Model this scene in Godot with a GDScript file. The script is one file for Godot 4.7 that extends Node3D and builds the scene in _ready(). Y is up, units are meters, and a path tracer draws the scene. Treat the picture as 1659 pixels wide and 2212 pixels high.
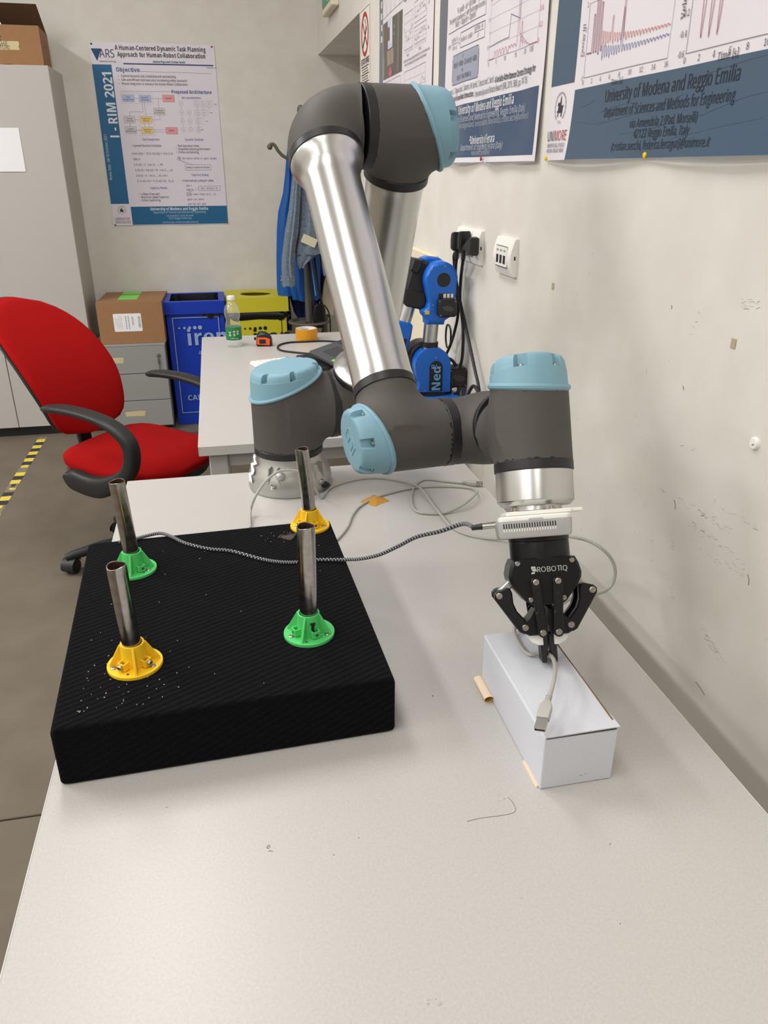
extends Node3D
# A robot lab: an articulated arm on a white table, plus what stands round it. Units are metres, y is up, the table runs along z.

const SEG := 40
var rng := RandomNumberGenerator.new()
var M := {}
var fonts := {}


class MB:
	# collects triangles (counter-clockwise seen from outside) and commits them with smooth normals below a crease angle
	var v := PackedVector3Array()
	var uv := PackedVector2Array()
	var col := PackedColorArray()
	var xf := Transform3D()
	var c := Color.WHITE
	var n := PackedVector3Array()   # only used when normals are known

	func at(o: Vector3, b := Basis()) -> MB:
		xf = Transform3D(b, o)
		return self

	func tri(a: Vector3, b: Vector3, d: Vector3, ua := Vector2(), ub := Vector2(), ud := Vector2()) -> void:
		v.append(xf * a); v.append(xf * b); v.append(xf * d)
		uv.append(ua); uv.append(ub); uv.append(ud)
		col.append(c); col.append(c); col.append(c)

	func quad(a: Vector3, b: Vector3, d: Vector3, e: Vector3, r := Rect2(0, 0, 1, 1)) -> void:
		var u0 := r.position
		var u2 := r.end
		tri(a, b, d, Vector2(u0.x, u2.y), u2, Vector2(u2.x, u0.y))
		tri(a, d, e, Vector2(u0.x, u2.y), Vector2(u2.x, u0.y), u0)

	func box(o: Vector3, s: Vector3, bev := 0.0, b := Basis()) -> MB:
		# a chamfered box round o
		var h := s * 0.5
		bev = minf(bev, minf(h.x, minf(h.y, h.z)) * 0.95)
		var keep := xf
		xf = xf * Transform3D(b, o)
		if bev <= 0.0:
			for ax in 3:
				for sg in [-1.0, 1.0]:
					_face(ax, sg, h, Vector3.ZERO)
		else:
			for ax in 3:
				for sg in [-1.0, 1.0]:
					_face(ax, sg, h, Vector3.ONE * bev)
			for ax in 3:      # edges along ax
				var a1 := (ax + 1) % 3
				var a2 := (ax + 2) % 3
				for s1 in [-1.0, 1.0]:
					for s2 in [-1.0, 1.0]:
						var p := Vector3(); var q := Vector3(); var p2 := Vector3(); var q2 := Vector3()
						p[ax] = -h[ax] + bev; q[ax] = h[ax] - bev; p2[ax] = p[ax]; q2[ax] = q[ax]
						p[a1] = s1 * h[a1]; p[a2] = s2 * (h[a2] - bev); q[a1] = p[a1]; q[a2] = p[a2]
						p2[a1] = s1 * (h[a1] - bev); p2[a2] = s2 * h[a2]; q2[a1] = p2[a1]; q2[a2] = p2[a2]
						if s1 * s2 > 0: quad(p, p2, q2, q)
						else: quad(p2, p, q, q2)
			for sx in [-1.0, 1.0]:
				for sy in [-1.0, 1.0]:
					for sz in [-1.0, 1.0]:
						var k := Vector3(sx, sy, sz)
						var a := Vector3(h.x, h.y - bev, h.z - bev) * k
						var bb := Vector3(h.x - bev, h.y, h.z - bev) * k
						var d := Vector3(h.x - bev, h.y - bev, h.z) * k
						if sx * sy * sz > 0: tri(a, bb, d)
						else: tri(a, d, bb)
		xf = keep
		return self

	func _face(ax: int, sg: float, h: Vector3, bev: Vector3) -> void:
		var a1 := (ax + 1) % 3
		var a2 := (ax + 2) % 3
		var p := []
		for k in [[-1, -1], [1, -1], [1, 1], [-1, 1]]:
			var q := Vector3()
			q[ax] = sg * h[ax]
			q[a1] = k[0] * (h[a1] - bev[a1])
			q[a2] = k[1] * (h[a2] - bev[a2])
			p.append(q)
		if sg > 0: quad(p[0], p[1], p[2], p[3])
		else: quad(p[3], p[2], p[1], p[0])

	func ring(r: float, y: float, seg := 40, rz := -1.0) -> PackedVector3Array:
		var out := PackedVector3Array()
		for i in seg:
			var a := TAU * i / seg
			out.append(Vector3(sin(a) * r, y, cos(a) * (r if rz < 0 else rz)))
		return out

	func loft(rings: Array, cap0 := true, cap1 := true, vscale := 1.0) -> MB:
		# rings run round their axis by the right hand, seen along the way from the first to the last
		for i in rings.size() - 1:
			var a: PackedVector3Array = rings[i]
			var b: PackedVector3Array = rings[i + 1]
			var m := a.size()
			for j in m:
				var k := (j + 1) % m
				var u0 := float(j) / m
				var u1 := float(j + 1) / m
				var v0 := float(i) * vscale
				var v1 := float(i + 1) * vscale
				tri(a[j], a[k], b[k], Vector2(u0, v0), Vector2(u1, v0), Vector2(u1, v1))
				tri(a[j], b[k], b[j], Vector2(u0, v0), Vector2(u1, v1), Vector2(u0, v1))
		if cap0: fan(rings[0], true)
		if cap1: fan(rings[-1], false)
		return self

	func fan(r: PackedVector3Array, back: bool) -> void:
		var o := Vector3()
		for p in r: o += p
		o /= r.size()
		for j in r.size():
			var k := (j + 1) % r.size()
			if back: tri(o, r[k], r[j])
			else: tri(o, r[j], r[k])

	func lathe(prof: Array, seg := 40, cap0 := true, cap1 := true) -> MB:
		# prof: Vector2(radius, height) from the bottom up the outside
		var rings := []
		for p in prof: rings.append(ring(maxf(p.x, 0.0), p.y, seg))
		return loft(rings, cap0, cap1)

	func tube(path: PackedVector3Array, r: float, seg := 8, caps := true, closed := false, r1 := -1.0, flat := 1.0) -> MB:
		var rings := []
		var cnt := path.size()
		var side := Vector3()
		for i in cnt:
			var t: Vector3
			if closed: t = path[(i + 1) % cnt] - path[(i - 1 + cnt) % cnt]
			else: t = path[mini(i + 1, cnt - 1)] - path[maxi(i - 1, 0)]
			t = t.normalized()
			if i == 0:
				side = t.cross(Vector3.UP if absf(t.y) < 0.9 else Vector3.RIGHT).normalized()
			else:
				side = (side - t * side.dot(t)).normalized()
			var up := t.cross(side)
			var rr := r if r1 < 0 else lerpf(r, r1, float(i) / maxf(cnt - 1, 1))
			var rg := PackedVector3Array()
			for j in seg:
				var a := TAU * j / seg
				rg.append(path[i] + (side * cos(a) + up * sin(a) * flat) * rr)
			rings.append(rg)
		if closed:
			rings.append(rings[0])
			return loft(rings, false, false)
		return loft(rings, caps, caps)

	func prism(poly: PackedVector2Array, z0: float, z1: float, bev := 0.0) -> MB:
		# extrudes a counter-clockwise outline in x, y from z0 to z1, with a chamfer on both faces
		var inner := poly
		if bev > 0.0:
			var sh := Geometry2D.offset_polygon(poly, -bev, Geometry2D.JOIN_MITER)
			if sh.size() == 1 and sh[0].size() == poly.size():
				# match starting corners
				var best := 0
				for k in poly.size():
					if sh[0][k].distance_to(poly[0]) < sh[0][best].distance_to(poly[0]): best = k
				inner = PackedVector2Array()
				for k in poly.size(): inner.append(sh[0][(best + k) % poly.size()])
			else:
				bev = 0.0
		var m := poly.size()
		var idx := Geometry2D.triangulate_polygon(inner)
		for k in range(0, idx.size(), 3):
			var a := inner[idx[k]]
			var b := inner[idx[k + 1]]
			var d := inner[idx[k + 2]]
			if (b - a).cross(d - a) < 0:
				var t := b
				b = d
				d = t
			tri(Vector3(a.x, a.y, z1), Vector3(b.x, b.y, z1), Vector3(d.x, d.y, z1), a, b, d)
			tri(Vector3(a.x, a.y, z0), Vector3(d.x, d.y, z0), Vector3(b.x, b.y, z0), a, d, b)
		for j in m:
			var k := (j + 1) % m
			var p := poly[j]
			var q := poly[k]
			quad(Vector3(p.x, p.y, z0 + bev), Vector3(q.x, q.y, z0 + bev), Vector3(q.x, q.y, z1 - bev), Vector3(p.x, p.y, z1 - bev))
			if bev > 0.0:
				var pi := inner[j]
				var qi := inner[k]
				quad(Vector3(p.x, p.y, z1 - bev), Vector3(q.x, q.y, z1 - bev), Vector3(qi.x, qi.y, z1), Vector3(pi.x, pi.y, z1))
				quad(Vector3(q.x, q.y, z0 + bev), Vector3(p.x, p.y, z0 + bev), Vector3(pi.x, pi.y, z0), Vector3(qi.x, qi.y, z0))
		return self

	func ball(o: Vector3, s: Vector3, seg := 16, b := Basis()) -> MB:
		var keep := xf
		xf = xf * Transform3D(b.scaled_local(s), o)
		var rings := []
		var half := seg / 2
		for i in half + 1:
			var a := -PI / 2 + PI * i / half
			rings.append(ring(maxf(cos(a), 0.0001), sin(a), seg))
		loft(rings, false, false)
		xf = keep
		return self

	func mesh(crease := 40.0, keep_uv := true, use_col := false) -> ArrayMesh:
		var arr := []
		arr.resize(Mesh.ARRAY_MAX)
		var cnt := v.size()
		var nn := PackedVector3Array()
		nn.resize(cnt)
		if n.size() == cnt:
			nn = n
		else:
			var fn := PackedVector3Array()
			fn.resize(cnt / 3)
			var near := {}
			for f in cnt / 3:
				fn[f] = (v[f * 3 + 1] - v[f * 3]).cross(v[f * 3 + 2] - v[f * 3])
				if crease > 0.0:
					for k in 3:
						var key := Vector3i((v[f * 3 + k] * 50000.0).round())
						if near.has(key): near[key].append(f)
						else: near[key] = PackedInt32Array([f])
			var lim := cos(deg_to_rad(crease))
			for f in cnt / 3:
				var own := fn[f].normalized()
				for k in 3:
					var s := Vector3()
					if crease > 0.0:
						var key := Vector3i((v[f * 3 + k] * 50000.0).round())
						for g in near[key]:
							if fn[g].normalized().dot(own) > lim: s += fn[g]
					nn[f * 3 + k] = s.normalized() if s.length_squared() > 0 else own
		# Godot's front faces run clockwise
		var idx := PackedInt32Array()
		idx.resize(cnt)
		for f in cnt / 3:
			idx[f * 3] = f * 3
			idx[f * 3 + 1] = f * 3 + 2
			idx[f * 3 + 2] = f * 3 + 1
		arr[Mesh.ARRAY_VERTEX] = v
		arr[Mesh.ARRAY_NORMAL] = nn
		if keep_uv: arr[Mesh.ARRAY_TEX_UV] = uv
		if use_col: arr[Mesh.ARRAY_COLOR] = col
		arr[Mesh.ARRAY_INDEX] = idx
		var am := ArrayMesh.new()
		am.add_surface_from_arrays(Mesh.PRIMITIVE_TRIANGLES, arr)
		return am


# ---------------------------------------------------------------- naming, tagging, adding
func tag(o: Node3D, label := "", category := "", group := "", kind := "") -> Node3D:
	if label: o.set_meta("label", label)
	if category: o.set_meta("category", category)
	if group: o.set_meta("group", group)
	if kind: o.set_meta("kind", kind)
	return o


var taken := {}
func numbered(called: String) -> String:
	if not taken.has(called):
		taken[called] = 0
		return called
	taken[called] += 1
	return "%s_%03d" % [called, taken[called]]


func thing(called: String, label: String, category: String, at := Vector3.ZERO, turn := 0.0, group := "") -> Node3D:
	var o := Node3D.new()
	o.name = numbered(called)
	add_child(o)
	o.position = at
	o.rotation.y = turn
	tag(o, label, category, group)
	return o


func part(called: String, mb: MB, m: Material, parent: Node3D, crease := 40.0, colored := false) -> MeshInstance3D:
	var o := MeshInstance3D.new()
	o.mesh = mb.mesh(crease, true, colored)
	o.material_override = m
	if parent == self:
		o.name = numbered(called)
		add_child(o)
	else:
		var k := 0
		var nm := called
		while parent.has_node(NodePath(nm)):
			k += 1
			nm = "%s_%03d" % [called, k]
		o.name = nm
		parent.add_child(o)
	return o


func solo(called: String, mb: MB, m: Material, label: String, category: String, at := Vector3.ZERO, group := "", crease := 40.0) -> MeshInstance3D:
	var o := part(called, mb, m, self, crease)
	o.position = at
	tag(o, label, category, group)
	return o


func structure(called: String, mb: MB, m: Material, crease := 30.0) -> MeshInstance3D:
	var o := part(called, mb, m, self, crease)
	o.set_meta("kind", "structure")
	return o


func curve(pts: Array, step := 6, closed := false) -> PackedVector3Array:
	# Catmull-Rom through the points
	var out := PackedVector3Array()
	var cnt := pts.size()
	var last := cnt if closed else cnt - 1
	for i in last:
		var p0: Vector3 = pts[(i - 1 + cnt) % cnt] if closed or i > 0 else pts[0]
		var p1: Vector3 = pts[i]
		var p2: Vector3 = pts[(i + 1) % cnt]
		var p3: Vector3 = pts[(i + 2) % cnt] if closed or i + 2 < cnt else pts[cnt - 1]
		for k in step:
			out.append(p1.cubic_interpolate(p2, p0, p3, float(k) / step))
	if not closed: out.append(pts[cnt - 1])
	return out


func frame(y: Vector3, x: Vector3) -> Basis:
	# right-handed axes with y along the first and x as near the second as may be
	var yy := y.normalized()
	var xx := (x - yy * x.dot(yy)).normalized()
	return Basis(xx, yy, xx.cross(yy))


func rounded(w: float, h: float, r: float, k := 5, o := Vector2()) -> PackedVector2Array:
	var out := PackedVector2Array()
	var cs := [Vector2(w / 2 - r, h / 2 - r), Vector2(-w / 2 + r, h / 2 - r), Vector2(-w / 2 + r, -h / 2 + r), Vector2(w / 2 - r, -h / 2 + r)]
	for i in 4:
		for j in k + 1:
			var a := PI / 2 * i + PI / 2 * j / k
			out.append(o + cs[i] + Vector2(cos(a), sin(a)) * r)
	return out


func capsule2(a: Vector2, b: Vector2, ra: float, rb: float, k := 8) -> PackedVector2Array:
	# outline of a bar with round ends
	var out := PackedVector2Array()
	var d := (b - a).angle()
	for j in k + 1: out.append(b + Vector2.from_angle(d - PI / 2 + PI * j / k) * rb)
	for j in k + 1: out.append(a + Vector2.from_angle(d + PI / 2 + PI * j / k) * ra)
	return out


func font(bold := false, kind := "Droid Sans") -> Font:
	var key := kind + str(bold)
	if not fonts.has(key):
		var f := SystemFont.new()
		f.font_names = PackedStringArray([kind])
		f.font_weight = 700 if bold else 400
		fonts[key] = f
	return fonts[key]


func write(mb: MB, text: String, o: Vector3, size: float, b := Basis(), bold := false, align := 0, stretch := 1.0, kind := "Droid Sans", res := 20, depth := 0.0) -> float:
	# flat lettering of the given cap size, its baseline at o, x along b.x; returns its width
	var t := TextMesh.new()
	t.font = font(bold, kind)
	t.text = text
	t.font_size = res
	t.pixel_size = size / res
	t.depth = depth
	t.curve_step = 5.0
	t.horizontal_alignment = HORIZONTAL_ALIGNMENT_LEFT
	t.vertical_alignment = VERTICAL_ALIGNMENT_CENTER
	var a := t.get_mesh_arrays()
	if a.is_empty() or a[Mesh.ARRAY_VERTEX] == null: return 0.0
	var vs: PackedVector3Array = a[Mesh.ARRAY_VERTEX]
	if vs.is_empty(): return 0.0
	var lo := vs[0].x
	var hi := vs[0].x
	for p in vs:
		lo = minf(lo, p.x)
		hi = maxf(hi, p.x)
	var w := (hi - lo) * stretch
	var dx := -lo * stretch - (w * 0.5 if align == 1 else (w if align == 2 else 0.0))
	var idx: PackedInt32Array = a[Mesh.ARRAY_INDEX] if a[Mesh.ARRAY_INDEX] != null else PackedInt32Array(range(vs.size()))
	for k in range(0, idx.size(), 3):
		var q := []
		for e in 3:
			var p := vs[idx[k + e]]
			q.append(o + b * Vector3(p.x * stretch + dx, p.y, p.z))
		mb.tri(q[0], q[2], q[1])
	return w


func turned(t: Node3D, y: Vector3, x: Vector3) -> Node3D:
	t.basis = frame(y, x)
	return t


# ---------------------------------------------------------------- first the camera, the light and the exposure
func _ready() -> void:
	rng.seed = 7
	var cam := Camera3D.new()
	cam.name = "camera"
	cam.position = Vector3(0, 1.42, 0)
	cam.rotation = Vector3(deg_to_rad(-24.13), deg_to_rad(-11.78), 0)
	cam.fov = rad_to_deg(2.0 * atan(1106.0 / 1661.0))
	cam.near = 0.05
	add_child(cam)
	var we := WorldEnvironment.new()
	we.name = "environment"
	var env := Environment.new()
	env.background_mode = Environment.BG_COLOR
	env.background_color = Color(0.02, 0.02, 0.02)
	env.tonemap_mode = Environment.TONE_MAPPER_LINEAR
	env.tonemap_exposure = 1.0
	env.sdfgi_enabled = true
	env.ssao_enabled = true
	env.ssil_enabled = true
	we.environment = env
	add_child(we)
	make_materials()
	# rows of ceiling fittings along the room, all on the left of the tables
	var row := 0
	for x in [-0.45, -2.65, -4.85]:
		for z in [-2.5, -0.2, 2.1]:
			ceiling_light(Vector3(x, 3.3, z), [1.3, 3.2, 3.0][row] * (2.1 if z < -2.0 else 0.95))
		row += 1
	make_room()
	make_tables()
	make_arm()
	make_gripper()
	make_camera_unit()
	make_platform()
	make_box()
	make_cables()
	make_chair()
	make_cabinet_corner()
	make_bins()
	make_coat_rack()
	make_far_table_things()
	make_small_robot()
	make_wall_things()
	make_posters()
	make_small_marks()


func ceiling_light(at: Vector3, energy: float) -> void:
	var side := "right row" if at.x > -1 else ("middle row" if at.x > -3 else "left row")
	var where: String = "above the back of the room" if at.z < -2 else ("beside the robot table" if at.z < 0 else "behind the viewer")
	var t := thing("ceiling_light", "long white ceiling light of the %s %s" % [side, where], "ceiling light", at, 0.0, "ceiling lights")
	var h := MB.new()
	h.box(Vector3(0, -0.03, 0), Vector3(0.58, 0.06, 1.56), 0.006)
	part("housing", h, M.white_metal, t)
	var d := MB.new()
	d.box(Vector3(0, -0.062, 0), Vector3(0.52, 0.008, 1.5))
	part("diffuser", d, M.lamp, t)
	var l := AreaLight3D.new()
	l.name = "glow"
	l.area_size = Vector2(0.52, 1.5)
	l.position = Vector3(0, -0.07, 0)
	l.rotation = Vector3(-PI / 2, 0, 0)
	l.light_energy = energy
	l.light_color = Color(1.0, 0.994, 0.985)
	l.area_range = 14.0
	l.area_attenuation = 2.0
	l.shadow_enabled = true
	t.add_child(l)


# ---------------------------------------------------------------- materials
func noise_tex(freq: float, lo: Color, hi: Color, seed := 1, size := 512, oct := 4, kind := FastNoiseLite.TYPE_SIMPLEX_SMOOTH, mid := -1.0) -> NoiseTexture2D:
	var n := FastNoiseLite.new()
	n.noise_type = kind
	n.seed = seed
	n.frequency = freq
	n.fractal_octaves = oct
	var t := NoiseTexture2D.new()
	t.width = size
	t.height = size
	t.seamless = true
	t.noise = n
	var g := Gradient.new()
	g.set_color(0, lo)
	g.set_color(1, hi)
	if mid >= 0.0: g.add_point(mid, lo.lerp(hi, 0.25))
	t.color_ramp = g
	return t


func normal_tex(freq: float, strength: float, seed := 3, size := 512, oct := 3) -> NoiseTexture2D:
	var n := FastNoiseLite.new()
	n.noise_type = FastNoiseLite.TYPE_SIMPLEX_SMOOTH
	n.seed = seed
	n.frequency = freq
	n.fractal_octaves = oct
	var t := NoiseTexture2D.new()
	t.width = size
	t.height = size
	t.seamless = true
	t.as_normal_map = true
	t.bump_strength = strength
	t.noise = n
	return t


func mat(key: String, c: Color, rough := 0.6, metal := 0.0, spec := 0.5) -> StandardMaterial3D:
	var m := StandardMaterial3D.new()
	m.resource_name = key
	m.albedo_color = c
	m.roughness = rough
	m.metallic = metal
	m.metallic_specular = spec
	M[key] = m
	return m


func rgb(r: int, g: int, b: int) -> Color:
	return Color8(r, g, b)


func tri3(m: StandardMaterial3D, scale: float, world := false) -> StandardMaterial3D:
	m.uv1_triplanar = true
	m.uv1_world_triplanar = world
	m.uv1_scale = Vector3.ONE * scale
	return m


func carpet_image() -> Image:
	# height and tone of ribbed needle felt: slanting cords broken into tufts
	var im := Image.create(512, 512, false, Image.FORMAT_RGB8)
	var n := FastNoiseLite.new()
	n.seed = 5
	n.frequency = 0.05
	var n2 := FastNoiseLite.new()
	n2.seed = 9
	n2.frequency = 0.011
	for y in 512:
		for x in 512:
			var ph := (x * 8.0 + y * 15.0) / 512.0 + n2.get_noise_2d(x, y) * 0.16 + n.get_noise_2d(x * 2.0, y * 2.0) * 0.10
			var r := 0.5 + 0.5 * sin(ph * TAU)
			var tuft := 0.5 + 0.5 * sin((x * 40.0 - y * 6.0) / 512.0 * TAU + n.get_noise_2d(x, y) * 5.0)
			var h := clampf(0.24 * r + 0.22 * tuft * r + 0.54 * (0.5 + 0.5 * n.get_noise_2d(x * 5.0, y * 5.0)), 0.0, 1.0)
			im.set_pixel(x, y, Color(h, h, h))
	return im


func make_materials() -> void:
	var grain := noise_tex(0.35, Color(0.93, 0.93, 0.93), Color(1, 1, 1), 11, 256, 2)
	var patch := noise_tex(0.02, Color(0.965, 0.96, 0.95), Color(1, 1, 1), 12, 512, 5)
	var orange_peel := normal_tex(0.22, 5.0, 4, 256, 2)
	var cloth_n := normal_tex(0.4, 8.0, 6, 256, 2)
	var m := mat("wall", rgb(223, 220, 214), 0.85, 0.0, 0.3)
	m.albedo_texture = patch
	tri3(m, 0.7, true)
	m = mat("ceiling", rgb(232, 230, 225), 0.9)
	m = mat("floor", rgb(114, 105, 92), 0.62, 0.0, 0.4)
	m.albedo_texture = noise_tex(0.008, Color(0.90, 0.895, 0.885), Color(1, 1, 1), 21, 1024, 6)
	tri3(m, 0.55, true)
	mat("joint", rgb(86, 78, 66), 0.95)
	m = mat("laminate", rgb(199, 196, 193), 0.34, 0.0, 0.5)
	m.albedo_texture = grain
	tri3(m, 3.0)
	m = mat("laminate_edge", rgb(212, 211, 208), 0.5)
	m = mat("table_metal", rgb(186, 186, 184), 0.45, 0.0)
	m = mat("arm_grey", rgb(84, 80, 77), 0.6, 0.0, 0.4)
	m.normal_enabled = true
	m.normal_texture = orange_peel
	m.normal_scale = 0.22
	tri3(m, 14.0)
	m = mat("cap_blue", rgb(130, 172, 190), 0.5, 0.0, 0.5)
	m.normal_enabled = true
	m.normal_texture = orange_peel
	m.normal_scale = 0.12
	tri3(m, 18.0)
	mat("cap_dark", rgb(70, 96, 106), 0.6)
	mat("ring_black", rgb(30, 30, 32), 0.42, 0.0, 0.5)
	m = mat("aluminium", rgb(206, 206, 205), 0.29, 1.0)
	m = mat("cast_aluminium", rgb(190, 189, 186), 0.4, 0.95)
	m.normal_enabled = true
	m.normal_texture = orange_peel
	m.normal_scale = 0.1
	tri3(m, 20.0)
	mat("steel", rgb(188, 186, 182), 0.25, 1.0)
	mat("screw", rgb(176, 172, 166), 0.28, 1.0)
	mat("screw_dark", rgb(44, 42, 42), 0.4, 0.7)
	m = mat("pipe", rgb(255, 255, 255), 0.3, 1.0)
	var pt := noise_tex(0.03, Color(0.62, 0.60, 0.58), Color(0.74, 0.73, 0.72), 31, 512, 5)
	m.albedo_texture = pt
	var pr := noise_tex(0.03, Color(0.14, 0.14, 0.14), Color(0.30, 0.30, 0.30), 32, 512, 4)
	m.roughness = 1.0
	m.roughness_texture = pr
	tri3(m, 4.0)
	m = mat("pipe_rust", rgb(92, 58, 40), 0.85, 0.2)
	m.albedo_texture = noise_tex(0.06, Color(0.5, 0.4, 0.34), Color(1, 1, 1), 33, 256, 4)
	tri3(m, 12.0)
	m = mat("print_yellow", rgb(248, 202, 32), 0.55)
	m.backlight_enabled = false
	mat("print_green", rgb(84, 205, 112), 0.55)
	mat("plastic_black", rgb(26, 26, 28), 0.4)
	m = mat("anodised", rgb(20, 20, 23), 0.36, 0.3, 0.5)
	m = mat("anodised_plate", rgb(16, 16, 19), 0.42, 0.2, 0.4)
	mat("grey_print", rgb(196, 196, 194), 0.6)
	mat("white_plastic", rgb(238, 237, 233), 0.45)
	mat("white_print", rgb(240, 238, 232), 0.6)
	mat("white_metal", rgb(235, 234, 230), 0.5)
	mat("silver_paint", rgb(190, 190, 190), 0.38, 0.55)
	m = mat("carpet", rgb(255, 255, 255), 1.0, 0.0, 0.1)
	var ci := carpet_image()
	# dyed fibre: even black with lighter fibres scattered through it
	m.albedo_color = rgb(20, 20, 23)
	m.albedo_texture = noise_tex(0.3, Color(0.75, 0.75, 0.78), Color(1, 1, 1), 71, 256, 2)
	m.heightmap_enabled = true
	m.heightmap_texture = ImageTexture.create_from_image(ci)
	m.heightmap_scale = 0.25
	m.rim_enabled = true
	m.rim = 0.25
	mat("crumb", rgb(206, 196, 176), 0.8)
	m = mat("white_card", rgb(216, 219, 228), 0.62)
	m.albedo_texture = grain
	tri3(m, 5.0)
	mat("card_edge", rgb(120, 84, 58), 0.9)
	m = mat("cardboard", rgb(158, 118, 82), 0.85)
	m.albedo_texture = noise_tex(0.06, Color(0.96, 0.955, 0.95), Color(1, 1, 1), 41, 256, 4)
	tri3(m, 3.0)
	mat("cardboard_dark", rgb(96, 70, 46), 0.9)
	mat("masking_tape", rgb(206, 192, 150), 0.8)
	mat("paper", rgb(238, 238, 242), 0.7)
	mat("orange_tape", rgb(196, 142, 52), 0.55)
	mat("peach_tape", rgb(240, 216, 190), 0.5)
	mat("cable_grey", rgb(176, 174, 168), 0.45)
	mat("cable_black", rgb(24, 23, 23), 0.5)
	m = mat("braid", rgb(255, 255, 255), 0.75)
	var br := Image.create(64, 64, false, Image.FORMAT_RGB8)
	for y in 64:
		for x in 64:
			var a := fposmod(float(x) / 16.0 + (absf(fposmod(float(y), 64.0) - 32.0)) / 16.0, 2.0)
			br.set_pixel(x, y, Color8(214, 214, 220) if a < 0.5 else Color8(16, 16, 28))
	m.albedo_texture = ImageTexture.create_from_image(br)
	m = mat("red_fabric", rgb(168, 20, 20), 0.95, 0.0, 0.2)
	m.albedo_texture = noise_tex(0.4, Color(0.86, 0.86, 0.86), Color(1, 1, 1), 51, 256, 2)
	m.normal_enabled = true
	m.normal_texture = cloth_n
	m.normal_scale = 0.3
	m.rim_enabled = true
	m.rim = 0.2
	m.rim_tint = 0.8
	tri3(m, 9.0)
	mat("chair_black", rgb(34, 34, 35), 0.5)
	mat("cabinet", rgb(186, 182, 179), 0.42)
	mat("cabinet_side", rgb(192, 188, 180), 0.5)
	mat("gap_dark", rgb(74, 70, 66), 0.9)
	mat("drawer_grey", rgb(150, 150, 148), 0.5)
	mat("bin_blue", rgb(6, 54, 178), 0.45)
	mat("bin_yellow", rgb(206, 196, 44), 0.5)
	m = mat("bag_black", rgb(18, 18, 19), 0.28)
	mat("ink_pale_blue", rgb(150, 176, 216), 0.6)
	mat("ink_black", rgb(26, 24, 22), 0.6)
	mat("ink_grey", rgb(150, 150, 150), 0.6)
	mat("ink_white", rgb(225, 225, 225), 0.6)
	m = mat("jacket_blue", rgb(8, 86, 164), 0.6)
	m = mat("jacket_navy", rgb(14, 36, 104), 0.7)
	m = mat("denim", rgb(142, 156, 172), 0.95, 0.0, 0.2)
	m.albedo_texture = noise_tex(0.03, Color(0.78, 0.79, 0.81), Color(1, 1, 1), 61, 512, 5)
	m.normal_enabled = true
	m.normal_texture = cloth_n
	m.normal_scale = 0.5
	tri3(m, 3.0)
	mat("rack_grey", rgb(104, 100, 94), 0.45, 0.3)
	mat("cream", rgb(226, 218, 192), 0.6)
	mat("wood_brown", rgb(120, 84, 50), 0.7)
	mat("robot_blue", rgb(22, 104, 206), 0.36)
	mat("red_plastic", rgb(196, 52, 40), 0.5)
	mat("laptop_grey", rgb(82, 84, 90), 0.5, 0.2)
	mat("laptop_key", rgb(58, 60, 66), 0.6)
	mat("sticker_green", rgb(120, 220, 90), 0.5)
	mat("tape_orange", rgb(214, 148, 22), 0.4)
	mat("measure_orange", rgb(238, 92, 24), 0.45)
	mat("hazard_yellow", rgb(222, 200, 74), 0.7)
	mat("hazard_black", rgb(48, 44, 50), 0.7)
	mat("pin_yellow", rgb(238, 204, 24), 0.3)
	mat("pin_red", rgb(176, 30, 34), 0.3)
	mat("pin_green", rgb(20, 66, 50), 0.3)
	m = mat("print", Color.WHITE, 0.3, 0.0, 0.5)
	m.vertex_color_use_as_albedo = true
	m.vertex_color_is_srgb = true
	m = mat("print_matt", Color.WHITE, 0.7, 0.0, 0.3)
	m.vertex_color_use_as_albedo = true
	m.vertex_color_is_srgb = true
	m = mat("film", Color(1, 1, 1, 0.12), 0.12, 0.0, 0.5)
	m.transparency = BaseMaterial3D.TRANSPARENCY_ALPHA
	m = mat("bottle_plastic", Color(0.94, 0.97, 0.98, 0.10), 0.06, 0.0, 0.5)
	m.transparency = BaseMaterial3D.TRANSPARENCY_ALPHA
	mat("label_green", rgb(34, 126, 66), 0.45)
	mat("sign_green", rgb(88, 150, 116), 0.5)
	mat("putty", rgb(178, 164, 136), 0.8)
	mat("scuff", rgb(184, 177, 166), 0.9)
	mat("scuff_dark", rgb(112, 104, 96), 0.9)
	m = mat("lamp", rgb(250, 248, 242), 0.6)
	m.emission_enabled = true
	m.emission = rgb(255, 248, 236)
	m.emission_energy_multiplier = 2.0


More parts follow.
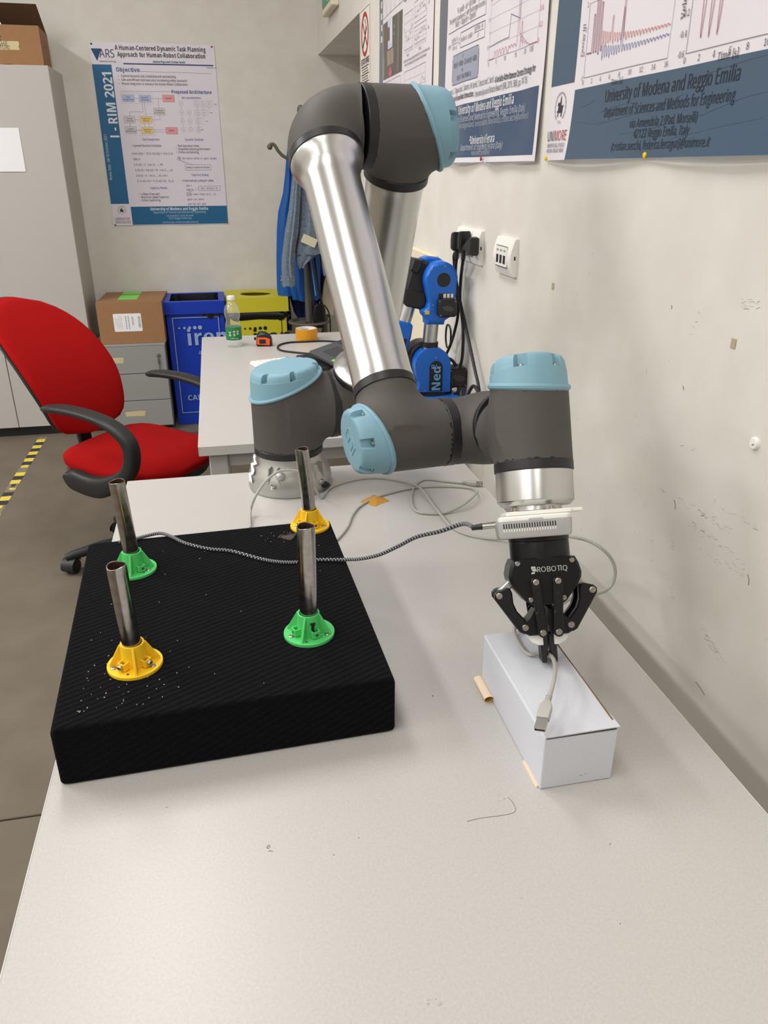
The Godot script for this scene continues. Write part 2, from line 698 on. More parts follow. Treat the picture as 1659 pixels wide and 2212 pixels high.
# ---------------------------------------------------------------- the room
func make_room() -> void:
	var fl := Node3D.new()
	fl.name = "floor"
	fl.set_meta("kind", "structure")
	add_child(fl)
	var b := MB.new()
	b.box(Vector3(-2.6, -0.11, -0.3), Vector3(8.4, 0.1, 10.6))
	part("joint_filler", b, M.joint, fl)
	for zz in [[-5.6, -1.533], [-1.527, 1.6], [1.606, 5.0]]:
		for xx in [[-6.8, -3.003], [-2.997, 1.6]]:
			b = MB.new()
			b.box(Vector3((xx[0] + xx[1]) / 2, -0.03, (zz[0] + zz[1]) / 2), Vector3(xx[1] - xx[0], 0.06, zz[1] - zz[0]), 0.002)
			part("floor_slab", b, M.floor, fl)
	b = MB.new()
	b.box(Vector3(-2.6, 1.65, -5.08), Vector3(8.4, 3.4, 0.2))
	structure("wall_back", b, M.wall)
	# the right wall stops short of the corner for a doorway with a lintel
	b = MB.new()
	b.box(Vector3(0.83, 1.65, 0.5), Vector3(0.34, 3.4, 8.31))
	b.box(Vector3(0.83, 2.675, -4.32), Vector3(0.34, 1.35, 1.33))
	structure("wall_right", b, M.wall)
	b = MB.new()
	b.box(Vector3(-6.7, 1.65, -0.3), Vector3(0.2, 3.4, 10.6))
	structure("wall_left", b, M.wall)
	b = MB.new()
	b.box(Vector3(-2.6, 1.65, 4.7), Vector3(8.4, 3.4, 0.2))
	structure("wall_front", b, M.wall)
	b = MB.new()
	b.box(Vector3(-2.6, 3.35, -0.3), Vector3(8.4, 0.1, 10.6))
	structure("ceiling", b, M.ceiling)
	# the door that closes the recess
	var d := Node3D.new()
	d.name = "door_1"
	d.set_meta("kind", "structure")
	add_child(d)
	d.position = Vector3(1.0, 0, -4.32)
	b = MB.new()
	b.box(Vector3(0.03, 1.0, 0), Vector3(0.04, 2.0, 1.31), 0.003)
	part("door_panel", b, M.wall, d)
	b = MB.new()
	b.tube(curve([Vector3(0.01, 1.02, 0.52), Vector3(-0.05, 1.02, 0.52), Vector3(-0.055, 1.02, 0.42)]), 0.009, 10)
	part("door_handle", b, M.steel, d)
	b = MB.new()
	b.box(Vector3(-0.17, 1.995, 0.40), Vector3(0.05, 0.012, 0.10), 0.002)
	b.tube(PackedVector3Array([Vector3(-0.17, 1.99, 0.40), Vector3(-0.17, 1.93, 0.40)]), 0.003, 6)
	part("door_catch", b, M.table_metal, d)


# ---------------------------------------------------------------- the two white tables
func table(label: String, x0: float, x1: float, z0: float, z1: float) -> void:
	var o := Vector3((x0 + x1) / 2, 0, (z0 + z1) / 2)
	var w := x1 - x0
	var l := z1 - z0
	var t := thing("table", label, "table", o)
	var b := MB.new()
	b.box(Vector3(0, 0.7365, 0), Vector3(w - 0.004, 0.027, l - 0.004), 0.001)
	part("tabletop", b, M.laminate, t)
	b = MB.new()
	for s in [-1, 1]:
		b.box(Vector3(s * (w / 2 - 0.001), 0.7360, 0), Vector3(0.002, 0.0265, l), 0.0007)
		b.box(Vector3(0, 0.7360, s * (l / 2 - 0.001)), Vector3(w, 0.0265, 0.002), 0.0007)
	part("edge_band", b, M.laminate_edge, t)
	for sx in [-1, 1]:
		for sz in [-1, 1]:
			b = MB.new()
			b.box(Vector3(sx * (w / 2 - 0.05), 0.361, sz * (l / 2 - 0.045)), Vector3(0.05, 0.722, 0.05), 0.003)
			part("leg", b, M.table_metal, t)
		b = MB.new()
		b.box(Vector3(sx * (w / 2 - 0.05), 0.70, 0), Vector3(0.03, 0.044, l - 0.14), 0.002)
		part("side_rail", b, M.table_metal, t)
	for sz in [-1, 1]:
		b = MB.new()
		b.box(Vector3(0, 0.70, sz * (l / 2 - 0.045)), Vector3(w - 0.15, 0.044, 0.03), 0.002)
		part("end_rail", b, M.table_metal, t)


func make_tables() -> void:
	table("long white laminate table in front carrying the robot arm", -0.247, 0.562, -1.762, 0.02)
	table("white laminate table further back with bottle and small blue robot", -0.088, 0.62, -3.436, -1.974)


# ---------------------------------------------------------------- the robot arm
const ARM_BASE := Vector3(0.126, 0.75, -1.668)
const J := Vector3(0.9929, 0, -0.1187)           # the three parallel joint axes
const A_UP := Vector3(0.301, 0.931, -1.689)
const A_EL := Vector3(0.332, 1.4825, -1.432)
const A_FO := Vector3(0.1840, 1.4825, -1.4172)
const A_W1 := Vector3(0.2337, 1.066, -1.0287)
const A_W1B := Vector3(0.376, 1.066, -1.043)
const A_W2 := Vector3(0.3888, 1.1105, -0.914)
const TOOL := Vector3(0.3839, 1.0093, -0.8625)


func smin(a: float, b: float, k: float) -> float:
	var h := clampf(0.5 + 0.5 * (b - a) / k, 0.0, 1.0)
	return lerpf(b, a, h) - k * h * (1.0 - h)


func tee(p: Vector3, r: float, down: float, rb: float, lb: float, h0: float, sl: float, k: float) -> float:
	# signed distance of a joint housing: an upright cylinder with a slanting top and a side branch along x
	var d1 := maxf(sqrt(p.x * p.x + p.z * p.z) - r, -down - p.y)
	var d2 := maxf(sqrt(p.y * p.y + p.z * p.z) - rb, maxf(-p.x, p.x - lb))
	return maxf(smin(d1, d2, k), (p.y - h0 - sl * p.x) * 0.93)


func tee_mesh(mb: MB, r: float, down: float, rb: float, lb: float, h0: float, sl: float, k: float, cell := 0.005) -> void:
	# surface nets over a grid; normals come from the field
	var lo := Vector3(-r - 0.012, -down - 0.012, -maxf(r, rb) - 0.012)
	var hi := Vector3(maxf(lb, r) + 0.012, h0 + absf(sl) * r + 0.015, maxf(r, rb) + 0.012)
	var nx := int((hi.x - lo.x) / cell) + 2
	var ny := int((hi.y - lo.y) / cell) + 2
	var nz := int((hi.z - lo.z) / cell) + 2
	var val := PackedFloat32Array()
	val.resize(nx * ny * nz)
	var at := 0
	for z in nz:
		for y in ny:
			for x in nx:
				val[at] = tee(lo + Vector3(x, y, z) * cell, r, down, rb, lb, h0, sl, k)
				at += 1
	var where := {}
	var pts := PackedVector3Array()
	var nor := PackedVector3Array()
	var off := [0, 1, nx, nx + 1, nx * ny, nx * ny + 1, nx * ny + nx, nx * ny + nx + 1]
	var cor := [Vector3(0, 0, 0), Vector3(1, 0, 0), Vector3(0, 1, 0), Vector3(1, 1, 0), Vector3(0, 0, 1), Vector3(1, 0, 1), Vector3(0, 1, 1), Vector3(1, 1, 1)]
	var eds := [[0, 1], [2, 3], [4, 5], [6, 7], [0, 2], [1, 3], [4, 6], [5, 7], [0, 4], [1, 5], [2, 6], [3, 7]]
	for z in nz - 1:
		for y in ny - 1:
			for x in nx - 1:
				var i := x + nx * (y + ny * z)
				var s := 0
				for e in 8:
					if val[i + off[e]] < 0.0: s += 1
				if s == 0 or s == 8: continue
				var sum := Vector3()
				var cnt := 0
				for e in eds:
					var a: float = val[i + off[e[0]]]
					var b: float = val[i + off[e[1]]]
					if (a < 0.0) != (b < 0.0):
						var ca: Vector3 = cor[e[0]]
						sum += ca.lerp(cor[e[1]], a / (a - b))
						cnt += 1
				var p := lo + (Vector3(x, y, z) + sum / cnt) * cell
				var g := Vector3()
				for pass_ in 2:      # pull the point on to the surface
					var d := tee(p, r, down, rb, lb, h0, sl, k)
					g = Vector3(tee(p + Vector3(0.0004, 0, 0), r, down, rb, lb, h0, sl, k) - d, tee(p + Vector3(0, 0.0004, 0), r, down, rb, lb, h0, sl, k) - d, tee(p + Vector3(0, 0, 0.0004), r, down, rb, lb, h0, sl, k) - d).normalized()
					p -= g * d
				where[i] = pts.size()
				pts.append(p)
				nor.append(g)
	for i in where:
		for ax in 3:
			var st: int = [1, nx, nx * ny][ax]
			var a: float = val[i]
			var b: float = val[i + st]
			if (a < 0.0) == (b < 0.0): continue
			var s1: int = [1, nx, nx * ny][(ax + 1) % 3]
			var s2: int = [1, nx, nx * ny][(ax + 2) % 3]
			if not (where.has(i - s1) and where.has(i - s2) and where.has(i - s1 - s2)): continue
			var q := [where[i], where[i - s1], where[i - s1 - s2], where[i - s2]]
			if a >= 0.0: q = [q[0], q[3], q[2], q[1]]
			for e in [[0, 1, 2], [0, 2, 3]]:
				mb.tri(pts[q[e[0]]], pts[q[e[1]]], pts[q[e[2]]])
				for f in e: mb.n.append(mb.xf.basis * nor[q[f]])


func cap_mesh(mb: MB, r: float, h0: float, sl: float, ht: float, st: float, notches: Array, lip := 0.006) -> void:
	# the blue cover over a joint: a lip on the slanting rim, a wall and a rounded top with screw notches in its edge
	var seg := 120
	# per level: radius as a share of r, then y as (base: 0 rim, 1 top) and offset, then whether notches cut here
	var lev := [[0.99, 0, -0.002, false], [1.045, 0, 0.0, false], [1.065, 0, lip * 0.5, false], [1.045, 0, lip, false], [1.0, 0, lip * 1.15, false],
		[0.985, 2, 0.0, false], [0.985, 2, 0.0, true], [0.975, 1, -0.017, true], [0.965, 1, -0.012, true], [0.94, 1, -0.0055, true], [0.90, 1, -0.0018, true], [0.84, 1, 0.0, true], [0.76, 1, 0.0005, false], [0.4, 1, 0.001, false], [0.02, 1, 0.001, false]]
	var rings := []
	for l in lev:
		var rg := PackedVector3Array()
		for i in seg:
			var a := TAU * i / seg
			var cut := false
			if l[3]:
				for nt in notches:
					if absf(angle_difference(a, deg_to_rad(nt))) < 0.0075 / r: cut = true
			var rr: float = r * l[0]
			if cut: rr = minf(rr, r * 0.80)
			var x := sin(a) * rr
			var z := cos(a) * rr
			var rim := h0 + sl * sin(a) * r
			var top := ht + st * x
			var y := 0.0
			if l[1] == 0: y = rim + l[2]
			elif l[1] == 1: y = maxf(top + l[2], rim + lip * 1.2 + (0.02 + l[2]) * 0.2)
			else: y = maxf(rim + lip * 1.2, top - 0.018)
			rg.append(Vector3(x, y, z))
		rings.append(rg)
	mb.loft(rings, true, true)


func band(mb: MB, o: Vector3, axis: Vector3, r: float, w: float, bev := 0.0012) -> void:
	r += 0.0012
	w += 0.0030
	mb.at(o, frame(axis, Vector3(0.3, 0.5, 0.9)))
	mb.lathe([Vector2(r - bev * 3, -w / 2), Vector2(r - bev, -w / 2), Vector2(r, -w / 2 + bev), Vector2(r, w / 2 - bev), Vector2(r - bev, w / 2), Vector2(r - bev * 3, w / 2)], 64)


func joint(t: Node3D, o: Vector3, yd: Vector3, xd: Vector3, r: float, down: float, rb: float, lb: float, h0: float, sl: float, ht: float, st: float, notches: Array) -> MeshInstance3D:
	var fb := frame(yd, xd)
	var b := MB.new().at(o - ARM_BASE, fb)
	tee_mesh(b, r, down, rb, lb, h0, sl, 0.022)
	var house := part("joint_housing", b, M.arm_grey, t)
	b = MB.new().at(o - ARM_BASE, fb)
	cap_mesh(b, r, h0, sl, ht, st, notches)
	var cap := part("joint_cap", b, M.cap_blue, t, 32.0)
	for nt in notches:
		var a := deg_to_rad(nt)
		var x := sin(a) * r * 0.88
		var z := cos(a) * r * 0.88
		var fy := maxf(h0 + sl * sin(a) * r + 0.0072, ht + st * x - 0.018)
		b = MB.new().at(fb * Vector3(x, fy, z) + o - ARM_BASE, fb)
		b.lathe([Vector2(0.0030, 0), Vector2(0.0033, 0.0006), Vector2(0.0033, 0.0028), Vector2(0.0026, 0.0034), Vector2(0.0015, 0.0034), Vector2(0.0012, 0.0016)], 14)
		part("cap_screw", b, M.screw, cap)
	return cap


func make_arm() -> void:
	var t := thing("industrial_robot", "large grey and silver jointed robot arm with pale blue joint caps", "robot arm", ARM_BASE)
	var o := ARM_BASE
	var S := o + Vector3(0, 0.1811, 0)
	var da := (A_EL - A_UP).normalized()
	var db := (A_W1 - A_FO).normalized()
	var la := A_UP.distance_to(A_EL)
	var lf := A_FO.distance_to(A_W1)
	var d5 := (A_W2 - A_W1B).normalized()
	var d6 := (TOOL - A_W2).normalized()
	# foot
	var b := MB.new()
	b.lathe([Vector2(0.090, 0.0), Vector2(0.0945, 0.0015), Vector2(0.0955, 0.006), Vector2(0.0955, 0.020), Vector2(0.0945, 0.030), Vector2(0.0905, 0.042), Vector2(0.0845, 0.056), Vector2(0.0795, 0.068), Vector2(0.077, 0.078), Vector2(0.0762, 0.0835)], 72)
	var foot := part("mounting_foot", b, M.cast_aluminium, t)
	for a in [-28.0, 42.0, 132.0, 222.0]:
		# a bolt in a pocket with two flanks rising to the waist of the foot
		var q := Basis(Vector3.UP, deg_to_rad(a))
		b = MB.new().at(Vector3(), q)
		b.prism(PackedVector2Array([Vector2(-0.017, 0.022), Vector2(-0.012, 0.022), Vector2(-0.0085, 0.070), Vector2(-0.0105, 0.070)]), 0.0745, 0.0935, 0.001)
		b.prism(PackedVector2Array([Vector2(0.012, 0.022), Vector2(0.017, 0.022), Vector2(0.0105, 0.070), Vector2(0.0085, 0.070)]), 0.0745, 0.0935, 0.001)
		part("bolt_pocket", b, M.cast_aluminium, foot)
		b = MB.new().at(q * Vector3(0, 0.0255, 0.0935), q * Basis(Vector3.RIGHT, 0.25))
		b.lathe([Vector2(0.0085, 0), Vector2(0.0088, 0.0016), Vector2(0.0062, 0.0018), Vector2(0.0062, 0.0062), Vector2(0.0054, 0.007), Vector2(0.0032, 0.007), Vector2(0.003, 0.004)], 18)
		part("bolt", b, M.steel, foot)
	b = MB.new().at(Vector3(sin(-0.32) * 0.0885, 0.052, cos(-0.32) * 0.0885), frame(Vector3(sin(-0.32), 0.35, cos(-0.32)), Vector3.UP))
	b.lathe([Vector2(0.010, -0.006), Vector2(0.010, 0.003), Vector2(0.0095, 0.007), Vector2(0.0075, 0.0105), Vector2(0.003, 0.0122)], 24)
	part("round_plug", b, M.silver_paint, foot)
	b = MB.new().at(Vector3(sin(0.83) * 0.0955, 0.017, cos(0.83) * 0.0955), frame(Vector3(sin(0.83), 0.1, cos(0.83)), Vector3.UP))
	b.lathe([Vector2(0.008, -0.004), Vector2(0.008, 0.004), Vector2(0.0065, 0.005), Vector2(0.0062, 0.010), Vector2(0.0025, 0.0105), Vector2(0.0025, 0.016)], 18)
	part("cable_socket", b, M.plastic_black, foot)
	# torn white paper on the left of the foot
	b = MB.new()
	var pr := []
	for i in 9:
		var f := i / 8.0
		var a := -1.25 + 0.10 * sin(i * 2.3)
		var rr := lerpf(0.0968, 0.0795, clampf(f * 1.1 - 0.1, 0, 1)) + 0.0015 + 0.0012 * sin(i * 3.1)
		var hh := 0.022 + 0.062 * f
		pr.append([Vector3(sin(a - 0.10 - 0.05 * sin(i * 1.7)) * rr, hh, cos(a - 0.10) * rr), Vector3(sin(a + 0.08 + 0.05 * cos(i * 2.9)) * rr, hh, cos(a + 0.08) * rr)])
	for i in 8:
		b.quad(pr[i][0], pr[i][1], pr[i + 1][1], pr[i + 1][0])
	part("torn_paper", b, M.paper, foot)
	# base joint
	b = MB.new()
	band(b, Vector3(0, 0.0895, 0), Vector3.UP, 0.0762, 0.0125)
	part("joint_ring", b, M.ring_black, t)
	joint(t, S, Vector3.UP, J, 0.0772, 0.0845, 0.0735, 0.096, 0.0517, 0.39, 0.0955, 0.12, [-48, 3, 66, 126, 180, 240])
	# shoulder
	b = MB.new()
	band(b, S + J * 0.1015 - o, J, 0.0735, 0.013)
	part("joint_ring", b, M.ring_black, t)
	joint(t, A_UP, J, da, 0.0735, 0.071, 0.0725, 0.078, 0.045, 0.39, 0.088, 0.12, [0, 60, 120, 180, 240, 300])
	b = MB.new()
	band(b, A_UP + da * 0.0845 - o, da, 0.0728, 0.0125)
	part("joint_ring", b, M.ring_black, t)
	# upper arm tube, seen behind the forearm
	b = MB.new().at(A_UP - o, frame(da, J))
	b.lathe([Vector2(0.070, 0.0905), Vector2(0.0735, 0.0912), Vector2(0.0742, 0.0935), Vector2(0.0735, 0.0962), Vector2(0.066, 0.1035), Vector2(0.0585, 0.114), Vector2(0.0545, 0.127), Vector2(0.0525, 0.145), Vector2(0.0522, 0.2), Vector2(0.0522, la - 0.11), Vector2(0.0530, la - 0.095), Vector2(0.0550, la - 0.0870), Vector2(0.0540, la - 0.0845)], 72)
	part("upper_arm_tube", b, M.aluminium, t)
	b = MB.new()
	band(b, A_EL - da * 0.0790 - o, da, 0.0570, 0.0125)
	part("joint_ring", b, M.ring_black, t)
	# elbow
	joint(t, A_EL, J, -da, 0.0655, 0.0655, 0.0568, 0.0735, 0.0400, 0.46, 0.0830, 0.12, [80, 140, 200, 320, 20])
	b = MB.new()
	band(b, A_EL - J * 0.0720 - o, J, 0.0648, 0.0135)
	part("joint_ring", b, M.ring_black, t)
	# the plain bend that turns from the elbow into the forearm
	b = MB.new()
	var path := PackedVector3Array()
	var e0 := A_EL - J * 0.0755
	var rho := 0.062
	path.append(e0 - o)
	for i in 17:
		var a := PI / 2 * i / 16
		path.append(A_FO + J * rho * (1.0 - sin(a)) + db * rho * (1.0 - cos(a)) - o)
	b.tube(path, 0.0645, 56, true, false, 0.0605)
	part("elbow_bend", b, M.arm_grey, t)
	b = MB.new()
	band(b, A_FO + db * 0.0680 - o, db, 0.0603, 0.0125)
	part("joint_ring", b, M.ring_black, t)
	b = MB.new().at(A_FO - o, frame(db, J))
	b.lathe([Vector2(0.0575, 0.0740), Vector2(0.0600, 0.0747), Vector2(0.0608, 0.077), Vector2(0.0602, 0.0795), Vector2(0.0578, 0.086), Vector2(0.0538, 0.094), Vector2(0.0498, 0.1015), Vector2(0.0472, 0.110), Vector2(0.0460, 0.121), Vector2(0.0457, 0.16), Vector2(0.0452, lf - 0.13), Vector2(0.0452, lf - 0.1), Vector2(0.0462, lf - 0.088), Vector2(0.0465, lf - 0.0845), Vector2(0.0450, lf - 0.0835)], 72)
	part("forearm_tube", b, M.aluminium, t)
	b = MB.new()
	band(b, A_W1 - db * 0.0780 - o, db, 0.0458, 0.0115)
	part("joint_ring", b, M.ring_black, t)
	# first wrist joint, its cap facing the viewer's left
	var cap := joint(t, A_W1, -J, -db, 0.0495, 0.0680, 0.0456, 0.0735, 0.0345, 0.36, 0.0690, 0.10, [30, 150, 270, 210, 330])
	# raised outline mark on the flat of that cap
	var fb := frame(-J, -db)
	b = MB.new().at(A_W1 - o, fb * Basis(Vector3.RIGHT, -PI / 2))
	for pl in [[Vector2(-0.016, -0.012), Vector2(-0.016, 0.012), Vector2(-0.012, 0.016), Vector2(0.014, 0.016)], [Vector2(-0.009, 0.010), Vector2(-0.009, -0.004), Vector2(-0.005, -0.008), Vector2(0.004, -0.008), Vector2(0.004, 0.010)], [Vector2(-0.012, -0.016), Vector2(0.012, -0.016), Vector2(0.016, -0.012), Vector2(0.016, 0.006), Vector2(0.010, 0.010)]]:
		var p3 := PackedVector3Array()
		for q in pl: p3.append(Vector3(q.x, q.y, 0.0702 + 0.10 * q.x))
		b.tube(p3, 0.0007, 6)
	part("outline_mark", b, M.cap_blue, cap)
	b = MB.new()
	band(b, A_W1 + J * 0.0745 - o, J, 0.0488, 0.013)
	part("joint_ring", b, M.ring_black, t)
	# second wrist joint
	joint(t, A_W1B, -d5, -J, 0.0490, 0.058, 0.0487, 0.0625, 0.034, 0.3, 0.062, 0.1, [0, 60, 120, 180, 240, 300])
	b = MB.new()
	band(b, A_W1B + d5 * 0.0615 - o, d5, 0.0485, 0.007, 0.001)
	part("joint_ring", b, M.ring_black, t)
	# third wrist joint and the silver tool flange
	joint(t, A_W2, -d6, -d5, 0.0512, 0.0525, 0.0490, 0.0735, 0.0475, 0.22, 0.0850, -0.02, [172, 112, 232, 292, 52])
	b = MB.new()
	band(b, A_W2 + d6 * 0.0570 - o, d6, 0.0505, 0.0105)
	part("joint_ring", b, M.ring_black, t)
	b = MB.new().at(A_W2 - o, frame(-d6, Vector3.RIGHT))
	b.lathe([Vector2(0.0, -0.1150), Vector2(0.0330, -0.1150), Vector2(0.0335, -0.1145), Vector2(0.0335, -0.1085), Vector2(0.0445, -0.1080), Vector2(0.0495, -0.1030), Vector2(0.0502, -0.1015), Vector2(0.0502, -0.0635), Vector2(0.0495, -0.0622), Vector2(0.040, -0.0622)], 72, false)
	part("tool_flange", b, M.aluminium, t)


# ---------------------------------------------------------------- what the arm carries
const GR := Vector3(0.9712, 0.0915, 0.2200)
const GU := Vector3(0.0157, 0.8963, -0.4431)
const GF := Vector3(-0.2320, 0.4340, 0.8700)


func v2s(a: Array, mirror := false) -> PackedVector2Array:
	# points (across, down) in millimetres to an outline in metres, counter-clockwise
	var out := PackedVector2Array()
	for p in a: out.append(Vector2((-p[0] if mirror else p[0]) * 0.001, -p[1] * 0.001))
	if Geometry2D.is_polygon_clockwise(out): out.reverse()
	return out


func socket_screw(mb: MB, o: Vector3, b: Basis, r: float, h: float) -> void:
	mb.at(o, b)
	mb.lathe([Vector2(r, 0), Vector2(r, h * 0.75), Vector2(r * 0.8, h), Vector2(r * 0.52, h), Vector2(r * 0.45, h * 0.3)], 16, true, true)


func make_gripper() -> void:
	var t := thing("gripper", "black two-finger gripper on the arm's tool flange holding a grey cable", "gripper", TOOL)
	t.basis = Basis(GR, GU, GF).orthonormalized()
	var zb := Basis(Vector3.RIGHT, PI / 2)     # turns a lathe's axis to +z
	var b := MB.new()
	b.at(Vector3(0, -0.040, 0), Basis())
	b.lathe([Vector2(0.030, -0.001), Vector2(0.0385, 0.0), Vector2(0.039, 0.001), Vector2(0.039, 0.028), Vector2(0.038, 0.0295), Vector2(0.030, 0.0300), Vector2(0.030, 0.0385)], 64)
	part("coupling", b, M.anodised, t)
	b = MB.new().at(Vector3(0, -0.066, 0), Basis())
	b.lathe([Vector2(0.034, 0.0015), Vector2(0.0375, 0.0022), Vector2(0.0385, 0.0035), Vector2(0.0385, 0.0245), Vector2(0.038, 0.0255)], 64)
	var outline := [[-39, 62], [39, 62], [43, 70], [46, 82], [45, 89], [40, 98], [25, 117], [19, 121], [-19, 121], [-25, 117], [-40, 98], [-45, 89], [-46, 82], [-43, 70]]
	b.at(Vector3(), Basis())
	b.prism(v2s(outline), -0.034, 0.035, 0.003)
	part("body", b, M.anodised, t)
	b = MB.new()
	b.prism(v2s([[-37, 64], [-24, 61.5], [0, 60.5], [24, 61.5], [37, 64], [40.5, 72], [43, 82], [42, 88], [37.5, 96.5], [24, 114], [18, 118], [-18, 118], [-24, 114], [-37.5, 96.5], [-42, 88], [-43, 82], [-40.5, 72]]), 0.034, 0.0375, 0.0008)
	var plate := part("front_plate", b, M.anodised_plate, t)
	for p in [[-34, 66.5], [34, 66.5], [-20.5, 113], [20.5, 113]]:
		b = MB.new()
		socket_screw(b, Vector3(p[0] * 0.001, -p[1] * 0.001, 0.0375), zb, 0.0032, 0.0024)
		part("plate_bolt", b, M.screw, plate)
	b = MB.new()
	write(b, "ROBOTlQ", Vector3(-0.0100, -0.0757, 0.0378), 0.0092, Basis(), false, 0, 1.0, "Droid Sans", 24)
	for q in [[[-17.5, 71.5], [-12.5, 71.5], [-11.5, 74], [-17.5, 74.5]], [[-17.3, 75], [-11.3, 74.6], [-10.4, 77.6], [-15.2, 78]], [[-17.2, 78.6], [-13.2, 78.4], [-13.2, 80.8], [-17.8, 81]]]:
		var pl := v2s(q)
		b.quad(Vector3(pl[0].x, pl[0].y, 0.0378), Vector3(pl[1].x, pl[1].y, 0.0378), Vector3(pl[2].x, pl[2].y, 0.0378), Vector3(pl[3].x, pl[3].y, 0.0378))
	part("logo_print", b, M.grey_print, plate, 0.0)
	# fingers: for each side a driver link, an outer knuckle, the inner links, a finger block, a pad holder and a pad
	for s in [-1, 1]:
		var mir: bool = s < 0
		b = MB.new()
		b.prism(v2s([[36, 88], [41, 86], [57, 99.5], [59, 105], [55, 108.5], [50, 106.5], [37, 95]], mir), -0.011, 0.011, 0.0015)
		part("driver_link", b, M.silver_paint, t)
		b = MB.new()
		b.prism(v2s([[44.5, 98.5], [48, 97], [61, 100.5], [65, 104.5], [65, 110], [36.5, 154.5], [31, 157.5], [25, 155], [23.6, 149], [25, 143.5], [38, 127.5], [41.8, 117], [42.2, 104]], mir), 0.012, 0.026, 0.0016)
		b.prism(v2s([[44.5, 98.5], [48, 97], [61, 100.5], [65, 104.5], [65, 110], [36.5, 154.5], [31, 157.5], [25, 155], [23.6, 149], [25, 143.5], [38, 127.5], [41.8, 117], [42.2, 104]], mir), -0.026, -0.012, 0.0016)
		b.prism(v2s([[58, 104], [63, 106], [63, 110], [35, 153], [30, 152]], mir), -0.0125, 0.0125, 0.001)
		var kn := part("outer_knuckle", b, M.anodised, t)
		b = MB.new()
		socket_screw(b, Vector3(s * 0.0590, -0.1066, 0.026), zb, 0.0040, 0.0012)
		part("pivot_screw", b, M.screw, kn)
		b = MB.new().at(Vector3(s * 0.0290, -0.1490, 0.026), zb)
		b.lathe([Vector2(0.0041, -0.052), Vector2(0.0041, 0.0008), Vector2(0.0036, 0.0013)], 18)
		part("pivot_pin", b, M.screw, kn)
		for zs in [-1, 1]:
			b = MB.new()
			var lo := 0.0385 if zs > 0 else -0.0455
			b.prism(capsule2(Vector2(s * 0.0098, -0.1545), Vector2(s * 0.0112, -0.132), 0.0062, 0.0058, 8), lo, lo + 0.007, 0.001)
			b.prism(capsule2(Vector2(s * 0.0112, -0.134), Vector2(s * 0.0138, -0.0910), 0.0058, 0.0062, 8), lo, lo + 0.0062, 0.001)
			var il := part("inner_link", b, M.anodised, t)
			if zs > 0:
				b = MB.new()
				socket_screw(b, Vector3(s * 0.0138, -0.0910, 0.0447), zb, 0.0038, 0.0012)
				part("pivot_screw", b, M.screw, il)
				b = MB.new().at(Vector3(s * 0.0098, -0.1545, 0.0455), zb)
				b.lathe([Vector2(0.0039, -0.004), Vector2(0.0039, 0.0006), Vector2(0.0034, 0.0011)], 18)
				part("pivot_pin", b, M.screw, il)
				for hh in [0.106, 0.1165]:
					b = MB.new().at(Vector3(s * 0.0125, -hh, 0.0447), zb)
					b.lathe([Vector2(0.0019, -0.001), Vector2(0.0019, 0.0002), Vector2(0.0012, 0.0002), Vector2(0.001, -0.0008)], 12)
					part("blind_hole", b, M.plastic_black, il)
		b = MB.new()
		b.prism(v2s([[2.2, 126], [15, 126], [23, 137], [34, 146], [30, 157], [24.5, 160], [2.2, 160]], mir), -0.0115, 0.0255, 0.0012)
		part("finger_block", b, M.anodised, t)
		b = MB.new()
		b.prism(v2s([[7, 158], [24.5, 158], [24.5, 165], [21, 169.5], [13, 173.5], [7, 173.5]], mir), -0.011, 0.0195, 0.0008)
		part("pad_holder", b, M.white_metal, t)
		b = MB.new()
		b.prism(v2s([[0.5, 160], [9.6, 160], [10.2, 163], [10.2, 194], [9, 197], [3.9, 197], [2.6, 185], [0.5, 172]], mir), -0.0115, 0.0165, 0.0010)
		part("finger_pad", b, M.plastic_black, t)


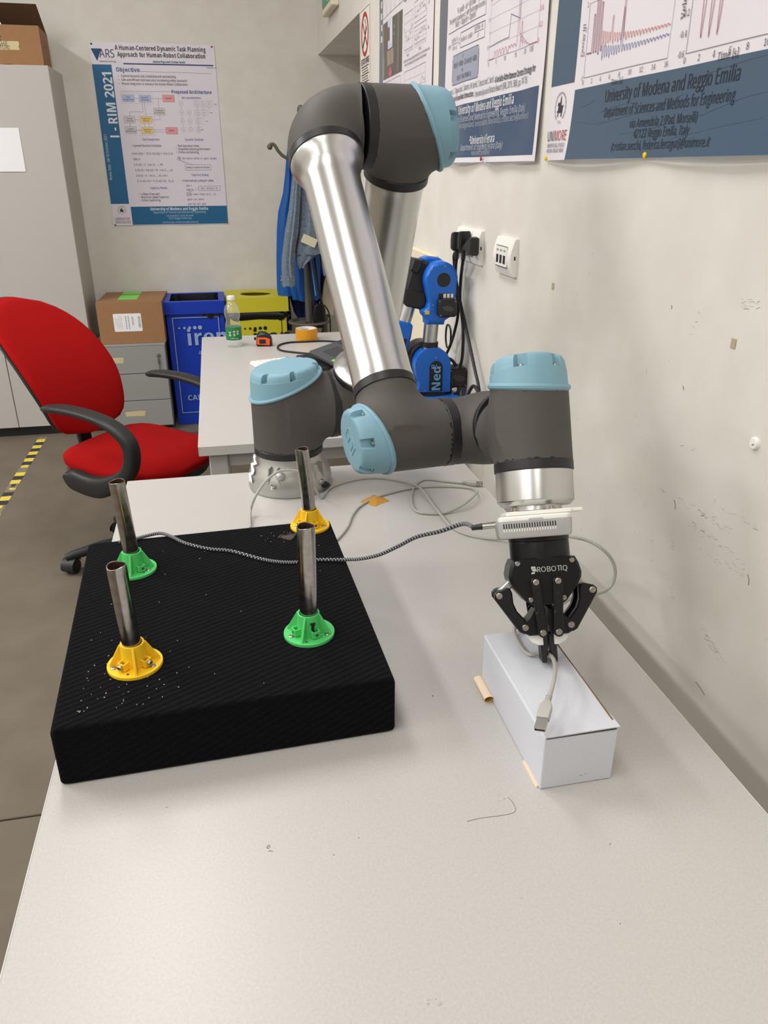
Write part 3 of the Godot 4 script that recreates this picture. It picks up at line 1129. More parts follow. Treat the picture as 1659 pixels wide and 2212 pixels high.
func make_camera_unit() -> void:
	var t := thing("depth_camera", "silver depth camera with vent slots on a white bracket above the gripper", "camera", TOOL)
	t.basis = Basis(GR, GU, GF).orthonormalized()
	var b := MB.new()
	b.box(Vector3(-0.004, -0.0036, 0.012), Vector3(0.080, 0.005, 0.084), 0.0008)
	b.box(Vector3(0.038, -0.0034, 0.030), Vector3(0.026, 0.0045, 0.034), 0.0008)
	var br := part("mount_bracket", b, M.white_print, t)
	for x in [-0.0325, 0.0135]:
		b = MB.new().at(Vector3(x, -0.0012, 0.047), Basis())
		b.lathe([Vector2(0.0048, 0), Vector2(0.0048, 0.0016), Vector2(0.0034, 0.0016), Vector2(0.0036, 0.0030), Vector2(0.0028, 0.0042), Vector2(0.001, 0.0046)], 16)
		part("bracket_screw", b, M.screw, br)
	# the body: a pill with rounded ends seen from above, its back towards the viewer
	var cx := -0.0125
	var y0 := -0.0345
	var y1 := -0.0065
	b = MB.new().at(Vector3(cx, 0, 0.052), Basis(Vector3.RIGHT, PI / 2))
	# outline in x (across) and z, extruded along y
	b = MB.new().at(Vector3(cx, (y0 + y1) / 2, 0.0525), Basis())
	var lev := [[0.0405, 0.0095, y0], [0.0448, 0.0108, y0 + 0.0006], [0.0462, 0.0118, y0 + 0.0030], [0.0474, 0.0124, y1 - 0.0085], [0.0474, 0.0124, y1 - 0.0062]]
	var rings := []
	for l in lev:
		var o2 := rounded(l[0] * 2, l[1] * 2, 0.0085, 6)
		var rg := PackedVector3Array()
		for p in o2: rg.append(Vector3(p.x, l[2] - (y0 + y1) / 2, -p.y))
		rings.append(rg)
	b.loft(rings)
	var body := part("shell", b, M.silver_paint, t)
	b = MB.new().at(Vector3(cx + 0.0015, (y0 + y1) / 2, 0.0525), Basis())
	rings = []
	for l in [[0.0440, 0.0122, y1 - 0.0062], [0.0445, 0.0124, y1 - 0.0055], [0.0445, 0.0122, y1 - 0.0022], [0.0430, 0.0108, y1 - 0.0006], [0.0400, 0.0085, y1]]:
		var rg := PackedVector3Array()
		for p in rounded(l[0] * 2, l[1] * 2, 0.0080, 6): rg.append(Vector3(p.x, l[2] - (y0 + y1) / 2, -p.y))
		rings.append(rg)
	b.loft(rings)
	part("top_shell", b, M.white_plastic, t)
	b = MB.new()
	b.prism(rounded(0.018, 0.0036, 0.0012, 3, Vector2(cx + 0.002, y1 - 0.0058)), 0.0640, 0.0656, 0.0004)
	part("screw_tab", b, M.silver_paint, body)
	for k in 21:
		var x := cx - 0.0375 + k * 0.00315
		b = MB.new()
		b.prism(rounded(0.00135, 0.0062, 0.0006, 3, Vector2(x, y1 - 0.0122)), 0.0625, 0.06515, 0.0)
		part("vent_slot", b, M.plastic_black, body, 20.0)
	b = MB.new()
	for k in 21:
		b.prism(rounded(0.0014, 0.0038, 0.0006, 3, Vector2(cx - 0.0375 + k * 0.00315, y1 - 0.0176)), 0.0630, 0.0650, 0.0003)
	part("vent_lip", b, M.white_plastic, body, 20.0)


# ---------------------------------------------------------------- the carpeted platform and its four posts
const PT := 0.832    # height of its top


func make_platform() -> void:
	var o := Vector3(-0.037, 0.75, -1.02)
	var t := thing("carpeted_platform", "low square platform covered in black ribbed carpet on the white table", "platform", o)
	var q := [Vector2(-0.2325, -0.7620), Vector2(0.1775, -0.7770), Vector2(0.1640, -1.2770), Vector2(-0.2560, -1.2610)]
	var b := MB.new()
	# rounded upright edges: walk round the outline with small corner arcs
	var rr := 0.006
	var prof := [[0.004, 0.0], [0.001, 0.0025], [0.0, 0.006], [0.0, PT - 0.75 - 0.007], [0.0015, PT - 0.75 - 0.003], [0.0050, PT - 0.75 - 0.0006], [0.010, PT - 0.75]]
	var rings := []
	for l in prof:
		var rg := PackedVector3Array()
		for i in 4:
			var p: Vector2 = q[i]
			var a: Vector2 = ((q[(i + 3) % 4] as Vector2) - p).normalized()
			var c: Vector2 = ((q[(i + 1) % 4] as Vector2) - p).normalized()
			var r: float = rr + l[0]
			for k in 4:
				var f := k / 3.0
				var e: Vector2 = p + a * (r * (1 - f) * (1 - f)) + c * (r * f * f) + (a + c) * l[0] * 0.0
				var inw := (a + c).normalized()
				e += inw * l[0] * 1.0
				rg.append(Vector3(e.x - o.x, l[1], e.y - o.z))
		rings.append(rg)
	b.loft(rings)
	# cloth coordinates by the way each face looks
	for f in b.v.size() / 3:
		var nn := (b.v[f * 3 + 1] - b.v[f * 3]).cross(b.v[f * 3 + 2] - b.v[f * 3]).normalized()
		for k in 3:
			var p := b.v[f * 3 + k]
			if absf(nn.y) > 0.6: b.uv[f * 3 + k] = Vector2(p.x, p.z) / 0.16
			elif absf(nn.z) > absf(nn.x): b.uv[f * 3 + k] = Vector2(p.x, -p.y) / 0.16
			else: b.uv[f * 3 + k] = Vector2(p.z, -p.y) / 0.16
	var core := part("carpet_cover", b, M.carpet, t, 50.0)
	# a torn hole near the back right post
	b = MB.new().at(Vector3(0.082, PT, -1.213) - o, Basis())
	var hole := []
	for l in [[1.0, 0.0004], [0.97, 0.0026], [0.86, 0.0030], [0.8, 0.0012]]:
		var rg := PackedVector3Array()
		for i in 20:
			var a := TAU * i / 20
			var r: float = l[0] * (0.0125 + 0.0030 * sin(a * 3.0 + 1.0) + 0.0018 * sin(a * 7.0))
			rg.append(Vector3(sin(a) * r * 1.15, l[1] + 0.0006 * sin(i * 2.1), cos(a) * r * 0.9))
		hole.append(rg)
	b.loft(hole, false, true)
	part("torn_hole", b, M.gap_dark, core)
	# swarf and crumbs: nobody could count them
	b = MB.new()
	for k in 95:
		var u := rng.randf()
		var w := rng.randf()
		var p: Vector2
		if k < 42: p = Vector2(-0.205 + 0.10 * pow(u, 1.4), -0.79 - 0.10 * pow(w, 1.5))
		elif k < 58: p = Vector2(-0.146 + (u - 0.5) * 0.13, -0.872 + (w - 0.5) * 0.14)
		elif k < 70: p = Vector2(0.06 + (u - 0.5) * 0.09, -1.215 + (w - 0.5) * 0.06)
		else: p = Vector2(lerpf(-0.22, 0.15, u), lerpf(-1.24, -0.80, w))
		var bs := Basis(Vector3.UP, rng.randf() * TAU)
		b.box(Vector3(p.x, PT + 0.0010, p.y) - o, Vector3(rng.randf_range(0.0007, 0.0019), 0.0006, rng.randf_range(0.0004, 0.0008)), 0.0, bs)
	var cr := part("crumbs", b, M.crumb, core, 0.0)
	cr.set_meta("kind", "stuff")
	# posts: lean (x, z) at the top, turn of the flange
	post("print_yellow", "yellow", Vector2(-0.1461, -0.8765), 0.147, Vector2(-0.004, 0.002), -38.0, "steel tube in a yellow screwed flange, front left on the carpeted platform", 0)
	post("print_green", "green", Vector2(0.0829, -0.9032), 0.164, Vector2(0.002, 0.0), -70.0, "steel tube in a green screwed flange, front right on the carpeted platform", 1)
	post("print_green", "green", Vector2(-0.1694, -1.1437), 0.153, Vector2(-0.007, 0.0), -50.0, "steel tube in a green screwed flange, back left on the carpeted platform", 2)
	post("print_yellow", "yellow", Vector2(0.1250, -1.2500), 0.146, Vector2(-0.009, -0.006), -70.0, "dented steel tube in a yellow flange, back right beside the torn hole", 3)


func post(key: String, colour: String, p: Vector2, h: float, lean: Vector2, turn: float, label: String, which: int) -> void:
	var t := thing("flanged_post", label, "post", Vector3(p.x, PT, p.y), 0.0, "tube posts on the carpeted platform")
	var tb := Basis(Vector3.UP, deg_to_rad(turn))
	var m: Material = M[key]
	var b := MB.new()
	b.lathe([Vector2(0.0345, 0), Vector2(0.0350, 0.0006), Vector2(0.0350, 0.0040), Vector2(0.0345, 0.0046), Vector2(0.0150, 0.0046)], 64)
	b.lathe([Vector2(0.0170, 0.0042), Vector2(0.0152, 0.0340), Vector2(0.0150, 0.0348), Vector2(0.0142, 0.0350), Vector2(0.0128, 0.0350), Vector2(0.0127, 0.0344), Vector2(0.0127, 0.02)], 48, false, false)
	var fl := part("flange", b, m, t)
	for k in 4:      # four ribs from the collar to the rim
		b = MB.new().at(Vector3(), tb * Basis(Vector3.UP, PI / 2 * k + PI / 4))
		b.prism(PackedVector2Array([Vector2(0.0135, 0.0042), Vector2(0.0318, 0.0042), Vector2(0.0318, 0.0062), Vector2(0.0165, 0.0335), Vector2(0.0135, 0.0340)]), -0.0016, 0.0016, 0.0004)
		part("rib", b, m, fl)
	for k in 2:      # nut boxes between the ribs, each with a hole
		var a := PI / 2 * k
		var fb := tb * Basis(Vector3.UP, a)
		b = MB.new().at(fb * Vector3(0, 0.0108, 0.0), fb)
		b.box(Vector3(-0.0050, 0, 0.0190), Vector3(0.0022, 0.0100, 0.0095), 0.0003)
		b.box(Vector3(0.0050, 0, 0.0190), Vector3(0.0022, 0.0100, 0.0095), 0.0003)
		b.box(Vector3(0, 0, 0.0234), Vector3(0.0080, 0.0100, 0.0020), 0.0003)
		b.box(Vector3(0, -0.0040, 0.0190), Vector3(0.0080, 0.0020, 0.0095), 0.0002)
		part("nut_box", b, m, fl)
		b = MB.new().at(fb * Vector3(0, 0.0108, 0.0244), fb * Basis(Vector3.RIGHT, PI / 2))
		if which == 0:
			b.lathe([Vector2(0.0024, -0.008), Vector2(0.0024, 0.0004), Vector2(0.0040, 0.0006), Vector2(0.0040, 0.0022), Vector2(0.0030, 0.0036), Vector2(0.0012, 0.0040)], 16)
			part("box_screw", b, M.screw, fl)
		else:
			b.lathe([Vector2(0.0022, -0.001), Vector2(0.0022, 0.0001), Vector2(0.0016, 0.0001)], 14)
			part("screw_hole", b, M.gap_dark, fl)
	# screws that hold the flange down, and one hole left empty
	for k in 4:
		var a := deg_to_rad([-70.0, 60.0, 165.0, -14.0 if which != 2 else 38.0][k])
		var q := Vector3(sin(a) * 0.0270, 0.0046, cos(a) * 0.0270)
		b = MB.new().at(q, Basis())
		if k == 3:
			b.lathe([Vector2(0.0018, -0.002), Vector2(0.0018, 0.0001), Vector2(0.0013, 0.0001)], 14)
			part("empty_hole", b, M.gap_dark, fl)
			continue
		b.lathe([Vector2(0.0036, 0), Vector2(0.0038, 0.0006), Vector2(0.0030, 0.0016), Vector2(0.0018, 0.0020), Vector2(0.0006, 0.0012)], 18)
		b.box(Vector3(0, 0.0020, 0), Vector3(0.0032, 0.0006, 0.0007), 0.0, Basis(Vector3.UP, a))
		b.box(Vector3(0, 0.0020, 0), Vector3(0.0007, 0.0006, 0.0032), 0.0, Basis(Vector3.UP, a))
		part("flange_screw", b, M.screw, fl)
	# the tube: sawn steel, wall 1 mm, rusty inside
	var ax := Vector3(lean.x, h, lean.y).normalized()
	var fb2 := frame(ax, Vector3.RIGHT)
	b = MB.new().at(Vector3(0, 0.010, 0), fb2)
	var rings := []
	var wall := []
	var l := h - 0.010
	for i in 13:
		var f := i / 12.0
		var y := f * l
		var rg := PackedVector3Array()
		for j in 48:
			var a := TAU * j / 48
			var r := 0.0120
			var dx := 0.0
			if which == 3:      # this one is dented and bent
				var dent := exp(-pow(angle_difference(a, -0.75) / 0.55, 2.0))
				r -= 0.0030 * dent * smoothstep(0.25, 1.0, f)
				dx = 0.0016 * sin(f * PI)
			rg.append(Vector3(sin(a) * r + dx, y + (0.0010 * sin(a * 2.0 + which) if i == 12 else 0.0), cos(a) * r))
		rings.append(rg)
	var top: PackedVector3Array = rings[-1]
	for e in [[0.97, 0.0004], [0.90, 0.0004], [0.88, -0.0004], [0.88, -0.012], [0.88, -0.05]]:
		var rg := PackedVector3Array()
		for tp in top: rg.append(Vector3(tp.x * e[0], tp.y + e[1], tp.z * e[0]))
		if e[1] <= -0.0004: wall.append(rg)
		if e[1] >= -0.0004: rings.append(rg)
	b.loft(rings, true, false)
	var tube := part("tube", b, M.pipe, t, 50.0)
	b = MB.new().at(Vector3(0, 0.010, 0), fb2)
	b.loft(wall, false, true)
	part("rusty_bore", b, M.pipe_rust, tube, 50.0)


# ---------------------------------------------------------------- the white carton under the gripper
func make_box() -> void:
	var x0 := 0.3215
	var x1 := 0.4120
	var z0 := -0.858
	var z1 := -0.6420
	var y1 := 0.8265
	var o := Vector3((x0 + x1) / 2, 0.75, (z0 + z1) / 2)
	var w := x1 - x0
	var d := z1 - z0
	var h := y1 - 0.75
	var t := thing("carton", "long plain white carton with a closed lid below the gripper", "box", o)
	var b := MB.new()
	b.box(Vector3(0, h / 2 - 0.001, 0), Vector3(w, h - 0.003, d), 0.0009)
	part("carton_body", b, M.white_card, t)
	b = MB.new()     # the lid: a thin board creased along the left edge and a little warped along the right
	var n := 10
	var prev := []
	for i in n + 1:
		var f := float(i) / n
		var z := -d / 2 + d * f
		var lift := 0.0012 * sin(f * PI) + (0.0012 if i == n else 0.0)
		var xr := w / 2 + (0.0022 if i >= n - 1 else -0.0012)
		var row := [Vector3(-w / 2 - 0.0003, h - 0.0012, z), Vector3(-w / 2 + 0.001, h + 0.0003, z), Vector3(0, h + 0.0007 + lift * 0.4, z), Vector3(xr, h + 0.0002 + lift, z), Vector3(xr, h - 0.0010 + lift, z), Vector3(0, h - 0.0008 + lift * 0.4, z)]
		if i > 0:
			for k in 4: b.quad(prev[k], row[k], row[k + 1], prev[k + 1])
		else:
			b.quad(row[0], row[1], row[2], row[5]); b.quad(row[5], row[2], row[3], row[4])
		if i == n:
			b.quad(row[5], row[2], row[1], row[0]); b.quad(row[4], row[3], row[2], row[5])
		prev = row
	part("lid", b, M.white_card, t, 25.0)
	b = MB.new()
	b.box(Vector3(w / 2 - 0.0008, h - 0.0002, -0.004), Vector3(0.0014, 0.0040, d - 0.018), 0.0)
	part("board_edge", b, M.card_edge, t)
	b = MB.new()
	b.box(Vector3(0, h - 0.0014, d / 2 - 0.0002), Vector3(w - 0.004, 0.0012, 0.0012), 0.0)
	part("lid_gap", b, M.gap_dark, t)
	# smudge printed faintly on the front
	b = MB.new()
	b.tube(curve([Vector3(0.004, 0.0135, d / 2 + 0.0001), Vector3(0.005, 0.0118, d / 2 + 0.0001), Vector3(0.008, 0.0122, d / 2 + 0.0001)]), 0.00035, 5)
	b.tube(curve([Vector3(0.010, 0.0125, d / 2 + 0.0001), Vector3(0.0112, 0.0145, d / 2 + 0.0001), Vector3(0.0125, 0.0130, d / 2 + 0.0001)]), 0.0003, 5)
	part("ink_smudge", b, M.ink_grey, t)
	# folded tape that peeps out below the left side
	b = MB.new()
	var rings := []
	for zz in [-0.857, -0.84, -0.825, -0.808]:
		var rg := PackedVector3Array()
		for k in 14:
			var an := -TAU * k / 14
			rg.append(Vector3(0.3155 + cos(an) * 0.0066, 0.7555 + sin(an) * 0.0047, zz))
		rings.append(rg)
	b.loft(rings, true, false)
	var inner := []
	for zz in [-0.8085, -0.85]:
		var rg := PackedVector3Array()
		for k in 14:
			var an := TAU * k / 14
			rg.append(Vector3(0.3155 + cos(an) * 0.0060, 0.7555 + sin(an) * 0.0041, zz))
		inner.append(rg)
	var fl := solo("tape_flap", b, M.peach_tape, "curled peach-coloured tape sticking out under the carton's left side, further back", "tape", Vector3(), "tape ends under the carton")
	var c := MB.new()
	c.loft([inner[1], inner[0]], false, false)
	part("sticky_inside", c, M.orange_tape, fl)
	b = MB.new()
	b.prism(PackedVector2Array([Vector2(0.3185, 0.7502), Vector2(0.3225, 0.7502), Vector2(0.3225, 0.7520), Vector2(0.3195, 0.7530)]), -0.690, -0.646, 0.0002)
	solo("tape_flap", b, M.peach_tape, "narrow cream tape edge under the carton's nearest left corner", "tape", Vector3(), "tape ends under the carton")


# ---------------------------------------------------------------- cables on and round the table
func make_cables() -> void:
	var pts := [Vector3(0.2875, 1.0085, -0.8302), Vector3(0.2854, 0.9975, -0.8653), Vector3(0.2707, 0.9620, -0.9210), Vector3(0.2542, 0.9250, -0.9841), Vector3(0.2356, 0.8920, -1.0241), Vector3(0.2124, 0.8660, -1.0521), Vector3(0.1877, 0.8470, -1.0800), Vector3(0.1603, 0.8390, -1.0981), Vector3(0.1205, 0.8355, -1.1123), Vector3(0.0865, 0.8355, -1.1111), Vector3(0.0572, 0.8355, -1.1189), Vector3(0.0284, 0.8355, -1.1365), Vector3(-0.0153, 0.8355, -1.1729), Vector3(-0.0531, 0.8355, -1.1896), Vector3(-0.0917, 0.8355, -1.2191), Vector3(-0.1158, 0.8375, -1.2462), Vector3(-0.1360, 0.8385, -1.2617), Vector3(-0.1630, 0.8365, -1.2579), Vector3(-0.1816, 0.8360, -1.2506), Vector3(-0.2040, 0.8356, -1.2461)]
	var t := thing("braided_cable", "black and white braided cable from the silver camera across the carpet", "cable", Vector3())
	var b := MB.new()
	b.tube(curve(pts, 10), 0.0029, 10)
	for i in b.uv.size(): b.uv[i] = Vector2(b.uv[i].x * 1.0, b.uv[i].y * 0.75)
	part("braid", b, M.braid, t)
	var gb := Basis(GR, GU, GF).orthonormalized()
	b = MB.new().at(TOOL, gb)
	b.tube(PackedVector3Array([Vector3(-0.0580, -0.0155, 0.052), Vector3(-0.0755, -0.0163, 0.052)]), 0.0040, 20)
	part("metal_plug", b, M.steel, t)
	b = MB.new().at(TOOL, gb)
	b.tube(PackedVector3Array([Vector3(-0.0755, -0.0163, 0.052), Vector3(-0.0810, -0.0166, 0.0517), Vector3(-0.0890, -0.0172, 0.051)]), 0.0041, 16, true, false, 0.0032)
	part("plug_boot", b, M.plastic_black, t)
	# the grey cable that the gripper holds
	var held := [Vector3(0.0227, 0.7530, -1.4365), Vector3(0.0264, 0.7609, -1.5000), Vector3(0.0392, 0.7946, -1.5000), Vector3(0.0610, 0.8161, -1.5200), Vector3(0.0852, 0.8293, -1.5350), Vector3(0.1054, 0.8322, -1.5400), Vector3(0.1299, 0.8292, -1.5400), Vector3(0.1488, 0.8211, -1.5350), Vector3(0.1623, 0.8028, -1.5300), Vector3(0.1780, 0.7620, -1.5550), Vector3(0.1873, 0.7530, -1.5641), Vector3(0.2095, 0.7530, -1.6117), Vector3(0.2437, 0.7530, -1.6391), Vector3(0.2904, 0.7530, -1.6561), Vector3(0.3288, 0.7530, -1.6542), Vector3(0.3637, 0.7530, -1.6349), Vector3(0.3941, 0.7560, -1.5990), Vector3(0.4092, 0.7590, -1.5505), Vector3(0.4140, 0.7550, -1.4877), Vector3(0.4154, 0.7570, -1.4174), Vector3(0.4231, 0.7530, -1.3575), Vector3(0.4443, 0.7530, -1.3155), Vector3(0.4750, 0.7530, -1.2920), Vector3(0.5183, 0.7650, -1.2559), Vector3(0.5440, 0.7950, -1.1900), Vector3(0.5460, 0.8400, -1.1000), Vector3(0.5292, 0.8709, -1.0400), Vector3(0.5479, 0.8720, -1.0200), Vector3(0.5629, 0.8662, -1.0000), Vector3(0.5777, 0.8490, -0.9900), Vector3(0.5838, 0.8258, -0.9850), Vector3(0.5750, 0.8058, -0.9800), Vector3(0.5520, 0.8031, -0.9700), Vector3(0.5228, 0.8098, -0.9600), Vector3(0.4973, 0.8090, -0.9550), Vector3(0.4693, 0.8020, -0.9450), Vector3(0.4239, 0.8120, -0.9100), Vector3(0.3750, 0.8340, -0.8680), Vector3(0.3634, 0.8350, -0.8531), Vector3(0.3606, 0.8308, -0.8433), Vector3(0.3582, 0.8308, -0.8161), Vector3(0.3620, 0.8312, -0.7960), Vector3(0.3735, 0.8330, -0.7930), Vector3(0.3815, 0.8370, -0.7880), Vector3(0.3805, 0.8425, -0.7790), Vector3(0.3771, 0.8500, -0.7551), Vector3(0.3707, 0.8530, -0.7347), Vector3(0.3588, 0.8550, -0.7101), Vector3(0.3483, 0.8540, -0.6923), Vector3(0.3414, 0.8530, -0.6826)]
	t = thing("data_cable", "grey cable held by the gripper with its flat metal plug hanging over the carton", "cable", Vector3())
	b = MB.new()
	b.tube(curve(held, 6), 0.0027, 10)
	part("cord", b, M.cable_grey, t)
	flat_plug(t, Vector3(0.3422, 0.8531, -0.6840), Vector3(0.3115, 0.8440, -0.6376), Vector3(-0.25, 0.95, 0.1), 1.0)
	var loose := [Vector3(0.5165, 0.7530, -1.5810), Vector3(0.4777, 0.7530, -1.6009), Vector3(0.4490, 0.7530, -1.6188), Vector3(0.4284, 0.7530, -1.6171), Vector3(0.4049, 0.7530, -1.5897), Vector3(0.3824, 0.7530, -1.5329), Vector3(0.3712, 0.7530, -1.4826), Vector3(0.3727, 0.7530, -1.4471), Vector3(0.3937, 0.7530, -1.4305), Vector3(0.4278, 0.7530, -1.4258), Vector3(0.4741, 0.7600, -1.4434), Vector3(0.5116, 0.7650, -1.4793), Vector3(0.5264, 0.7620, -1.5083), Vector3(0.5254, 0.7560, -1.5390), Vector3(0.5089, 0.7530, -1.5566), Vector3(0.4690, 0.7530, -1.5706), Vector3(0.4268, 0.7530, -1.5766), Vector3(0.3821, 0.7530, -1.5717), Vector3(0.3414, 0.7530, -1.5579), Vector3(0.3061, 0.7530, -1.5408), Vector3(0.2753, 0.7530, -1.5155), Vector3(0.2519, 0.7530, -1.4872), Vector3(0.2334, 0.7530, -1.4494), Vector3(0.2184, 0.7530, -1.4059), Vector3(0.2015, 0.7530, -1.3716), Vector3(0.1850, 0.7530, -1.3456), Vector3(0.1600, 0.7530, -1.3200)]
	t = thing("data_cable", "grey cable lying in a loop on the table under an orange tape patch", "cable", Vector3())
	b = MB.new()
	b.tube(curve(loose, 6), 0.0027, 10)
	part("cord", b, M.cable_grey, t)
	flat_plug(t, Vector3(0.5150, 0.7560, -1.5800), Vector3(0.5560, 0.7562, -1.5590), Vector3(0, 1, 0), 1.15)
	# the patch of tape over it, draped on the cord
	b = MB.new()
	var cs := [Vector2(0.2647, -1.5248), Vector2(0.2700, -1.5335), Vector2(0.2925, -1.5520), Vector2(0.3005, -1.5603), Vector2(0.3080, -1.5560), Vector2(0.3150, -1.5500), Vector2(0.3298, -1.5192), Vector2(0.3050, -1.5060), Vector2(0.2940, -1.4954), Vector2(0.2850, -1.5030), Vector2(0.2790, -1.5170)]
	var mid := Vector2(0.298, -1.527)
	var up := []
	for c in cs:
		var f: Vector2 = c
		var hgt := 0.7504
		up.append(Vector3(f.x, hgt, f.y))
	for i in cs.size():
		var k := (i + 1) % cs.size()
		var a: Vector3 = up[i]
		var e: Vector3 = up[k]
		var cm := Vector3(mid.x, 0.7562, mid.y)
		var a2 := a.lerp(cm, 0.55)
		var e2 := e.lerp(cm, 0.55)
		a2.y = 0.7545 + 0.0010 * sin(i * 2.0)
		e2.y = 0.7545 + 0.0010 * sin(k * 2.0)
		b.quad(e, a, a2, e2)
		b.tri(e2, a2, cm)
		b.quad(a, e, e - Vector3(0, 0.0003, 0), a - Vector3(0, 0.0003, 0))
	solo("tape_patch", b, M.orange_tape, "crumpled orange-brown tape patch over the grey cable on the table", "tape", Vector3(), "", 20.0)


func flat_plug(t: Node3D, a: Vector3, e: Vector3, up: Vector3, k: float) -> void:
	# a flat data plug from the cord's end a to its metal tip e
	var d := (e - a).normalized()
	var fb := frame(d, up.cross(d))     # y along the plug, x across
	var l := a.distance_to(e)
	var b := MB.new().at(a, fb)
	b.tube(PackedVector3Array([Vector3(0, -0.001, 0), Vector3(0, l * 0.24, 0)]), 0.0032 * k, 14)
	for i in 3:
		b.tube(PackedVector3Array([Vector3(0, l * (0.05 + 0.07 * i), 0), Vector3(0, l * (0.085 + 0.07 * i), 0)]), 0.0038 * k, 14)
	part("strain_relief", b, M.cable_grey, t)
	b = MB.new().at(a, fb)
	var rings := []
	for l2 in [[0.0038, 0.0030, 0.2], [0.0046, 0.0034, 0.24], [0.0068, 0.0040, 0.34], [0.0074, 0.0042, 0.40], [0.0074, 0.0042, 0.70], [0.0070, 0.0040, 0.715]]:
		var rg := PackedVector3Array()
		for p in rounded(l2[0] * 2 * k, l2[1] * 2 * k, 0.0018 * k, 3): rg.append(Vector3(p.x, l2[2] * l, -p.y))
		rings.append(rg)
	b.loft(rings)
	part("plug_body", b, M.cable_grey, t)
	b = MB.new().at(a, fb)
	var z := 0.0023 * k
	var x := 0.0060 * k
	b.box(Vector3(0, l * 0.85, z), Vector3(x * 2, l * 0.3, 0.0005))
	b.box(Vector3(0, l * 0.85, -z), Vector3(x * 2, l * 0.3, 0.0005))
	b.box(Vector3(x, l * 0.85, 0), Vector3(0.0005, l * 0.3, z * 2 + 0.0004))
	b.box(Vector3(-x, l * 0.85, 0), Vector3(0.0005, l * 0.3, z * 2 + 0.0004))
	var sh := part("metal_shell", b, M.steel, t, 10.0)
	b = MB.new().at(a, fb)
	b.box(Vector3(0, l * 0.83, -0.0009 * k), Vector3(x * 1.9, l * 0.3, 0.0018 * k))
	part("contact_tongue", b, M.white_plastic, sh)
	b = MB.new().at(a, fb)
	for s in [-1, 1]: b.box(Vector3(s * x * 0.45, l * 0.84, z + 0.00028), Vector3(x * 0.42, l * 0.07, 0.0002))
	part("latch_window", b, M.gap_dark, sh, 0.0)


# ---------------------------------------------------------------- the red swivel chair
func pad_loft(mb: MB, stations: Array) -> void:
	# stations: [centre, half width axis, half thickness axis, exponent]; a superellipse at each
	var rings := []
	for s in stations:
		var rg := PackedVector3Array()
		var c: Vector3 = s[0]
		var ax: Vector3 = s[1]
		var ay: Vector3 = s[2]
		var e: float = s[3]
		for i in 36:
			var a := -TAU * i / 36
			var cs := cos(a)
			var sn := sin(a)
			rg.append(c + ax * (signf(cs) * pow(absf(cs), e)) + ay * (signf(sn) * pow(absf(sn), e)))
		rings.append(rg)
	mb.loft(rings)


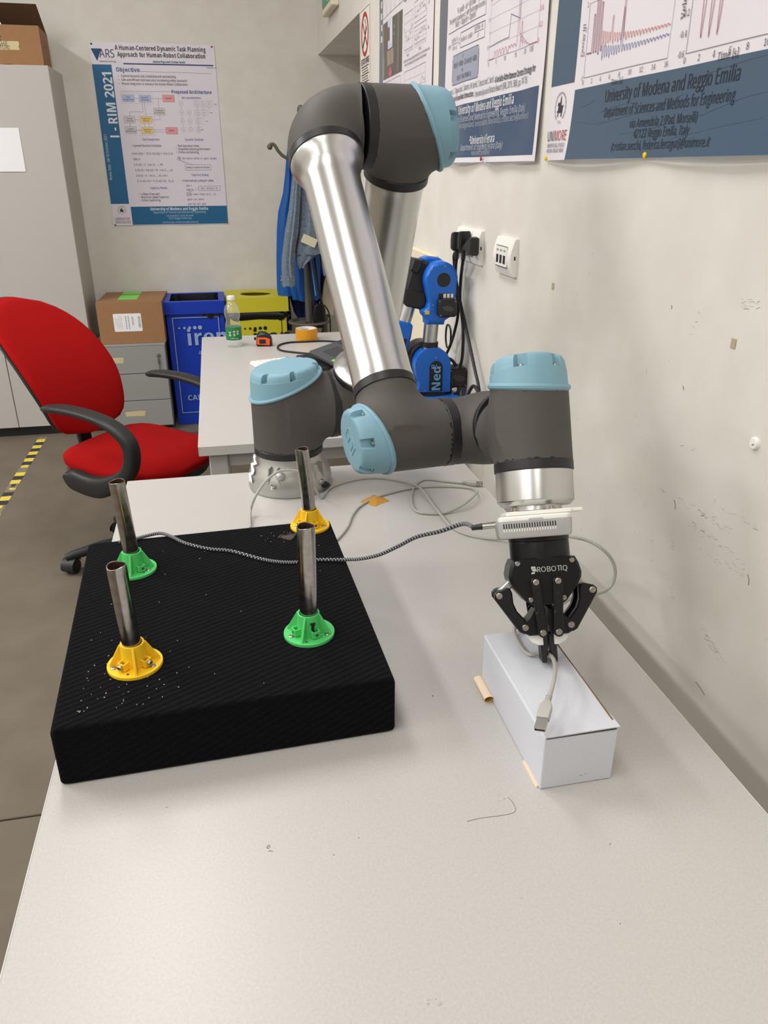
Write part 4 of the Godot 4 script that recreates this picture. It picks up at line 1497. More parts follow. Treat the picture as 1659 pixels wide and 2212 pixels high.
func make_chair() -> void:
	var t := thing("swivel_chair", "red fabric swivel chair with black armrests pulled up to the back table", "chair", Vector3(-0.345, 0, -2.855), deg_to_rad(-35.9))
	# local axes: +x is where the sitter looks, +z towards the viewer's side
	var b := MB.new()      # seat cushion with a waterfall front
	var st := []
	for i in 17:
		var f := i / 16.0
		var x := lerpf(-0.205, 0.255, f)
		var hw := 0.245 * pow(maxf(1.0 - pow(absf(f - 0.48) / 0.53, 3.2), 0.0), 0.36)
		var y := 0.452 + 0.012 * cos(f * 5.0) - 0.028 * pow(maxf(f - 0.75, 0) / 0.25, 2.0)
		var th := 0.036 * pow(maxf(1.0 - pow(absf(f - 0.5) / 0.515, 6.0), 0.0), 0.5)
		st.append([Vector3(x, y, 0), Vector3(0, 0, maxf(hw, 0.03)), Vector3(0, maxf(th, 0.006), 0), 0.62])
	pad_loft(b, st)
	part("seat_cushion", b, M.red_fabric, t, 60.0)
	b = MB.new()           # black shell under it
	st = []
	for i in 15:
		var f := i / 14.0
		var x := lerpf(-0.195, 0.243, f)
		var hw := 0.243 * pow(maxf(1.0 - pow(absf(f - 0.48) / 0.53, 3.2), 0.0), 0.36)
		st.append([Vector3(x, 0.420 - 0.022 * pow(maxf(f - 0.75, 0) / 0.25, 2.0), 0), Vector3(0, 0, maxf(hw, 0.03)), Vector3(0, 0.020, 0), 0.7])
	pad_loft(b, st)
	part("seat_shell", b, M.chair_black, t, 60.0)
	# backrest: a tall shield, leaning back, hollowed towards the sitter
	var back := MB.new()
	var shell := MB.new()
	var sb := []
	var ss := []
	for i in 23:
		var f := i / 22.0
		var y := lerpf(0.512, 0.972, f)
		var lean := -0.215 - 0.13 * f - 0.180 * f * f + 0.030 * sin(f * PI)
		var g := absf(f - 0.47) / (0.535 if f > 0.47 else 0.475)
		var hw := lerpf(0.172, 0.208, smoothstep(0.0, 0.5, f)) * pow(maxf(1.0 - pow(g, 3.2 if f > 0.47 else 9.0), 0.0), 0.44)
		sb.append([Vector3(lean, y, 0), Vector3(0, 0, maxf(hw, 0.02)), Vector3(-0.030, 0.004, 0), 0.66])
		ss.append([Vector3(lean - 0.030, y, 0), Vector3(0, 0, maxf(hw * 0.97, 0.018)), Vector3(-0.022, 0.003, 0), 0.7])
	pad_loft(back, sb)
	pad_loft(shell, ss)
	# the sides come forward round the sitter
	for m in [back, shell]:
		for k in m.v.size():
			var p: Vector3 = m.v[k]
			m.v[k] = p + Vector3(0.55 * p.z * p.z, 0, 0)
	part("backrest", back, M.red_fabric, t, 60.0)
	part("backrest_shell", shell, M.chair_black, t, 60.0)
	b = MB.new()
	b.box(Vector3(-0.262, 0.500, 0), Vector3(0.022, 0.20, 0.062), 0.006, Basis(Vector3.BACK, 0.10))
	b.box(Vector3(-0.247, 0.560, 0), Vector3(0.040, 0.09, 0.12), 0.012, Basis(Vector3.BACK, 0.08))
	b.box(Vector3(-0.16, 0.405, 0), Vector3(0.22, 0.022, 0.064), 0.006)
	part("back_bracket", b, M.chair_black, t)
	b = MB.new()
	b.box(Vector3(0.0, 0.385, 0), Vector3(0.24, 0.045, 0.17), 0.012)
	part("tilt_mechanism", b, M.chair_black, t)
	# armrests: each a hoop from the seat's side up to a long pad
	for s in [-1, 1]:
		b = MB.new()
		var zo: float = s * 0.268
		var p := curve([Vector3(-0.150, 0.668, zo * 1.0), Vector3(-0.07, 0.677, zo), Vector3(0.04, 0.672, zo), Vector3(0.14, 0.650, zo), Vector3(0.205, 0.605, zo), Vector3(0.218, 0.550, zo), Vector3(0.190, 0.485, zo), Vector3(0.11, 0.432, zo), Vector3(0.03, 0.408, zo * 0.98), Vector3(-0.06, 0.420, zo * 0.97), Vector3(-0.095, 0.436, zo * 0.96)], 5)
		var rings := []
		for i in p.size():
			var f := float(i) / (p.size() - 1)
			var d := (p[mini(i + 1, p.size() - 1)] - p[maxi(i - 1, 0)]).normalized()
			var up := d.cross(Vector3.BACK).normalized()
			var w := 0.031 * smoothstep(-0.06, 0.10, f) * (1.0 - 0.15 * smoothstep(0.3, 0.5, f))
			var h := (0.013 + 0.012 * smoothstep(0.25, 0.5, f) + 0.014 * smoothstep(0.6, 0.8, f)) * (1.0 - 0.6 * smoothstep(0.9, 1.0, f)) * smoothstep(-0.05, 0.05, f)
			var rg := PackedVector3Array()
			for k in 20:
				var a := TAU * k / 20
				var cs := signf(cos(a)) * pow(absf(cos(a)), 0.7)
				var sn := signf(sin(a)) * pow(absf(sin(a)), 0.7)
				rg.append(p[i] + Vector3.BACK * cs * w + up * sn * h)
			rings.append(rg)
		b.loft(rings)
		part("armrest", b, M.chair_black, t, 50.0)
		b = MB.new()
		b.box(Vector3(0.0, 0.408, s * 0.20), Vector3(0.16, 0.016, 0.13), 0.004)
		part("arm_bracket", b, M.chair_black, t)
	b = MB.new()
	b.lathe([Vector2(0.030, 0.10), Vector2(0.030, 0.22), Vector2(0.022, 0.225), Vector2(0.014, 0.23), Vector2(0.014, 0.37)], 24)
	part("gas_column", b, M.chair_black, t)
	b = MB.new().at(Vector3(0, 0, 0), Basis())
	b.lathe([Vector2(0.045, 0.075), Vector2(0.047, 0.115), Vector2(0.035, 0.125)], 24)
	part("hub", b, M.chair_black, t)
	for k in 5:
		var a := TAU * k / 5 + 3.56
		var d := Vector3(cos(a), 0, sin(a))
		b = MB.new()
		b.tube(PackedVector3Array([d * 0.03 + Vector3(0, 0.098, 0), d * 0.18 + Vector3(0, 0.090, 0), d * 0.29 + Vector3(0, 0.072, 0), d * 0.315 + Vector3(0, 0.066, 0)]), 0.024, 12, true, false, 0.015)
		part("base_leg", b, M.chair_black, t)
		var c := MB.new()
		var o := d * 0.300 + Vector3(0, 0.030, 0)
		var sw := Basis(Vector3.UP, -a + 0.9)
		for s in [-1, 1]:
			c.at(o + sw * Vector3(0, 0, s * 0.013), sw * Basis(Vector3.RIGHT, PI / 2))
			c.lathe([Vector2(0.024, -0.010), Vector2(0.0285, -0.008), Vector2(0.030, 0.0), Vector2(0.0285, 0.008), Vector2(0.024, 0.010)], 22)
		var cw := part("caster", c, M.plastic_black, t)
		c = MB.new().at(o, sw)
		var hood := []
		for i in 9:
			var an := -0.35 + PI * 0.98 * i / 8
			hood.append([Vector3(cos(an) * 0.0335, sin(an) * 0.0335, -0.026), Vector3(cos(an) * 0.0335, sin(an) * 0.0335, 0.026)])
		for i in 8:
			c.quad(hood[i][1], hood[i][0], hood[i + 1][0], hood[i + 1][1])
		c.box(Vector3(0, 0.030, 0), Vector3(0.02, 0.014, 0.016), 0.003)
		part("caster_hood", c, M.chair_black, cw)


# ---------------------------------------------------------------- cabinet, drawer unit and the cartons on them
func open_box(mb: MB, w: float, h: float, d: float, th := 0.004) -> void:
	mb.box(Vector3(0, th / 2, 0), Vector3(w, th, d))
	for s in [-1, 1]:
		mb.box(Vector3(s * (w / 2 - th / 2), h / 2, 0), Vector3(th, h, d))
		mb.box(Vector3(0, h / 2, s * (d / 2 - th / 2)), Vector3(w - th * 2, h, th))


func make_cabinet_corner() -> void:
	var t := thing("cabinet", "tall pale grey two-door metal cabinet against the back wall", "cabinet", Vector3(-1.188, 0, -4.775))
	var b := MB.new()
	b.box(Vector3(0, 0.966, -0.012), Vector3(0.924, 1.820, 0.386), 0.002)
	part("carcass", b, M.cabinet_side, t)
	b = MB.new()
	b.box(Vector3(0, 0.028, 0.0), Vector3(0.90, 0.056, 0.36))
	part("plinth", b, M.plastic_black, t)
	b = MB.new()
	b.box(Vector3(0, 0.966, 0.1795), Vector3(0.914, 1.80, 0.002))
	part("door_gap", b, M.gap_dark, t)
	for s in [-1, 1]:
		b = MB.new()
		b.box(Vector3(s * 0.2315, 0.966, 0.193), Vector3(0.459, 1.820, 0.022), 0.0015)
		var d := part("door", b, M.cabinet, t)
		b = MB.new()
		b.box(Vector3(s * 0.2315 + (-0.185 if s > 0 else 0.185), 1.02, 0.213), Vector3(0.012, 0.12, 0.012), 0.003)
		b.box(Vector3(s * 0.2315 + (-0.185 if s > 0 else 0.185), 1.07, 0.207), Vector3(0.012, 0.012, 0.014), 0.002)
		b.box(Vector3(s * 0.2315 + (-0.185 if s > 0 else 0.185), 0.97, 0.207), Vector3(0.012, 0.012, 0.014), 0.002)
		part("handle", b, M.table_metal, d)
	b = MB.new()
	var g := 5
	for i in g:
		var x0 := -0.21 * (1.0 - float(i) / g)
		var x1 := -0.21 * (1.0 - float(i + 1) / g)
		var z0 := 0.003 * sin(float(i) / g * PI * 0.8)
		var z1 := 0.003 * sin(float(i + 1) / g * PI * 0.8)
		b.quad(Vector3(x0, 0, z0), Vector3(x1, 0, z1), Vector3(x1, 0.200, z1 * 0.3), Vector3(x0, 0.200, z0 * 0.3))
		b.quad(Vector3(x1, 0, z1 - 0.0004), Vector3(x0, 0, z0 - 0.0004), Vector3(x0, 0.200, z0 * 0.3 - 0.0004), Vector3(x1, 0.200, z1 * 0.3 - 0.0004))
	solo("paper_sheet", b, M.paper, "white sheet of paper stuck on the cabinet door", "paper", Vector3(-0.9115, 1.401, -4.5700))
	# open carton on top
	t = thing("cardboard_box", "open brown cardboard box with a taped handwritten label on top of the cabinet", "box", Vector3(-0.975, 1.876, -4.745), 0.04)
	b = MB.new()
	open_box(b, 0.44, 0.170, 0.30)
	part("box_walls", b, M.cardboard, t)
	b = MB.new()
	b.quad(Vector3(-0.219, 0.170, -0.149), Vector3(0.219, 0.170, -0.149), Vector3(0.205, 0.285, -0.02), Vector3(-0.20, 0.285, -0.02))
	b.quad(Vector3(0.219, 0.167, -0.152), Vector3(-0.219, 0.167, -0.152), Vector3(-0.20, 0.282, -0.023), Vector3(0.205, 0.282, -0.023))
	part("back_flap", b, M.cardboard_dark, t, 10.0)
	b = MB.new()
	b.quad(Vector3(-0.19, 0.05, 0.05), Vector3(0.10, 0.05, 0.06), Vector3(0.02, 0.225, 0.02), Vector3(-0.18, 0.245, 0.01))
	part("white_content", b, M.paper, t, 10.0)
	b = MB.new()
	b.prism(PackedVector2Array([Vector2(-0.1, 0.062), Vector2(0.121, 0.066), Vector2(0.116, 0.080), Vector2(0.122, 0.092), Vector2(0.119, 0.102), Vector2(-0.1, 0.100)]), 0.1500, 0.1505)
	var lb := part("tape_label", b, M.masking_tape, t)
	b = MB.new()
	write(b, "RIGHE", Vector3(0.070, 0.090, 0.1507), 0.026, Basis(Vector3.BACK, 0.03), false, 2)
	write(b, "MOTORI", Vector3(0.076, 0.074, 0.1507), 0.022, Basis(Vector3.BACK, -0.02), false, 2)
	part("handwriting", b, M.ink_black, lb, 0.0)
	b = MB.new()
	write(b, "ROBO", Vector3(0.0250, 0.100, 0.1503), 0.052, Basis(Vector3.BACK, PI / 2), true, 0, 0.8)
	b.box(Vector3(0.055, 0.004, 0.1502), Vector3(0.04, 0.002, 0.0004))
	part("printed_letters", b, M.ink_black, t, 0.0)
	b = MB.new()
	for q in [[Vector3(0.2202, 0.118, 0.02), Vector3(0.0006, 0.040, 0.003)], [Vector3(0.2202, 0.100, -0.015), Vector3(0.0006, 0.005, 0.07)], [Vector3(0.2202, 0.045, -0.02), Vector3(0.0006, 0.012, 0.006)], [Vector3(0.2202, 0.045, -0.035), Vector3(0.0006, 0.012, 0.006)]]:
		b.box(q[0], q[1])
	part("side_print", b, M.cardboard_dark, t)
	# drawer unit
	t = thing("drawer_unit", "grey three-drawer office unit beside the cabinet with a key in its lock", "drawer unit", Vector3(-0.517, 0, -4.735))
	b = MB.new()
	b.box(Vector3(0, 0.262, -0.012), Vector3(0.384, 0.480, 0.408), 0.002)
	part("body", b, M.drawer_grey, t)
	b = MB.new()
	b.box(Vector3(0, 0.508, -0.002), Vector3(0.388, 0.012, 0.436), 0.002)
	part("top", b, M.drawer_grey, t)
	b = MB.new()
	b.box(Vector3(0, 0.26, 0.1935), Vector3(0.376, 0.470, 0.003))
	part("drawer_gap", b, M.gap_dark, t)
	for s in 4:
		b = MB.new().at(Vector3(-0.16 if s % 2 else 0.16, 0, -0.17 if s > 1 else 0.15), Basis())
		b.lathe([Vector2(0.016, 0.0), Vector2(0.018, 0.006), Vector2(0.016, 0.022)], 16)
		part("foot", b, M.plastic_black, t)
	for k in 3:
		b = MB.new()
		var y := 0.425 - k * 0.157
		b.box(Vector3(0, y, 0.205), Vector3(0.380, 0.1535, 0.020), 0.0015)
		var d := part("drawer", b, M.drawer_grey, t)
		if k != 1:
			b = MB.new()
			var x := -0.095 if k == 0 else -0.015
			b.prism(PackedVector2Array([Vector2(x - 0.055, y - 0.012), Vector2(x + 0.050, y - 0.014), Vector2(x + 0.056, y + 0.016), Vector2(x + 0.030, y + 0.018), Vector2(x - 0.058, y + 0.014)]), 0.2150, 0.2156)
			part("tape_label", b, M.masking_tape, d)
		if k == 0:
			b = MB.new().at(Vector3(0.150, y + 0.022, 0.215), Basis(Vector3.RIGHT, PI / 2))
			b.lathe([Vector2(0.012, 0), Vector2(0.012, 0.003), Vector2(0.010, 0.006), Vector2(0.004, 0.007)], 20)
			part("lock", b, M.steel, d)
			b = MB.new()
			b.box(Vector3(0.150, y - 0.010, 0.222), Vector3(0.012, 0.034, 0.004), 0.0015)
			b.box(Vector3(0.151, y - 0.044, 0.222), Vector3(0.005, 0.040, 0.002), 0.0004)
			part("key", b, M.rack_grey, d)
	# shut carton on it
	t = thing("cardboard_box", "closed brown cardboard box with white shipping label on the grey drawer unit", "box", Vector3(-0.487, 0.514, -4.740), -0.03)
	b = MB.new()
	b.box(Vector3(0, 0.113, 0), Vector3(0.352, 0.226, 0.40), 0.0015)
	part("box_body", b, M.cardboard, t)
	b = MB.new()
	for s in [-1, 1]:
		b.box(Vector3(0, 0.2272, s * 0.1005), Vector3(0.352, 0.0026, 0.1985), 0.0008)
	part("top_flaps", b, M.cardboard, t)
	b = MB.new()
	b.box(Vector3(-0.02, 0.2288, 0.02), Vector3(0.105, 0.0005, 0.17))
	b.box(Vector3(-0.02, 0.2288, -0.15), Vector3(0.105, 0.0005, 0.098))
	part("green_tape", b, M.sticker_green, t)
	b = MB.new()
	b.prism(rounded(0.150, 0.098, 0.005, 3, Vector2(-0.018, 0.118)), 0.2000, 0.2006)
	var sl := part("shipping_label", b, M.paper, t)
	b = MB.new()
	for k in 26:
		b.box(Vector3(0.045, 0.150 - k * 0.0024, 0.2008), Vector3(0.012, rng.randf_range(0.0006, 0.0018), 0.0003))
	for k in 20:
		b.box(Vector3(0.010, 0.150 - k * 0.0024, 0.2008), Vector3(0.009, rng.randf_range(0.0006, 0.0016), 0.0003))
	for k in 7:
		for c in 2:
			b.box(Vector3(-0.026 + c * 0.014, 0.150 - k * 0.0105, 0.2008), Vector3(0.006, 0.006, 0.0003))
	for k in 5:
		b.box(Vector3(-0.050 - 0.008 * k, 0.118 + 0.006 * sin(k * 2.0), 0.2008), Vector3(0.0012, 0.07 - 0.006 * k, 0.0003))
	part("label_print", b, M.ink_grey, sl, 0.0)


# ---------------------------------------------------------------- waste bins
func make_bins() -> void:
	var t := thing("waste_bin", "blue corrugated plastic paper bin with an open top and black liner", "bin", Vector3(-0.1445, 0, -4.775), 0.0, "recycling bins")
	var b := MB.new()
	var w := 0.318
	var d := 0.318
	var rings := []
	for l in [[0.0, 0.98], [0.004, 1.0], [0.660, 1.03]]:
		var rg := PackedVector3Array()
		for p in rounded(w * l[1], d * l[1], 0.006, 2): rg.append(Vector3(p.x, l[0], -p.y))
		rings.append(rg)
	b.loft(rings)
	var bd := part("bin_body", b, M.bin_blue, t)
	b = MB.new()       # collar with a wide opening
	for s in [-1, 1]:
		b.box(Vector3(s * 0.1715, 0.690, 0), Vector3(0.005, 0.070, 0.356), 0.0015)
		b.box(Vector3(0, 0.690, s * 0.1755), Vector3(0.348, 0.070, 0.005), 0.0015)
		b.box(Vector3(s * 0.154, 0.7245, 0), Vector3(0.034, 0.004, 0.352), 0.001)
		b.box(Vector3(0, 0.7245, s * 0.160), Vector3(0.28, 0.004, 0.034), 0.001)
	part("collar", b, M.bin_blue, t)
	b = MB.new()       # liner hanging inside, and a tongue of it under the collar
	var rr := []
	for i in 8:
		var f := i / 7.0
		var rg := PackedVector3Array()
		for k in 40:
			var a := TAU * k / 40
			var sx := signf(cos(a)) * pow(absf(cos(a)), 0.4) * (0.136 - 0.02 * f)
			var sz := signf(sin(a)) * pow(absf(sin(a)), 0.4) * (0.141 - 0.02 * f)
			var cr := 0.006 * sin(a * 9.0 + f * 4.0) * f + 0.003 * sin(a * 23.0)
			rg.append(Vector3(sx + cr, 0.7225 - 0.22 * f, -sz + cr))
		rr.append(rg)
	rr.reverse()
	b.loft(rr, true, false)
	part("liner", b, M.bag_black, t, 30.0)
	b = MB.new()
	var edge := []
	for i in 13:
		var f := i / 12.0
		edge.append([Vector3(lerpf(0.02, 0.16, f), 0.656, 0.1700), Vector3(lerpf(0.02, 0.16, f), 0.654 - 0.022 * sin(f * PI) - 0.005 * sin(f * 17.0), 0.1715 + 0.002 * sin(f * 20.0))])
	for i in 12: b.quad(edge[i][1], edge[i + 1][1], edge[i + 1][0], edge[i][0])
	part("liner_edge", b, M.bag_black, t, 30.0)
	# the print on its front
	b = MB.new()
	var zf := 0.1648
	var tilt := Basis(Vector3.RIGHT, 0.010)
	for q in [[Vector3(-0.128, 0.355, 0), Vector3(0.004, 0.56, 0.0004)], [Vector3(0.128, 0.355, 0), Vector3(0.004, 0.56, 0.0004)], [Vector3(0, 0.636, 0), Vector3(0.26, 0.004, 0.0004)], [Vector3(0, 0.076, 0), Vector3(0.26, 0.004, 0.0004)]]:
		b.at(Vector3(0, 0, zf - 0.0018), tilt)
		b.box(q[0], q[1])
	b.at(Vector3(0, 0, zf - 0.0018), tilt)
	for k in 5:
		b.prism(capsule2(Vector2(-0.096 + 0.0262 * k + 0.003 * k, 0.578), Vector2(-0.0959 + 0.0262 * k + 0.003 * k, 0.578), 0.0055 + 0.0016 * k, 0.0055 + 0.0016 * k, 8), 0.0, 0.0004)
	write(b, "iren", Vector3(-0.055, 0.520, 0.0004), 0.125, Basis(), true, 0, 1.0, "Droid Sans", 32)
	write(b, "ambiente", Vector3(0.0, 0.436, 0.0004), 0.034, Basis(), false, 0)
	write(b, "CARTA", Vector3(-0.060, 0.262, 0.0004), 0.045, Basis(), true, 0)
	write(b, "CARTONE", Vector3(-0.088, 0.166, 0.0004), 0.045, Basis(), true, 0)
	part("bin_print", b, M.ink_pale_blue, bd, 0.0)
	# the yellow one
	t = thing("waste_bin", "yellow recycling bin whose lid has an oval hole, between blue bin and coat rack", "bin", Vector3(0.2135, 0, -4.765), 0.0, "recycling bins")
	b = MB.new()
	rings = []
	for l in [[0.0, 0.98], [0.004, 1.0], [0.655, 1.02]]:
		var rg := PackedVector3Array()
		for p in rounded(0.322 * l[1], 0.322 * l[1], 0.006, 2): rg.append(Vector3(p.x, l[0], -p.y))
		rings.append(rg)
	b.loft(rings)
	bd = part("bin_body", b, M.bin_yellow, t)
	b = MB.new()       # lid with its oval hole: a ring strip from the oval out to the square
	var sq := PackedVector3Array()
	var ov := PackedVector3Array()
	for k in 48:
		var a := TAU * k / 48 + PI / 4
		var dv := Vector2(cos(a), sin(a))
		var m := maxf(absf(dv.x), absf(dv.y))
		sq.append(Vector3(dv.x / m * 0.176, 0.736, -dv.y / m * 0.176))
		ov.append(Vector3(dv.x * 0.092, 0.736, -dv.y * 0.082))
	for k in 48:
		var j := (k + 1) % 48
		b.quad(sq[k], sq[j], ov[j], ov[k])
		b.quad(ov[k], ov[j], ov[j] - Vector3(0, 0.006, 0), ov[k] - Vector3(0, 0.006, 0))
		b.quad(sq[k] - Vector3(0, 0.080, 0), sq[j] - Vector3(0, 0.080, 0), sq[j], sq[k])
	part("lid", b, M.bin_yellow, t, 30.0)
	b = MB.new()
	b.box(Vector3(0, 0.60, 0), Vector3(0.30, 0.02, 0.30))
	part("inner_floor", b, M.bin_yellow, t)
	b = MB.new()       # crumpled liner bulging out below the lid
	rr = []
	for i in 7:
		var f := i / 6.0
		var rg := PackedVector3Array()
		for k in 60:
			var a := TAU * k / 60
			var bul := 0.014 * sin(f * PI) * (0.7 + 0.5 * sin(a * 5.0 + 1.0))
			var sx := signf(cos(a)) * pow(absf(cos(a)), 0.25) * (0.166 + bul) + (0.016 * sin(f * PI) if cos(a) > 0.6 else 0.0)
			var sz := signf(sin(a)) * pow(absf(sin(a)), 0.25) * (0.166 + bul)
			rg.append(Vector3(sx, 0.606 + 0.054 * f + 0.006 * sin(a * 7.0) * (1.0 - f) + 0.002 * sin(a * 31.0 + f * 9.0), -sz))
		rr.append(rg)
	b.loft(rr, false, false)
	part("liner", b, M.bag_black, t, 30.0)
	b = MB.new().at(Vector3(0, 0, 0.1622), Basis(Vector3.RIGHT, 0.006))
	for k in 5:
		b.prism(capsule2(Vector2(-0.082 + 0.0292 * k, 0.562), Vector2(-0.0819 + 0.0292 * k, 0.562), 0.0055 + 0.0014 * k, 0.0055 + 0.0014 * k, 8), 0.0, 0.0004)
	write(b, "iren", Vector3(-0.036, 0.508, 0.0004), 0.120, Basis(), true, 0, 1.0, "Droid Sans", 32)
	b.box(Vector3(0.132, 0.36, 0), Vector3(0.004, 0.50, 0.0004))
	part("bin_print", b, M.ink_black, bd, 0.0)


# ---------------------------------------------------------------- coat rack, the clothes and bags on it
func make_coat_rack() -> void:
	var t := thing("coat_rack", "grey metal coat rack with curled hooks in the back corner", "coat rack", Vector3(0.500, 0, -4.54))
	var b := MB.new()
	b.lathe([Vector2(0.100, 0), Vector2(0.105, 0.004), Vector2(0.10, 0.014), Vector2(0.05, 0.024), Vector2(0.019, 0.026)], 40)
	part("base", b, M.rack_grey, t)
	b = MB.new()
	b.lathe([Vector2(0.019, 0.02), Vector2(0.019, 1.70), Vector2(0.014, 1.715), Vector2(0.004, 1.72)], 24)
	part("pole", b, M.rack_grey, t)
	for k in 4:
		var a := [PI, PI * 0.5, 0.0, -PI * 0.5][k] as float
		var d := Vector3(cos(a), 0, sin(a))
		b = MB.new()
		var p := []
		for q in [[0.015, 1.470], [0.060, 1.462], [0.100, 1.474], [0.128, 1.500], [0.140, 1.520], [0.152, 1.532], [0.166, 1.532], [0.176, 1.522]]: p.append(d * q[0] + Vector3(0, q[1], 0))
		b.tube(curve(p, 5), 0.0085, 12)
		b.ball(d * 0.172 + Vector3(0, 1.520, 0), Vector3.ONE * 0.0145, 14)
		part("hook", b, M.rack_grey, t)
	b = MB.new()       # umbrella ring
	var rp := []
	for k in 24: rp.append(Vector3(cos(TAU * k / 24) * 0.106, 0.600, sin(TAU * k / 24) * 0.106))
	b.tube(PackedVector3Array(rp), 0.016, 10, false, true, -1.0, 0.55)
	for k in 3:
		var a := TAU * k / 3
		b.tube(PackedVector3Array([Vector3(cos(a) * 0.015, 0.600, sin(a) * 0.015), Vector3(cos(a) * 0.100, 0.600, sin(a) * 0.100)]), 0.005, 6)
	part("umbrella_ring", b, M.rack_grey, t)
	# blue rain coat at the back
	t = thing("coat", "long bright blue coat hanging on the rack behind the denim jacket", "coat", Vector3(0.49, 0, -4.66))
	b = MB.new()
	var rings := []
	for l in [[1.54, -0.050, -0.040], [1.47, -0.063, 0.01], [1.38, -0.075, 0.03], [1.285, -0.092, 0.05], [1.19, -0.124, 0.07], [1.09, -0.138, 0.085], [0.945, -0.148, 0.098], [0.85, -0.152, 0.10], [0.775, -0.154, 0.10], [0.735, -0.150, 0.098]]:
		rings.append(cloth_ring(l[1], l[2], l[0], 0.045, 0.010, l[0] * 3.0))
	rings.reverse()
	b.loft(rings)
	part("coat_body", b, M.jacket_blue, t, 60.0)
	b = MB.new()
	rings = []
	for l in [[1.30, -0.05, 0.08], [1.05, -0.085, 0.09], [0.90, -0.09, 0.092], [0.80, -0.088, 0.090], [0.755, -0.080, 0.088], [0.715, -0.073, 0.085]]:
		rings.append(cloth_ring(l[1], l[2], l[0], 0.050, 0.008, l[0] * 9.0, 0.04))
	rings.reverse()
	b.loft(rings)
	part("front_panel", b, M.jacket_blue, t, 60.0)
	b = MB.new()
	b.tube(PackedVector3Array([Vector3(0.030, 0.955, 0.145), Vector3(0.040, 0.85, 0.145), Vector3(0.052, 0.750, 0.145)]), 0.004, 6)
	part("draw_cord", b, M.ink_pale_blue, t)
	t = thing("jacket", "dark navy garment hanging lowest on the coat rack behind the blue coat", "jacket", Vector3(0.50, 0, -4.74))
	b = MB.new()
	rings = []
	for l in [[1.30, -0.04, 0.10], [1.0, -0.10, 0.135], [0.80, -0.112, 0.140], [0.70, -0.085, 0.10], [0.62, -0.065, 0.06], [0.585, -0.045, 0.040]]:
		rings.append(cloth_ring(l[1], l[2], l[0], 0.030, 0.007, l[0] * 6.0))
	rings.reverse()
	b.loft(rings)
	part("garment_body", b, M.jacket_navy, t, 60.0)
	b = MB.new()
	rings = []
	for l in [[0.86, -0.135, -0.10], [0.80, -0.140, -0.095], [0.75, -0.140, -0.092], [0.62, -0.128, -0.085], [0.52, -0.116, -0.084]]:
		rings.append(cloth_ring(l[1], l[2], l[0], 0.022, 0.004, l[0] * 6.0))
	rings.reverse()
	b.loft(rings)
	part("sleeve", b, M.jacket_navy, t, 60.0)
	# denim jacket
	t = thing("jacket", "faded blue denim jacket with a pale back patch hanging on the coat rack", "jacket", Vector3(0.50, 0, -4.44))
	b = MB.new()
	rings = []
	for l in [[1.455, -0.030, 0.040], [1.42, -0.055, 0.075], [1.36, -0.058, 0.088], [1.25, -0.040, 0.100], [1.15, -0.045, 0.105], [1.06, -0.060, 0.102], [1.045, -0.062, 0.102]]:
		rings.append(cloth_ring(l[1], l[2], l[0], 0.040, 0.006, l[0] * 5.0))
	rings.reverse()
	b.loft(rings)
	part("jacket_body", b, M.denim, t, 60.0)
	b = MB.new()
	rings = []
	for l in [[1.062, -0.062, 0.104], [1.058, -0.064, 0.106], [1.02, -0.070, 0.102], [0.99, -0.074, 0.100], [0.986, -0.072, 0.098]]:
		rings.append(cloth_ring(l[1], l[2], l[0] - 0.0, 0.042, 0.005, 4.0))
	rings.reverse()
	b.loft(rings)
	part("waistband", b, M.denim, t, 60.0)
	b = MB.new()
	rings = []
	for l in [[1.0, -0.068, 0.060], [0.965, -0.072, 0.030], [0.935, -0.068, -0.012], [0.915, -0.062, -0.028]]:
		rings.append(cloth_ring(l[1], l[2], l[0], 0.034, 0.004, l[0] * 8.0))
	rings.reverse()
	b.loft(rings)
	part("folded_front", b, M.denim, t, 60.0)
	for s in [0, 1]:
		b = MB.new()
		rings = []
		var lv := [[1.42, -0.062, -0.020], [1.335, -0.078, -0.028], [1.22, -0.098, -0.038], [1.11, -0.124, -0.052], [1.03, -0.138, -0.072], [0.96, -0.150, -0.082], [0.90, -0.153, -0.082], [0.868, -0.152, -0.080]] if s == 0 else [[1.42, 0.04, 0.09], [1.22, 0.062, 0.120], [1.06, 0.070, 0.126], [0.98, 0.072, 0.116], [0.92, 0.075, 0.108], [0.868, 0.083, 0.104]]
		for l in lv: rings.append(cloth_ring(l[1], l[2], l[0], 0.034 if s == 0 else 0.026, 0.004, l[0] * 11.0, 0.03 if s == 0 else -0.01))
		rings.reverse()
		b.loft(rings)
		var sl := part("sleeve", b, M.denim, t, 60.0)
		if s == 0:
			b = MB.new()
			rings = []
			for l in [[0.876, -0.158, -0.078], [0.872, -0.159, -0.077], [0.842, -0.158, -0.078], [0.825, -0.156, -0.079], [0.822, -0.153, -0.081]]: rings.append(cloth_ring(l[1], l[2], l[0], 0.037, 0.002, 3.0, 0.03))
			rings.reverse()
			b.loft(rings)
			part("cuff", b, M.denim, sl, 40.0)
			b = MB.new().at(Vector3(-0.157, 0.852, 0.045), Basis(Vector3.RIGHT, PI / 2))
			b.lathe([Vector2(0.006, 0), Vector2(0.006, 0.003), Vector2(0.003, 0.004)], 12)
			part("cuff_button", b, M.steel, sl)
	b = MB.new()
	b.at(Vector3(0.002, 1.058, 0.0475), Basis(Vector3.BACK, -0.42))
	b.prism(rounded(0.082, 0.046, 0.003, 2), 0.0, 0.0015, 0.0003)
	part("back_patch", b, M.cream, t)
	# a dark bag and a pale dustpan lean by the rack
	t = thing("bag", "small black shoulder bag hanging low at the coat rack's pole", "bag", Vector3(0.555, 0.575, -4.49))
	b = MB.new()
